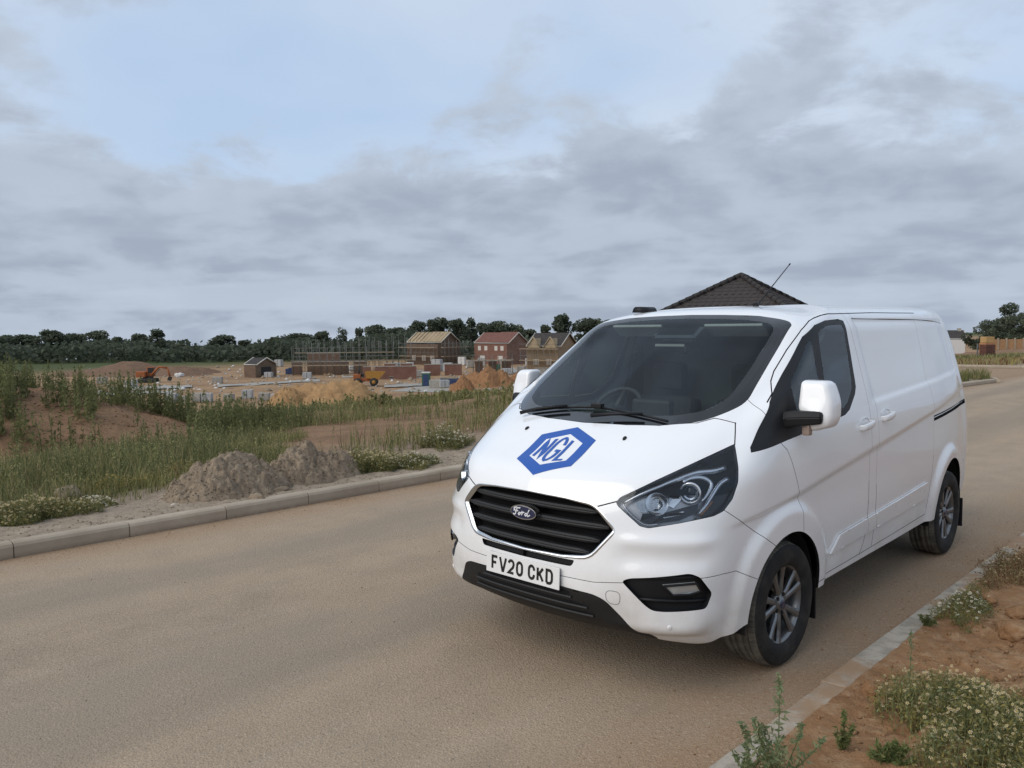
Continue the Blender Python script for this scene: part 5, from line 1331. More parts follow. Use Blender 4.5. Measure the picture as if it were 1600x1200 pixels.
mi = np.where(s_ > S_END + 17, NR.choice([0, 0, 1, 2], n), NR.choice([3, 3, 4, 2, 5], n)); V, F = blade_arrays(on_land(x, y), NR.uniform(.10, .34, n), NR.uniform(.03, .07, n), NR.uniform(0, 6.28, n), NR.uniform(.2, .8, n)); pl.add(V, F, np.concatenate([mi, mi]))
tag(pl.obj('bank_grass', GM), 'dry and green grass on the bank across the side road', 'grass', kind='stuff')
# ---------------------------------------------------------------- flowering mayweed bushes
def flowers(P, size, tilt=.5):
    """six-petal heads and their centres"""
    n = len(P); N = NR.normal(size=(n, 3))*tilt; N[:, 2] = 1; N /= np.linalg.norm(N, axis=1, keepdims=True)
    a = np.cross(N, NR.normal(size=(n, 3))); a /= np.linalg.norm(a, axis=1, keepdims=True); b = np.cross(N, a); V, F = [], []
    for k in range(6):
        t = k*np.pi/3; d, e = a*np.cos(t) + b*np.sin(t), -a*np.sin(t) + b*np.cos(t); s = size[:, None]
        V.append(np.stack([P + d*s*.18, P + d*s*.36 + e*s*.13, P + d*s*.52 - N*s*.08, P + d*s*.36 - e*s*.13], 1))
    V = np.stack(V, 1).reshape(-1, 3); F = np.arange(len(V)).reshape(-1, 4)
    C = np.stack([P - a*size[:, None]*.2 + N*size[:, None]*.05, P + b*size[:, None]*.2 + N*size[:, None]*.05, P + a*size[:, None]*.2 + N*size[:, None]*.10, P - b*size[:, None]*.2 + N*size[:, None]*.05], 1).reshape(-1, 3)
    return (V, F), (C, np.arange(len(C)).reshape(-1, 4))
def mayweed(c, rx, ry, h, nf, fs, label, zf=None, petal=m_petal, leaf=None, dens=1.0, rz=.8):
    o = tag(empty('mayweed', c), label, 'plant', 'mayweed bushes on the verges'); zf = zf or (lambda x, y: land(x, y))
    n = int(nf*2.2*dens); r = np.sqrt(NR.random(n)); a = NR.uniform(0, 6.28, n); q = 1 + .25*np.sin(3*a + c[0]*5) + .12*np.sin(7*a)
    q = q*(1 + .18*np.sin(5*a + c[1]*9)); dx, dy = r*rx*q*np.cos(a), r*ry*q*np.sin(a); ca, sa = math.cos(rz), math.sin(rz); x, y = c[0] + dx*ca - dy*sa, c[1] + dx*sa + dy*ca
    H = h*(1 - .55*r**2)*NR.uniform(.45, 1.2, n)*(1 + .35*fbm(x*4, y*4, 2, 151)); P = np.stack([x, y, zf(x, y)], -1)
    pl = Pile(); V, F = blade_arrays(P, H, np.full(n, .0035), NR.uniform(0, 6.28, n), NR.uniform(.1, .5, n)); pl.add(V, F, 0)
    k = 12; t = NR.uniform(.1, .92, (n, k)); C = P[:, None] + np.stack([NR.normal(0, .018, (n, k)), NR.normal(0, .018, (n, k)), H[:, None]*t], -1); C = C.reshape(-1, 3)
    V, F = leaf_quads(C, NR.uniform(.0035, .0085, len(C))*max(1, fs/.02), .8, 3.4); pl.add(V, F, NR.choice([0, 1, 1, 2], len(F)))
    rel = P - np.array(c); V_ = pl.obj('foliage', leaf or [m_stem, g_feather, g_yellow], o); V_.data.transform(Matrix.Translation(-Vector(c))); tag(V_, kind='stuff')
    s = NR.choice(n, min(nf, n), replace=False); D = NR.normal(0, .01, (len(s), 3)); T = P[s] + D; T[:, 2] = P[s][:, 2] + H[s]*NR.uniform(.86, 1.0, len(s))
    (V, F), (V2, F2) = flowers(T, NR.uniform(.8, 1.25, len(s))*fs)
    f = tag(np_mesh('petals', V, F, petal, o), kind='stuff'); f.data.transform(Matrix.Translation(-Vector(c))); f2 = tag(np_mesh('flower_centres', V2, F2, m_disc, o), kind='stuff'); f2.data.transform(Matrix.Translation(-Vector(c)))
    return o
def verge_pt(px, py): p = ground_at(px, py, 2.2); return (p.x, p.y, float(clay_z(p.x, p.y)))
cz = lambda x, y: clay_z(x, y)
mayweed(verge_pt(1540, 1150), .46, .36, .24, 1000, .0155, 'big bush of faded mayweed in the bottom right corner', cz, m_petal_cream, dens=.75)
mayweed(verge_pt(1500, 955), .40, .17, .12, 200, .017, 'low mayweed clump with white flowers beside the right kerb', cz, m_petal, dens=.8)
mayweed(verge_pt(1592, 905), .34, .26, .20, 130, .013, 'brown withered clump at the right edge above the mayweed', cz, m_petal_cream, [g_dry, g_red, g_dry], dens=1.6)
lz = lambda x, y: land(x, y)
def lp(px, py): p = ground_at(px, py); return (p.x, p.y, p.z)
mayweed(lp(40, 812), .48, .28, .20, 900, .023, 'pale mayweed clump at the left edge behind the kerb', lz, m_petal_cream)
mayweed(lp(145, 795), .22, .14, .12, 260, .024, 'small round clump of white mayweed behind the left kerb', lz, m_petal)
mayweed(lp(185, 768), .36, .16, .20, 260, .020, 'yellowish mayweed beside the grey clod of earth', lz, m_disc, [m_stem, g_yellow, g_yellow])
mayweed(lp(285, 748), .30, .18, .22, 150, .018, 'brownish mayweed just left of the larger earth heap', lz, m_disc, [g_dry, g_yellow, g_red])
mayweed(lp(578, 735), .58, .36, .26, 900, .026, 'largest cream mayweed bush right of the smaller earth heap', lz, m_petal_cream)
mayweed(lp(640, 730), .50, .22, .16, 450, .024, 'low white mayweed between the cream bush and the van', lz, m_petal)
mayweed(lp(700, 700), .40, .30, .34, 240, .030, 'white mayweed among tall grass close behind the van bonnet', lz, m_petal)
# ---------------------------------------------------------------- single weeds in front
def single_weed(c, h, br, label, mats, spread=.16, leaves=26, ls=.014, buds=True):
    o = tag(empty('tall_weed' if h > .2 else 'low_weed', c), label, 'plant', 'single weeds on the right verge'); rr = random.Random(int(c[0]*1000)); bm = bmesh.new(); pl = Pile()
    for k in range(br):
        hh = h*(1 if k == 0 else rr.uniform(.35, .75)); a = rr.uniform(0, 6.28); sp = 0 if k == 0 else spread*rr.uniform(.5, 1.0)
        pts = [(sp*math.cos(a)*t**.8 + rr.uniform(-.004, .004), sp*math.sin(a)*t**.8 + rr.uniform(-.004, .004), hh*t) for t in (0, .25, .5, .75, 1)]
        add_tube(bm, pts, [.0035, .003, .0025, .002, .001], 5); C = []
        for i in range(int(leaves*hh/h*2.2)):
            t = rr.uniform(.06, 1); p = herm(pts, [1]*4)[min(int(t*4), 3)]; q = herm(pts, [1]*4)[min(int(t*4) + 1, 4)]; f = t*4 - int(t*4) if t < 1 else 1
            w = .045*(1.15 - t)*h/.35; aa = rr.uniform(0, 6.28); rad = rr.uniform(.15, 1)*w; C.append((p[0] + (q[0]-p[0])*f + rad*math.cos(aa), p[1] + (q[1]-p[1])*f + rad*math.sin(aa), p[2] + (q[2]-p[2])*f + rr.uniform(-.003, .02)))
        C = np.array(C); V, F = leaf_quads(C, NR.uniform(.5, 1.2, len(C))*ls, .5, 2.8); pl.add(V, F, NR.choice([0, 0, 1], len(F)))
    bm_obj('stem', bm, m_stem, o); tag(pl.obj('leaves', mats, o), kind='stuff'); return o
GW = [leafmat('mugwort_leaf', (.19, .24, .12)), leafmat('mugwort_bud', (.30, .32, .17))]; GW2 = [leafmat('young_leaf', (.15, .19, .065)), g_mid]
single_weed(verge_pt(1215, 1225), .42, 9, 'tallest pale green weed rooted at the kerb edge in front', GW, .20, 60, .013)
single_weed(verge_pt(1165, 1215), .17, 5, 'short pale weed to the left of the tallest weed', GW, .07, 40, .011)
single_weed(verge_pt(1420, 1105), .34, 1, 'single thin upright weed stem beside the big mayweed bush', GW, .03, 26, .012)
single_weed(verge_pt(1318, 1180), .16, 4, 'young bright green weed between kerb and clods', GW2, .05, 34, .013)
single_weed(verge_pt(1385, 1205), .06, 9, 'flat green weed rosette at the bottom edge', GW2, .11, 40, .016)
single_weed(verge_pt(1448, 985), .05, 5, 'little dark green rosette left of the white mayweed', [g_dark, g_mid], .06, 20, .016)
# ---------------------------------------------------------------- trees
t_dark, t_mid, t_light = leafmat('tree_dark', (.085, .102, .070), .40), leafmat('tree_mid', (.112, .134, .088), .40), leafmat('tree_light', (.15, .17, .11), .40)  # greyed and lightened: distance haze is put into the leaf colours
t_pale = leafmat('willow_grey', (.095, .110, .075), .2); m_bark = mat('bark', (.05, .042, .033), .9)
def tree_meshes(seed, shape, nleaf=3600, mats=None, ls=.55):
    """crown and trunk meshes for a tree 10 m tall"""
    g = np.random.default_rng(seed); L = []
    nl = {'round': 24, 'tall': 20, 'wide': 28, 'loose': 17}[shape]; W = {'round': 3.6, 'tall': 2.5, 'wide': 5.2, 'loose': 3.0}[shape]
    for k in range(nl):
        z = g.uniform(0, 1)**1.25*7.9 + 1.0; prof = math.sin(math.pi*min(max((z - .6)/9.6, 0), 1))**.6; a = g.uniform(0, 6.28); r = W*prof*g.uniform(.2, .85)
        L.append((r*math.cos(a), r*math.sin(a), z, g.uniform(.9, 1.9)*(W/3.6)**.5, g.integers(0, 3)))
    L.append((0, 0, 8.6, 1.5, 1)); C, M = [], []
    for x, y, z, r, mi in L:
        n = int(nleaf/len(L)*r/1.4); d = g.normal(size=(n, 3)); d /= np.linalg.norm(d, axis=1, keepdims=True); rr = r*g.uniform(.35, 1.05, n)**.6
        q = np.array([x, y, z]) + d*rr[:, None]*np.array([1, 1, .85]); C.append(q); M.append(np.where(g.random(n) < .7, mi, g.integers(0, 3, n)))
    C, M = np.concatenate(C), np.concatenate(M); ok = C[:, 2] > .8; C, M = C[ok], M[ok]
    V, F = leaf_quads(C, g.uniform(.6, 1.3, len(C))*ls, .2, 1.4)
    oc = np_mesh('crown', V, F, mats=mats or [t_dark, t_mid, t_light], fmat=M); bm = bmesh.new()
    add_tube(bm, [(0, 0, -.3), (.1, 0, 2), (.0, .1, 4.5), (.1, 0, 8)], [.32, .26, .18, .06], 8)
    for k in range(6):
        a = g.uniform(0, 6.28); z = g.uniform(2, 5.5); add_tube(bm, [(0, 0, z), (math.cos(a)*1.2, math.sin(a)*1.2, z + 1.0), (math.cos(a)*2.4, math.sin(a)*2.4, z + 2.2)], [.13, .08, .03], 6)
    ot = bm_obj('trunk', bm, m_bark); mc, mt = oc.data, ot.data; bpy.data.objects.remove(oc); bpy.data.objects.remove(ot); return mc, mt
TV = {k: tree_meshes(200 + i, k) for i, k in enumerate(('round', 'tall', 'wide', 'loose'))}
TV['round2'] = tree_meshes(231, 'round'); TV['tall2'] = tree_meshes(232, 'tall'); TV['pale'] = tree_meshes(233, 'loose', 1500, [t_pale, t_light, t_pale], .42)
TV['near'] = tree_meshes(240, 'round', 7000, None, .34); TV['near2'] = tree_meshes(241, 'wide', 7000, None, .34)
def tree(name, kind, p, h, w, label, group, rz):
    o = tag(empty(name, p, rz), label, 'tree', group); o.scale = (w, w, h/10); mc, mt = TV[kind]
    for n_, me in (('crown', mc), ('trunk', mt)): c = bpy.data.objects.new(n_, me); link(c, o)
    return o
ORD = ['first', 'second', 'third', 'fourth', 'fifth', 'sixth', 'seventh', 'eighth', 'ninth', 'tenth', 'eleventh', 'twelfth', 'thirteenth', 'fourteenth', 'fifteenth', 'sixteenth', 'seventeenth', 'eighteenth', 'nineteenth', 'twentieth', 'twenty-first', 'twenty-second', 'twenty-third', 'twenty-fourth', 'twenty-fifth', 'twenty-sixth', 'twenty-seventh', 'twenty-eighth', 'twenty-ninth', 'thirtieth', 'thirty-first', 'thirty-second', 'thirty-third', 'thirty-fourth', 'thirty-fifth', 'thirty-sixth']
FAR = [(-25,525,60,'wide'),(8,524,44,'round'),(38,523,44,'wide'),(75,515,52,'round2'),(112,521,40,'wide'),(150,517,44,'round'),(185,527,34,'tall'),(216,521,38,'round2'),(246,514,42,'tall2'),(281,538,36,'round'),(308,540,34,'wide'),(350,523,48,'round2'),(381,532,34,'tall'),(402,538,34,'round'),(427,527,36,'round'),(466,521,44,'wide'),(507,517,36,'round2'),(533,511,26,'pale'),(562,512,34,'tall2'),(585,508,44,'round'),(622,512,40,'wide'),(652,501,36,'round2'),(676,500,34,'tall'),(693,497,40,'round'),(716,498,38,'round2'),(736,497,30,'tall2'),(757,505,36,'round'),(778,502,44,'wide'),(803,508,38,'round'),(828,514,36,'round2'),(852,508,30,'tall'),(881,490,38,'round2'),(918,497,44,'wide'),(950,500,44,'round')]
rr = random.Random(5)
for i, (px, ty, wpx, kind) in enumerate(FAR):
    Y = 265 + rr.uniform(-18, 18) + (30 if px > 640 else 0); p = stand(px, Y); top = at_depth(px, ty, Y).z; h = top - p.z; w = max(wpx/1268*Y/7.0, h/10*.85)
    lb = ('pale grey-green tree' if kind == 'pale' else 'dark green tree') + ', ' + (ORD[i] if i < len(ORD) else 'last') + ' from the left in the far tree line'
    tree('broadleaf_tree', kind, p, h*1.03, w, lb, 'far tree line', rr.uniform(0, 6.28))
# dark undergrowth that joins the far trees
pl = Pile(); n = 16000; px = NR.uniform(-60, 980, n); Y = NR.uniform(232, 285, n); d = np.array([ray_dir(p_, 540).x for p_ in px[:1]]); x = (px - 800)/1268*Y; z = land(x, Y); hh = 6.0 + 5.0*fbm(x*.06, Y*.01, 3, 121)
C = np.stack([x, Y, z + hh*NR.random(n)**.8], -1); V, F = leaf_quads(C, NR.uniform(.7, 1.6, n), .2, 1.3); pl.add(V, F, NR.choice([0, 0, 1], n))
tag(pl.obj('undergrowth', [t_dark, t_mid]), 'dark hedge and undergrowth below the far tree line', 'hedge', kind='stuff')
for px, ty, wpx, kind, Y, lb in ((1577, 474, 62, 'near', 118, 'tallest dark tree at the right edge beyond the fence'), (1540, 500, 48, 'near2', 124, 'lower dark tree left of the tallest tree on the right'), (1610, 488, 60, 'near2', 112, 'broad dark tree cut off by the right edge'), (1560, 506, 50, 'near', 104, 'low bushy tree right behind the timber fence')):
    p = stand(px, Y); h = at_depth(px, ty, Y).z - p.z; tree('broadleaf_tree', kind, p, h*1.03, wpx/1268*Y/7.4, lb, 'trees on the right', rr.uniform(0, 6.28))
# ================================================================ earth heaps and clods
def b_heap(c0, c1, c2):
    def f(nt, b):
        p = wpos(nt); n1, n2, n3 = noise_tex(nt, 3.0, 5, .6, p), noise_tex(nt, 16, 6, .68, p), noise_tex(nt, 90, 3, .7, p)
        c = mixc(nt, maprange(nt, n1.outputs[0], .35, .65), c0, c1); c = mixc(nt, maprange(nt, n2.outputs[0], .5, .75, 0, .7), c, c2); c = mixc(nt, maprange(nt, n2.outputs[0], .42, .25, 0, .55), c, tuple(v*.45 for v in c0))
        nt.links.new(c, b.inputs['Base Color']); bump(nt, b, mathn(nt, 'ADD', n2.outputs[0], mathn(nt, 'MULTIPLY', n3.outputs[0], .4)), .8, .03)
    return f
m_heap = mat('grey_brown_earth', (.2, .16, .12), .95, spec=.15, build=b_heap((.305, .240, .172), (.235, .182, .130), (.44, .36, .27)))
m_topsoil = mat('brown_topsoil', (.2, .12, .08), .95, spec=.15, build=b_heap((.20, .128, .086), (.16, .10, .068), (.26, .175, .12)))
m_sand = mat('yellow_sand', (.4, .27, .13), .95, spec=.15, build=b_heap((.38, .235, .115), (.32, .19, .09), (.46, .31, .17)))
m_spoil = mat('orange_spoil', (.3, .17, .09), .95, spec=.15, build=b_heap((.30, .165, .085), (.24, .125, .062), (.38, .235, .13)))
def heap(name, c, rx, ry, h, rz, seed, m, label, cat_='earth heap', peaks=((0, 0, 1.0, 1.0),), rough=.09, n=88, group=None, clods=0, edge_h=.0):
    A = np.linspace(-1.25, 1.25, n); U, Vv = np.meshgrid(A, A, indexing='ij'); Z = np.zeros_like(U)
    for a, b, k, w in peaks:
        r = np.hypot((U - a)/w, (Vv - b)/w); Z = np.maximum(Z, k*np.clip(1 - r, 0, 1)**.78*(1 - .10*np.clip(1 - r*3, 0, 1)))
    f = np.clip(Z*3.5, 0, 1); sc = max(rx, ry)
    q1, e1_, c1_ = worley(U*sc*7 + seed, Vv*sc*7, seed); q2, e2_, c2_ = worley(U*sc*17 + seed, Vv*sc*17, seed + 3)
    Z = Z*h + (fbm(U*2.4 + seed, Vv*2.4, 4, seed)*rough*1.9 + (.45 - q1)*rough*1.0 + (c1_ - .5)*rough*.7 + (.4 - q2)*rough*.5 + (c2_ - .5)*rough*.3 + fbm(U*22, Vv*22, 3, seed + 9)*rough*.4)*f*h*1.6
    Z = Z - .06*(1 - np.clip(Z*20/h, 0, 1))
    ca, sa = math.cos(rz), math.sin(rz); X = U*rx*ca - Vv*ry*sa; Yy = U*rx*sa + Vv*ry*ca
    G0 = land(c[0] + X, c[1] + Yy); V = np.stack([X, Yy, G0 - c[2] + Z - .01], -1).reshape(-1, 3); I = np.arange(n*n).reshape(n, n)
    F = np.stack([I[:-1, :-1], I[1:, :-1], I[1:, 1:], I[:-1, 1:]], -1).reshape(-1, 4); keep = (Z.ravel()[F].max(1) > -.055); o = np_mesh(name, V, F[keep], m, smooth=True); o.location = c
    return tag(o, label, cat_, group)
def hp(px, Y): x = float(ray_dir(px, 700).x*Y); return (x, Y, float(land(x, Y)))
_h1 = heap('earth_heap', hp(362, 8.72), .74, .56, .46, .75, 5, m_heap, 'larger pointed heap of grey-brown earth behind the left kerb', peaks=((-.05, 0, 1.0, .95), (.25, .1, .72, .7), (-.4, -.1, .5, .6)), n=150, rough=.10)
_h2 = heap('earth_heap', hp(482, 9.48), .60, .48, .44, .75, 23, m_heap, 'smaller lumpy earth heap with a slab, right of the larger heap', peaks=((-.1, 0, .98, .9), (.3, -.05, .8, .8)), n=130, rough=.11)
def crumbs(name, pts, smin, smax, m, label):
    V0 = np.array([(1, 0, 0), (-1, 0, 0), (0, 1, 0), (0, -1, 0), (0, 0, .8), (0, 0, -.5)]); F0 = np.array([(0, 2, 4), (2, 1, 4), (1, 3, 4), (3, 0, 4), (2, 0, 5), (1, 2, 5), (3, 1, 5), (0, 3, 5)])
    n = len(pts); s = NR.uniform(smin, smax, n)**1.0; V = pts[:, None] + V0[None]*s[:, None, None]*NR.uniform(.5, 1.3, (n, 6, 3)); F = (np.arange(n)*6)[:, None, None] + F0[None]
    return tag(np_mesh(name, V.reshape(-1, 3), F.reshape(-1, 3), m), label, 'soil', kind='stuff')
def heap_crumbs(o, n, lo, hi, label):
    me = o.data; co = np.empty(len(me.vertices)*3); me.vertices.foreach_get('co', co); co = co.reshape(-1, 3); gz = land(co[:, 0] + o.location.x, co[:, 1] + o.location.y) - o.location.z
    ok = np.nonzero(co[:, 2] - gz > .02)[0]; q = NR.choice(ok, n); p = co[q] + NR.normal(0, .006, (n, 3)) + np.array(o.location); k = (NR.random(n)**3)
    c = crumbs('heap_crumbs', p, lo, lo + (hi - lo)*1, m_heap, label); return c
def clod(c, r, label, m=m_heap, squash=.62, seed=1, name='earth_clod', group='clods of earth'):
    bm = bmesh.new(); bmesh.ops.create_icosphere(bm, subdivisions=4, radius=1.0)
    for v in bm.verts:
        p = v.co*1.7 + Vector((seed*3.1, seed, 0)); k = 1 + .26*mnoise.noise(p) + .16*mnoise.noise(p*2.7) + .09*mnoise.noise(p*6); v.co = Vector((v.co.x*k*r[0], v.co.y*k*r[1], max(v.co.z, -.45)*k*r[2]))
    o = bm_obj(name, bm, m, smooth=True); o.location = (c[0], c[1], c[2] + r[2]*.28); o.rotation_euler = (0, 0, seed); return tag(o, label, 'clod', group)
heap_crumbs(_h1, 2600, .003, .015, 'loose lumps lying on the larger earth heap'); heap_crumbs(_h2, 1900, .003, .015, 'loose lumps lying on the smaller earth heap')
g = lp(106, 782); clod(g, (.19, .13, .115), 'big grey clod of dry earth at the edge of the left weeds', seed=2)
CL = [(270, 790, .035, 'pale'), (300, 786, .045, 'brown'), (225, 812, .02, 'small'), (20, 842, .03, 'flat')]
g = lp(273, 792); clod(g, (.045, .030, .028), 'pale flat stone lying left of the larger earth heap', mat('pale_stone', (.45, .40, .33), .85), seed=4, name='stone', group='stones')
g = lp(402, 790); clod(g, (.09, .06, .06), 'angular clod at the foot of the larger heap by the kerb', seed=6)
g = lp(440, 770); clod(g, (.10, .05, .05), 'long clod between the two earth heaps', seed=7)
for i, (px, py, r, lb) in enumerate(((1362, 1085, .055, 'crumbling orange clod standing in the middle of the right verge'), (1460, 1165, .06, 'cracked clod beside the big mayweed bush'), (1500, 1195, .07, 'rounded clod at the bottom edge under the mayweed'), (1545, 945, .06, 'flat cracked clod right of the white mayweed'), (1585, 1000, .09, 'large broken clod at the right edge'), (1590, 960, .07, 'clod behind the large broken clod at the right edge'))):
    g = verge_pt(px, py); clod(g, (r, r*.8, r*.72), lb, m_clay, seed=20 + i)
# loose crumbs of soil
s_, t_ = NR.uniform(2, 12, 2600), T_R + .17 + np.abs(NR.normal(0, 1.0, 2600)); x, y = xy(s_, t_); k = fbm(x*1.2, y*1.2, 2, 131) > .0; x, y = x[k], y[k]
crumbs('soil_crumbs', np.stack([x, y, clay_z(x, y)], -1), .003, .016, m_clay, 'loose crumbs of orange clay on the right verge')
s_, u_ = NR.uniform(-1, 14, 2400), np.abs(NR.normal(0, .55, 2400)) + .02; x, y = xy(s_, T_L - .13 - u_); crumbs('verge_crumbs', np.stack([x, y, verge_z(x, y)], -1), .003, .018, m_heap, 'loose crumbs of earth behind the left kerb')
s_, t_ = NR.uniform(-1, 16, 1500), np.where(NR.random(1500) < .5, T_L + np.abs(NR.normal(0, .16, 1500)), T_R - np.abs(NR.normal(0, .22, 1500))); x, y = xy(s_, t_); crumbs('road_grit', np.stack([x, y, 0*x + .001], -1), .0015, .007, m_clay, 'grit and crumbs lying in both road gutters')
s_, t_ = NR.uniform(-1, 12, 260), NR.uniform(T_L, T_R, 260); x, y = xy(s_, t_); crumbs('road_pebbles', np.stack([x, y, 0*x + .001], -1), .002, .008, m_heap, 'scattered dark pebbles on the road')
# mud spill at the foot of the left kerb
heap('mud_spill', (*xy(6.9, T_L + .16), 0.0), .60, .13, .035, ang, 61, m_heap, 'low spill of dry mud against the left kerb', 'mud', rough=.35, n=70)
# ================================================================ building site
def brickmat(name, c, c2, mort, sc=4.2):
    def f(nt, b):
        co = obj_coord(nt); br = nd(nt, 'ShaderNodeTexBrick'); br.inputs['Scale'].default_value = sc; br.inputs['Color1'].default_value = (*c, 1); br.inputs['Color2'].default_value = (*c2, 1); br.inputs['Mortar'].default_value = (*mort, 1)
        mp = nd(nt, 'ShaderNodeMapping'); mp.inputs['Rotation'].default_value = (math.pi/2, 0, 0); nt.links.new(co, mp.inputs[0]); nt.links.new(mp.outputs[0], br.inputs['Vector'])
        n = noise_tex(nt, .8, 4, .6, co); nt.links.new(mixc(nt, maprange(nt, n.outputs[0], .35, .7, 0, .45), br.outputs[0], tuple(v*.6 for v in c)), b.inputs['Base Color'])
    return mat(name, c, .9, spec=.2, build=f)
m_red = brickmat('red_brick', (.20, .095, .070), (.17, .08, .06), (.25, .19, .15)); m_brown = brickmat('brown_brick', (.155, .10, .07), (.13, .082, .06), (.20, .16, .12)); m_buff = brickmat('buff_brick', (.30, .215, .135), (.26, .18, .11), (.30, .24, .17))
def noisy(name, c, c2, sc=3.0, rough=.85): return mat(name, c, rough, spec=.25, build=lambda nt, b: nt.links.new(mixc(nt, maprange(nt, noise_tex(nt, sc, 4, .6, obj_coord(nt)).outputs[0], .3, .7), c, c2), b.inputs['Base Color']))
m_tile_red, m_ply, m_tile_dark = noisy('red_roof_tile', (.18, .085, .065), (.14, .068, .054), 1.2), noisy('bare_roof_timber', (.36, .28, .18), (.28, .215, .14), .9), noisy('dark_roof_tile', (.040, .036, .035), (.060, .052, .048), 2.0)
m_felt, m_fascia, m_pole, m_board = noisy('green_roof_felt', (.04, .10, .075), (.03, .07, .055)), noisy('white_fascia', (.55, .53, .48), (.46, .44, .40)), noisy('scaffold_steel', (.12, .12, .11), (.18, .18, .17)), noisy('scaffold_board', (.32, .26, .18), (.24, .19, .13))
m_conc, m_wrap, m_dkglass, m_white2 = noisy('site_concrete', (.36, .34, .30), (.28, .26, .23)), noisy('pallet_wrap', (.44, .44, .43), (.32, .32, .32)), mat('dark_pane', (.03, .035, .04), .1), noisy('white_bag', (.66, .65, .62), (.5, .49, .47))
m_orange, m_yellow, m_bluep, m_greenp, m_redp, m_blk = noisy('machine_orange', (.36, .12, .045), (.28, .10, .04)), noisy('machine_yellow', (.42, .22, .05), (.34, .18, .05)), noisy('blue_plastic', (.03, .05, .11), (.05, .07, .14)), noisy('green_plastic', (.04, .13, .08), (.05, .10, .07)), noisy('red_plastic', (.42, .06, .04), (.34, .06, .045)), mat('machine_black', (.02, .02, .02), .7)
def prism(name, pts, m, parent):
    """pts: list of polygons already as 3-D faces"""
    V, F, ix = [], [], {}
    for poly in pts:
        f = []
        for p in poly:
            k = tuple(round(c, 4) for c in p)
            if k not in ix: ix[k] = len(V); V.append(k)
            f.append(ix[k])
        F.append(f)
    o = mesh_obj(name, V, F, m, parent); bm = bmesh.new(); bm.from_mesh(o.data); bmesh.ops.recalc_face_normals(bm, faces=bm.faces[:]); bm.to_mesh(o.data); bm.free(); return o
def boxp(name, c, s, m, parent, rz=0, bevel=0.0, rx=0.0, ry=0.0):
    bm = bmesh.new(); add_box(bm, (0, 0, 0), s, bevel=bevel); bmesh.ops.rotate(bm, cent=(0, 0, 0), matrix=Matrix.Rotation(rz, 3, 'Z') @ Matrix.Rotation(ry, 3, 'Y') @ Matrix.Rotation(rx, 3, 'X'), verts=bm.verts[:]); bmesh.ops.translate(bm, vec=c, verts=bm.verts[:]); return bm_obj(name, bm, m, parent)
def slab(quad, th):
    a, b, c, d = [Vector(q) for q in quad]; n = (b - a).cross(d - a).normalized()*th; A, B, C_, D_ = a + n, b + n, c + n, d + n
    return [(a, b, c, d), (A, B, C_, D_), (a, b, B, A), (b, c, C_, B), (c, d, D_, C_), (d, a, A, D_)]
def house(corner, ang_, L, D, H, rise, label, m_wall, m_roof, wins=(), scaff=False, over=.35, group='houses on the building site', fascia=True, split=False, rafters=False):
    """x runs along the facade from the near corner, y back along the gable"""
    o = tag(empty('house', corner, ang_), label, 'house', group)
    prism('wall', [((0, 0, 0), (L, 0, 0), (L, 0, H), (0, 0, H)), ((0, D, 0), (L, D, 0), (L, D, H), (0, D, H)), ((0, 0, 0), (0, D, 0), (0, D, H), (0, D/2, H + rise), (0, 0, H)), ((L, 0, 0), (L, D, 0), (L, D, H), (L, D/2, H + rise), (L, 0, H))], m_wall, o)
    k = rise/(D/2); parts = ((-over, L/2, .12), (L/2, L + over, 0)) if split else ((-over, L + over, 0),)
    for x0, x1, dz in parts:
        for s in (0, 1):
            ye, zr = (-over, H - k*over) if s == 0 else (D + over, H - k*over)
            q = [(x0, ye, zr + .10 + dz), (x1, ye, zr + .10 + dz), (x1, D/2, H + rise + .10 + dz), (x0, D/2, H + rise + .10 + dz)]
            prism('roof', slab(q if s == 0 else q[::-1], .12), m_roof, o)
    if fascia:
        for x in (-over, L + over):
            for s in (0, 1):
                y0 = -over if s == 0 else D + over; bm = bmesh.new(); a, b = Vector((x, y0, H - k*over + .06)), Vector((x, D/2, H + rise + .06)); add_tube(bm, [a, b], .13, 4); bm_obj('bargeboard', bm, m_fascia, o)
        bm = bmesh.new(); add_tube(bm, [(-over, -over, H - k*over), (L + over, -over, H - k*over)], .10, 6); bm_obj('gutter', bm, m_fascia, o)
    for (fx, fz, w, h) in wins:
        wd = boxp('window', (fx, -.03, fz), (w, .10, h), m_fascia, o)
        for i in (-1, 1): boxp('pane', (fx + i*w*.23, -.085, fz), (w*.40, .02, h*.84), m_dkglass, wd)
    if rafters:
        n = 9
        for i in range(n):
            x = L*i/(n - 1); bm = bmesh.new(); add_tube(bm, [(x, -over, H - k*over + .2), (x, D/2, H + rise + .25)], .09, 4); bm_obj('rafter', bm, m_ply, o)
    return o
def scaffold(c, ang_, L, H, nb, lifts, label, depth=1.2, group='scaffolds on the site', boards=True, pole_h=None):
    o = tag(empty('scaffold', c, ang_), label, 'scaffold', group)
    for i in range(nb + 1):
        for y in (0, depth):
            bm = bmesh.new(); hh = (pole_h or H)*rr.uniform(.86, 1.08); add_tube(bm, [(L*i/nb + rr.uniform(-.2, .2), y, 0), (L*i/nb + rr.uniform(-.15, .15), y, hh)], .042, 5); bm_obj('pole', bm, m_pole, o)
    for z in lifts:
        bm = bmesh.new(); add_tube(bm, [(-.3, -.1, z + 1.0), (L + .3, -.1, z + 1.0)], .045, 5); bm_obj('guard_rail', bm, m_pole, o)
        if boards: boxp('board', (L/2, depth/2, z), (L + .6, depth, .14), m_board, o)
    return o
def away(px, Y, dx, dy):
    p = stand(px, Y); return p, math.atan2(dy, dx)
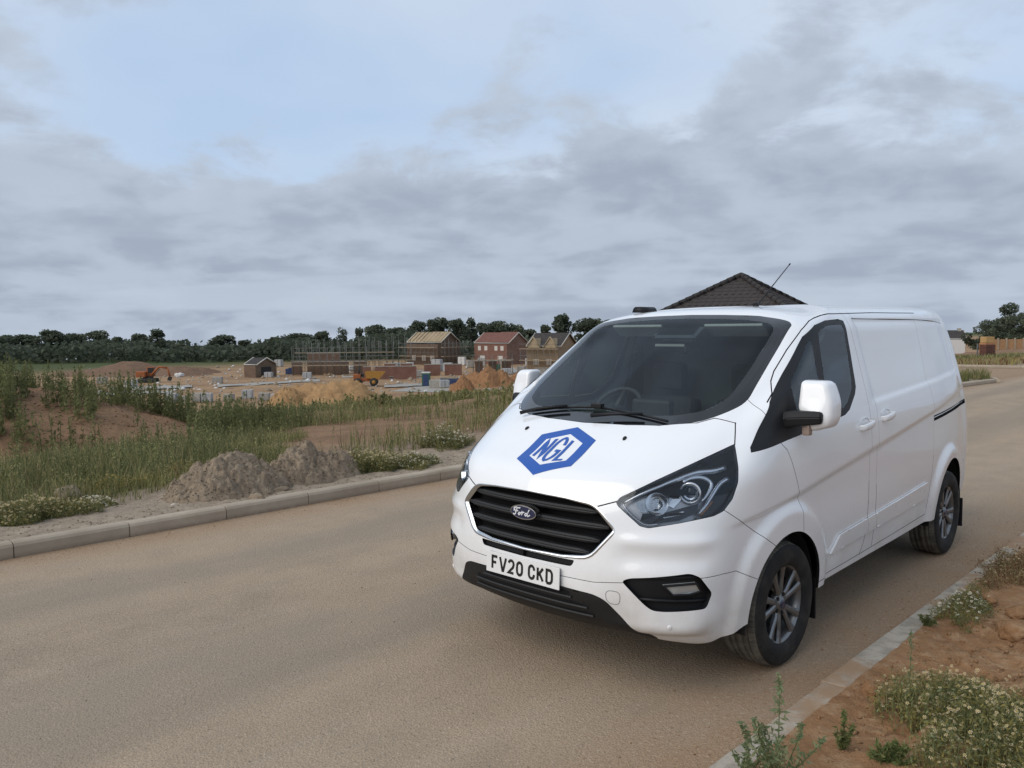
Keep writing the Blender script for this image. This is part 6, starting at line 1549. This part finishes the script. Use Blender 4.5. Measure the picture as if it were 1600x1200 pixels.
# the finished red-roofed pair
A0, aA = away(792, 196, -8.2, 7.3)
def house_at(px, Y, dx, dy, *a, **k):
    p, an = away(px, Y, dx, dy); return house(p, an, *a, **k), p, an
# facade runs left and back from the near corner; the gable runs right and back
hA, pA, anA = house_at(792, 196, -8.2, 7.3, 11.0, -8.0, 5.0, 2.75, 'finished red brick house with red tiled roof on the site', m_red, m_tile_red, ((1.6, 4.0, 1.0, 1.1), (3.6, 4.0, 1.0, 1.1), (7.0, 4.0, 1.0, 1.1), (9.2, 4.0, 1.0, 1.1), (2.2, 1.5, 1.6, 1.3), (8.2, 1.5, 1.6, 1.3)), split=True)
hB, pB, anB = house_at(684, 200, -8.6, 7.2, 11.2, -8.0, 5.1, 2.85, 'brown brick house with bare timber roof and scaffolding', m_brown, m_ply, ((2, 1.6, 1.4, 1.3), (5, 1.6, 1.4, 1.3), (8.6, 1.6, 1.4, 1.3)), split=True, rafters=True, over=.6)
scaffold(pB + Vector((-.9, -1.6, 0)), anB, 12.5, 5.0, 8, (2.1, 4.3), 'scaffold along the front of the timber-roofed house', depth=-1.0)
scaffold(pB + Vector((1.1, -1.2, 0)), math.atan2(5.9, 5.4), 9, 6.0, 7, (2.1, 4.3), 'scaffold at the gable of the timber-roofed house', depth=-1.0)
hC, pC, anC = house_at(872, 168, -6.6, 3.9, 7.4, -9.0, 4.6, 3.0, 'buff brick house with half-tiled roof seen past the van pillar', m_buff, m_tile_dark, ((2.2, 1.6, 1.3, 1.2), (5.2, 1.6, 1.3, 1.2)), over=.5)
boxp('roof_felt', (3.6, -2.2, 6.05), (5.6, 2.4, .06), m_felt, hC, rx=-math.atan2(3.0, 4.5))
for x0 in (1.6, 5.6):
    for s in (-1, 1): bm = bmesh.new(); add_tube(bm, [(x0 + s*1.7, .5, 4.6), (x0, .5, 6.9)], .12, 4); bm_obj('truss', bm, m_ply, hC)
    prism('gablet', [((x0 - 1.5, .35, 4.6), (x0 + 1.5, .35, 4.6), (x0, .35, 6.6)), ((x0 - 1.5, .35, 4.6), (x0, .35, 6.6), (x0, -3, 6.6)), ((x0 + 1.5, .35, 4.6), (x0, .35, 6.6), (x0, -3, 6.6))], m_ply, hC)
scaffold(pC + Vector((-.5, -1.5, 0)), anC, 8.5, 4.6, 6, (2.0, 4.4), 'scaffold around the buff brick house', depth=-1.0)
hD, pD, anD = house_at(398, 150, -2.6, 1.5, 3.0, -5.2, 2.3, 1.3, 'small brick garage with grey gable roof below the trees', m_brown, m_tile_dark, over=.25)
boxp('opening_shade_panel', (-.04, -2.6, 1.0), (.06, 2.4, 1.9), m_blk, hD)  # black panel on the gable, the shade inside an opening put into colour
# ground-floor walls with scaffold poles standing up
def low_wall(px, Y, dx, dy, L, h, label, m, th=.3, openings=()):
    p, an = away(px, Y, dx, dy); o = tag(empty('brick_wall', p, an), label, 'wall', 'unfinished brick walls'); xs = [0] + [v for op in openings for v in op] + [L]
    for a, b in zip(xs[::2], xs[1::2]): boxp('wall_panel', ((a + b)/2, 0, h/2 - .2), (b - a, th, h + .4), m, o)
    boxp('wall_top', (L/2, 0, h + .06), (L, th + .1, .12), m_conc, o); return o
low_wall(455, 158, 1, .05, 14.5, 2.4, 'long low brown wall under the forest of scaffold poles', m_brown, openings=((2.0, 3.0), (6, 8), (11, 12)))
scaffold(stand(456, 155), .05, 14.0, 5.2, 11, (1.9,), 'left scaffold with tall poles above the long brown wall', pole_h=6.0)
scaffold(stand(462, 168), .03, 20.0, 5.2, 14, (2.2, 4.0), 'rear scaffold of closely set poles behind the long brown wall', pole_h=6.6)
low_wall(480, 163, 1, .02, 6.5, 4.1, 'higher brown wall with pale top inside the scaffold', m_brown)
scaffold(stand(575, 172), -.03, 9.0, 5.0, 7, (2.2,), 'right-hand group of scaffold poles before the dark trees', pole_h=7.0)
low_wall(566, 140, 1, .12, 9.2, 2.2, 'red brick ground-floor walls left of the site road', m_red, openings=((1.4, 2.1), (4.5, 5.2)))
low_wall(600, 146, 1, -.05, 5.0, 2.6, 'red brick wall with openings behind the low red walls', m_red, openings=((2, 3),))
low_wall(662, 150, 1, .1, 7.0, 2.1, 'red brick wall at the foot of the timber-roofed house', m_red, openings=((3, 3.8),))
low_wall(742, 158, 1, .0, 7.0, 2.3, 'dark wall under the platform in front of the red-roofed house', m_brown, openings=((1.5, 2.6), (4.2, 5.2)))
scaffold(stand(738, 156), 0.0, 7.6, 2.8, 6, (2.5,), 'low scaffold platform in front of the red-roofed house', pole_h=3.4)
low_wall(835, 150, 1, .1, 5.0, 1.2, 'low pale blockwork beside the buff house', m_conc)
# packs of bricks and blocks on pallets
PK = [(268, 630, 1.35, 1.05, m_wrap), (288, 631, 1.2, .8, m_conc), (310, 629, 1.2, 1.0, m_conc), (324, 629, 1.2, 1.0, m_wrap), (358, 627, 1.1, .75, m_conc), (387, 624, 1.3, 1.05, m_wrap), (413, 626, 1.3, .8, m_conc), (436, 573, 1.7, 1.6, m_wrap), (432, 626, 1.1, .7, m_wrap), (683, 580, 2.0, 2.3, m_wrap), (700, 581, 1.8, 1.7, m_wrap), (722, 571, 1.7, 1.9, m_white2), (680, 607, 1.6, 1.1, m_conc), (694, 606, 1.4, 1.0, m_wrap), (826, 572, 1.5, 1.6, m_white2), (842, 574, 1.6, 1.7, m_wrap), (806, 566, 1.4, 1.2, m_white2), (856, 577, 1.4, 1.3, m_conc), (340, 600, 1.6, 1.0, m_conc), (480, 592, 1.5, 1.0, m_wrap), (618, 578, 1.8, 1.5, m_wrap), (640, 577, 1.6, 1.4, m_white2), (655, 590, 1.5, 1.2, m_conc), (735, 574, 1.6, 1.5, m_conc), (752, 572, 1.6, 1.8, m_wrap), (786, 571, 1.5, 1.4, m_conc), (792, 585, 1.5, 1.0, m_wrap), (815, 582, 1.5, 1.1, m_conc), (205, 606, 1.5, 1.0, m_wrap), (160, 600, 1.5, 1.0, m_conc), (420, 590, 1.4, .9, m_wrap), (590, 590, 1.5, 1.0, m_conc)]
for i, (px, py, w, h, m) in enumerate(PK):
    p = ground_at(px, py, 20); o = tag(empty('brick_pack', p, rr.uniform(-.3, .3)), ('wrapped' if m in (m_wrap, m_white2) else 'bare') + ' pack of bricks on a pallet, ' + ORD[sorted(range(len(PK)), key=lambda k: PK[k][0]).index(i)] + ' pack from the left', 'brick pack', 'brick packs on the site')
    boxp('pallet', (0, 0, .06), (w, w*.9, .12), m_board, o); boxp('bricks', (0, 0, .12 + h/2), (w*.96, w*.86, h), m, o, bevel=.03)
    if m is not m_conc: boxp('strap', (0, -w*.435, .12 + h/2), (.06, .02, h), m_blk, o)
# sand and spoil heaps
def site_heap(px, py, w, h, m, label, seed, peaks=((0, 0, 1, 1),), ry=None): p = ground_at(px, py, 20); heap('soil_heap', (p.x, p.y + w*.25, float(land(p.x, p.y + w*.25))), w/2, ry or w*.36, h, 0, seed, m, label, 'soil heap', peaks, .10, 64, 'soil heaps on the site')
site_heap(505, 634, 13.5, 2.7, m_sand, 'long yellow sand heap beyond the green strip', 71, ((-.3, 0, .85, .7), (.0, 0, .95, .8), (.35, 0, 1.0, .6), (-.65, 0, .6, .4)))
site_heap(445, 634, 5.0, 2.2, m_sand, 'pale sand heap at the left end of the long heap', 72)
site_heap(762, 606, 9.0, 3.0, m_spoil, 'broad orange spoil heap right of the site road', 73, ((-.4, 0, .8, .6), (0, 0, 1, .7), (.4, .1, .85, .6)))
site_heap(822, 602, 7.0, 2.2, m_spoil, 'orange spoil heap beside the van mirror', 74)
site_heap(722, 612, 3.8, 2.2, m_spoil, 'small brown soil heap at the edge of the green strip', 75)
site_heap(175, 589, 30, 2.6, m_topsoil, 'long brown topsoil mound behind the excavator', 76, ((-.6, 0, .5, .6), (0, 0, 1, .75), (.5, 0, .7, .6)))
site_heap(305, 583, 9, 1.2, m_topsoil, 'pale grey rubble mound right of the excavator', 77)
# site road and concrete strips
def patch(name, pix, m, dz=.05):
    P = [ground_at(x, y, 20) for x, y in pix]; V = []
    N = 14; a, b, c, d = P; F = []
    for i in range(N + 1):
        for j in range(3):
            u, v = i/N, j/2; q = (a*(1-u) + b*u)*(1-v) + (d*(1-u) + c*u)*v; V.append((q.x, q.y, float(land(q.x, q.y)) + dz))
    for i in range(N):
        for j in range(2): k = i*3 + j; F.append((k, k+3, k+4, k+1))
    return tag(mesh_obj(name, V, F, m), kind='structure')
patch('site_road', [(610, 612), (790, 574), (830, 575), (690, 614)], m_conc)
patch('site_track', [(170, 606), (300, 602), (300, 606), (170, 612)], m_conc, .12)
patch('site_track', [(150, 614), (270, 611), (270, 615), (150, 619)], m_conc, .12)
patch('site_track', [(340, 602), (500, 594), (500, 597), (340, 606)], m_conc, .12)
patch('site_track', [(600, 603), (660, 601), (660, 605), (600, 607)], m_conc, .2)
# machines -------------------------------------------------------------------------------
def wheelp(name, c, r, w, parent):
    bm = bmesh.new(); add_lathe(bm, [(r*.5, -w/2), (r*.92, -w/2), (r, -w*.35), (r, w*.35), (r*.92, w/2), (r*.5, w/2)], 18, 'Y'); bmesh.ops.translate(bm, vec=c, verts=bm.verts[:]); o = bm_obj(name, bm, m_blk, parent)
    bm = bmesh.new(); add_lathe(bm, [(.001, -w*.45), (r*.52, -w*.45), (r*.52, w*.45), (.001, w*.45)], 14, 'Y'); bmesh.ops.translate(bm, vec=c, verts=bm.verts[:]); bm_obj('hub', bm, m_yellow, o); return o
p = ground_at(572, 603, 20); dump = tag(empty('site_dumper', p, .12), 'orange and yellow site dumper behind the sand heap', 'dumper')
boxp('chassis', (0, 0, .95), (3.6, 1.2, .5), m_orange, dump, bevel=.08); boxp('engine_cover', (-1.3, 0, 1.45), (1.1, 1.3, .7), m_orange, dump, bevel=.1); boxp('seat', (-.55, 0, 1.6), (.5, .6, .5), m_blk, dump, bevel=.05)
prism('skip', [((.1, -1.0, 1.2), (2.0, -1.0, 1.0), (2.9, -1.1, 2.1), (-.1, -1.1, 2.2)), ((.1, 1.0, 1.2), (2.0, 1.0, 1.0), (2.9, 1.1, 2.1), (-.1, 1.1, 2.2)), ((.1, -1, 1.2), (.1, 1, 1.2), (-.1, 1.1, 2.2), (-.1, -1.1, 2.2)), ((.1, -1, 1.2), (2, -1, 1.0), (2, 1, 1.0), (.1, 1, 1.2)), ((2, -1, 1), (2.9, -1.1, 2.1), (2.9, 1.1, 2.1), (2, 1, 1))], m_yellow, dump)
for x in (-1.15, 1.2):
    for y in (-.95, .95): wheelp('wheel', (x, y, .62), .62, .45, dump)
bm = bmesh.new(); add_tube(bm, [(-1.0, -.6, 1.6), (-1.0, -.6, 3.0), (-1.0, .6, 3.0), (-1.0, .6, 1.6)], .06, 6); bm_obj('roll_bar', bm, m_blk, dump)
p = ground_at(232, 598, 20); dig = tag(empty('excavator', p, .15), 'orange tracked excavator beside the topsoil mound', 'excavator')
for y in (-.85, .85): boxp('track', (0, y, .4), (3.0, .5, .75), m_blk, dig, bevel=.25)
boxp('turntable', (0, 0, .9), (1.4, 1.2, .3), m_blk, dig); boxp('engine_house', (-1.0, 0, 1.45), (1.5, 2.1, .95), m_orange, dig, bevel=.12)
cabo = boxp('cab', (.35, .5, 1.85), (1.2, 1.0, 1.6), m_orange, dig, bevel=.1); boxp('cab_window', (.42, -.03, 2.1), (.9, .04, .9), m_dkglass, cabo); boxp('cab_window', (.96, .5, 2.1), (.04, .8, .9), m_dkglass, cabo)
for nm, pts, r in (('boom', [(.6, -.3, 1.3), (1.9, -.3, 2.7), (3.2, -.3, 2.5)], .2), ('dipper', [(3.2, -.3, 2.6), (3.6, -.3, 1.0)], .15), ('ram', [(.9, -.3, 1.2), (2.0, -.3, 2.3)], .07)):
    bm = bmesh.new(); add_tube(bm, pts, r, 6); bm_obj(nm, bm, m_orange if nm != 'ram' else m_pole, dig)
prism('bucket', [((3.4, -.7, 1.0), (3.9, -.7, .9), (3.7, -.7, .3), (3.2, -.7, .4)), ((3.4, .1, 1.0), (3.9, .1, .9), (3.7, .1, .3), (3.2, .1, .4)), ((3.9, -.7, .9), (3.9, .1, .9), (3.7, .1, .3), (3.7, -.7, .3)), ((3.7, -.7, .3), (3.7, .1, .3), (3.2, .1, .4), (3.2, -.7, .4))], m_blk, dig)
# odds and ends ---------------------------------------------------------------------------
def block_thing(name, px, py, s, m, label, cat_, parts=(), rz=0.0, group=None):
    p = ground_at(px, py, 20); o = tag(empty(name, p, rz), label, cat_, group); boxp('body', (0, 0, s[2]/2), s, m, o, bevel=min(s)*.06)
    for nm, c, ss, mm in parts: boxp(nm, c, ss, mm, o, bevel=.02)
    return o
block_thing('fuel_bowser', 454, 585, (1.7, 1.2, 1.1), m_bluep, 'dark blue fuel bowser standing on the sand', 'bowser', (('leg', (-.6, 0, .12), (.15, 1.0, .25), m_blk), ('lid', (0, 0, 1.2), (.6, .6, .2), m_bluep)))
block_thing('portable_toilet', 666, 604, (1.2, 1.2, 2.0), m_greenp, 'green portable toilet beside the site road', 'toilet', (('door', (0, -.61, .95), (.8, .04, 1.7), m_bluep), ('roof', (0, 0, 2.08), (1.25, 1.25, .16), m_white2)))
block_thing('material_skip', 703, 602, (3.0, 1.7, 1.0), m_bluep, 'dark blue skip with rubbish left of the spoil heap', 'skip', (('rubbish', (0, 0, 1.05), (2.4, 1.3, .3), m_board),))
block_thing('barrier_stack', 765, 583, (1.9, .8, 1.0), m_redp, 'stack of red plastic barriers on the spoil heap side', 'barriers', (('foot', (0, 0, .06), (2.1, 1.0, .12), m_blk),))
block_thing('water_tank', 777, 580, (1.3, 1.3, 1.3), m_greenp, 'grey-green water tank next to the red barriers', 'tank', (('cap', (0, 0, 1.38), (.4, .4, .15), m_blk),))
block_thing('white_van', 683, 583, (2.2, 1.9, 1.9), m_white2, 'small white site van among the packs', 'van', (('windscreen', (0, -.96, 1.45), (1.8, .04, .6), m_dkglass),)) if False else None
for i, (px, py, w, lb) in enumerate(((521, 580, 1.6, 'leftmost white bulk bag in the row before the scaffold'), (535, 579, 1.7, 'second white bulk bag in the row before the scaffold'), (548, 579, 1.9, 'largest white bulk bag in the row before the scaffold'), (558, 580, 1.2, 'last white bulk bag of the row before the scaffold'), (402, 578, 1.6, 'white bag below the small garage'), (280, 589, 1.3, 'white drum-shaped bag on the rubble mound'), (621, 583, 1.4, 'white bag at the left end of the red walls'))):
    p = ground_at(px, py, 20); bm = bmesh.new(); bmesh.ops.create_icosphere(bm, subdivisions=3, radius=1)
    for v in bm.verts: k = 1 + .25*mnoise.noise(v.co*2 + Vector((i*3, 0, 0))); v.co = Vector((max(min(v.co.x*1.25, .9), -.9)*w/1.6*k, max(min(v.co.y*1.2, .9), -.9)*w/1.6*k, (max(v.co.z, -.7) + .7)*w*.36*k))
    o = bm_obj('bulk_bag', bm, m_white2, smooth=True); o.location = p; tag(o, lb, 'bag', 'white bulk bags')
# scattered timber and rubble
pts = []
for k in range(420): p = ground_at(rr.uniform(130, 860), rr.choice([rr.uniform(577, 592), rr.uniform(590, 616)]), 20); pts.append(p)
crumbs('site_debris', np.array([tuple(p) for p in pts]), .12, .42, m_conc, 'scattered rubble and offcuts over the sandy site')
pts2 = np.array([tuple(ground_at(rr.uniform(150, 870), rr.uniform(572, 612), 20)) for k in range(420)])
crumbs('site_litter', pts2[:170], .12, .55, m_white2, 'white bags and scraps strewn over the sandy site'); crumbs('dark_rubble', pts2[170:], .15, .7, m_heap, 'dark lumps of soil strewn over the sandy site')
xm, ym = NR.uniform(-14, -5.6, 2600), NR.uniform(11.5, 15.5, 2600); crumbs('bank_crumbs', np.stack([xm, ym, land(xm, ym)], -1), .006, .035, m_soil, 'crumbs of earth on the face of the spoil bank')
for i, (px, py, L_, lb) in enumerate(((560, 590, 6, 'pale timber lengths left of the dumper'), (640, 592, 7, 'stack of long timber right of the dumper'), (615, 587, 5, 'short timber stack in front of the red walls'), (840, 588, 5, 'timber stack near the van mirror'))):
    p = ground_at(px, py, 20); o = tag(empty('timber_stack', p, rr.uniform(-.2, .2)), lb, 'timber', 'timber stacks')
    for k in range(6): boxp('plank', (rr.uniform(-.3, .3), (k % 3)*.32, .15 + .22*(k//3)), (L_, .28, .18), m_board if k % 2 else m_white2, o)
# ================================================================ the garage behind the van
GX, GY = 10.15, 36.0; GZ = float(land(GX, GY)); gar = tag(empty('garage', (GX, GY, GZ), math.radians(-31.6)), 'garage with dark tiled pyramid roof behind the van', 'garage')
W2 = 3.0; AZ = at_depth(1152, 430, GY).z - GZ; EH = AZ - 1.85
m_gwall = brickmat('garage_brick', (.22, .10, .07), (.18, .08, .06), (.25, .19, .15))
for i, (x, y, sx, sy) in enumerate(((0, -W2 + .3, 2*W2 - .6, .25), (0, W2 - .3, 2*W2 - .6, .25), (-W2 + .3, 0, .25, 2*W2 - 1.12), (W2 - .3, 0, .25, 2*W2 - 1.12))): boxp('wall', (x, y, EH/2), (sx, sy, EH), m_gwall, gar)
gd = boxp('garage_door', (0, -W2 + .14, 1.05), (2.4, .06, 2.1), m_fascia, gar)
m_gtile = noisy('concrete_roof_tile', (.040, .034, .033), (.066, .055, .050), 3.0, .8); m_ridge = noisy('ridge_tile', (.035, .032, .032), (.052, .047, .045), 4.0)
roof = empty('roof', (0, 0, 0)); roof.parent = gar
deck = [((-W2, -W2, EH), (W2, -W2, EH), (0, 0, AZ - .06)), ((W2, -W2, EH), (W2, W2, EH), (0, 0, AZ - .06)), ((W2, W2, EH), (-W2, W2, EH), (0, 0, AZ - .06)), ((-W2, W2, EH), (-W2, -W2, EH), (0, 0, AZ - .06))]
prism('roof_deck', deck + [((-W2, -W2, EH), (W2, -W2, EH), (W2, W2, EH), (-W2, W2, EH))], m_ridge, roof)
# a roll tile, courses laid on the two slopes that face the road, eaves to apex
def tile_mesh():
    bm = bmesh.new(); w, l = .30, .36; prof = [(-.15, .012), (-.11, .030), (-.06, .036), (-.02, .022), (.03, .010), (.09, .010), (.15, .016)]
    R0 = [bm.verts.new((x, 0, z + .012)) for x, z in prof]; R1 = [bm.verts.new((x, l, z - .004)) for x, z in prof]; R2 = [bm.verts.new((x, .0, z - .022)) for x, z in prof]
    for k in range(len(prof) - 1): bm.faces.new((R0[k], R0[k+1], R1[k+1], R1[k])); bm.faces.new((R2[k], R2[k+1], R0[k+1], R0[k]))
    bmesh.ops.recalc_face_normals(bm, faces=bm.faces[:]); me = bpy.data.meshes.new('roof_tile'); bm.to_mesh(me); bm.free(); me.materials.append(m_gtile); return me
tme = tile_mesh(); rise = AZ - .06 - EH; slope = math.hypot(W2, rise); pit = math.atan2(rise, W2); cnt = 0
rest = Pile()
for face, rz0 in ((0, 0.0), (1, math.pi/2), (3, -math.pi/2), (2, math.pi)):
    M0 = Matrix.Rotation(rz0, 4, 'Z') @ Matrix.Translation((0, -W2, EH)) @ Matrix.Rotation(pit, 4, 'X'); ncourse = int(slope/.30)
    for c_ in range(ncourse, -1, -1):
        v0 = c_*.30; half = W2*(1 - (v0 + .12)/slope)
        if half < .1: continue
        nt_ = int(2*half/.30) + 1
        for k in range(nt_):
            x = -half + .15 + k*.30 - (.0 if nt_*.30 <= 2*half else (nt_*.30 - 2*half)/2); Mx = M0 @ Matrix.Translation((x, v0, .008 + RND.uniform(0, .004)))
            if face in (0,) and cnt < 300:
                t_o = bpy.data.objects.new('roof_tile', tme); COL.objects.link(t_o); t_o.parent = roof; t_o.matrix_local = Mx; cnt += 1
            else:
                V = np.array([tuple(Mx @ v.co) for v in tme.vertices]); F = np.array([tuple(p.vertices) for p in tme.polygons]); rest.add(V, F, 0)
tag(rest.obj('roof_tiles', [m_gtile], roof), kind='stuff')
for i, (x, y) in enumerate(((-W2, -W2), (W2, -W2), (W2, W2), (-W2, W2))):
    a, b = Vector((x, y, EH + .05)), Vector((0, 0, AZ + .02)); n = 13
    for k in range(n): bm = bmesh.new(); add_tube(bm, [a + (b - a)*(k/n), a + (b - a)*((k + 1.04)/n)], [.125, .105], 8); bm_obj('hip_tile', bm, m_ridge, roof)
for s in ((0, -W2 - .04, 2*W2 + .16, .08), (0, W2 + .04, 2*W2 + .16, .08)): boxp('gutter', (s[0], s[1], EH - .02), (s[2], s[3], .10), m_blk, gar)
# ================================================================ right-hand background
def fence_run(px0, px1, Y, n, h, label, y_top):
    a, b = stand(px0, Y), stand(px1, Y); o = tag(empty('timber_fence', a), label, 'fence'); m1, m2 = noisy('fence_board', (.40, .235, .12), (.33, .19, .10), 2.5), noisy('fence_post', (.36, .30, .22), (.30, .25, .19))
    d = (b - a); zt = at_depth(px0, y_top, Y).z
    for i in range(n):
        u = (i + .5)/n; c = d*u; base = float(land(a.x + c.x, a.y + c.y)) - a.z; hh = max(zt - a.z - base, h)
        for k in range(9): w = d.length/n/9.6; cc = d*((i + (k + .6)/9.6)/n); boxp('fence_board', (cc.x, cc.y, base + hh/2 - .02*((k*7) % 3)), (w*.97, .03, hh), m1, o)
        q = d*(i/n); boxp('fence_post', (q.x, q.y - .03, base + hh/2 + .05), (.12, .12, hh + .12), m2, o)
    return o
fence_run(1546, 1625, 78, 6, .8, 'orange timber panel fence in front of the trees on the right', 530)
p = stand(1543, 49); bk = tag(empty('brick_stack', p, .25), 'dark red stack of bricks beside the far road', 'bricks', 'brick packs by the far road')
m_dkred = brickmat('stock_brick', (.13, .055, .042), (.10, .045, .036), (.15, .11, .09))
boxp('pallet', (0, 0, .05), (.70, .55, .10), m_board, bk)
for k in range(4):
    for j in range(4): boxp('brick_layer', ((j - 1.5)*.170, RND.uniform(-.01, .01), .10 + .08 + .165*k), (.162, .50, .155), m_dkred, bk)
p2_ = stand(1542, 52.5); bk2 = tag(empty('brick_stack', p2_, .2), 'orange wrapped brick packs behind the dark red stack', 'bricks', 'brick packs by the far road')
boxp('pallet', (0, 0, .06), (.70, .6, .12), m_board, bk2); boxp('bricks', (0, 0, .5), (.68, .55, .75), noisy('orange_pack', (.42, .21, .10), (.33, .16, .08)), bk2, bevel=.02); boxp('bricks', (.02, 0, 1.08), (.62, .52, .38), noisy('yellow_pack', (.46, .30, .13), (.40, .25, .11)), bk2, bevel=.02)
p3 = stand(1527.5, 49); o = tag(empty('marker_post', p3), 'thin grey post standing left of the brick stacks', 'post'); boxp('post', (0, 0, .42), (.07, .07, .85), m_pole, o); boxp('post_cap', (0, 0, .86), (.09, .09, .04), m_blk, o)
hp_, ha = away(1508, 200, -6.5, 2.0); hs = house(hp_, ha, 7.5, -7.0, 3.6, 2.2, 'white rendered house with dark roof at the end of the road', mat('white_render', (.55, .54, .52), .9), m_tile_dark, ((3, 1.3, 1.2, 1.1),), group='houses beyond the road')
boxp('chimney', (.7, -3.5, 5.6), (.8, .8, 1.6), m_conc, hs)
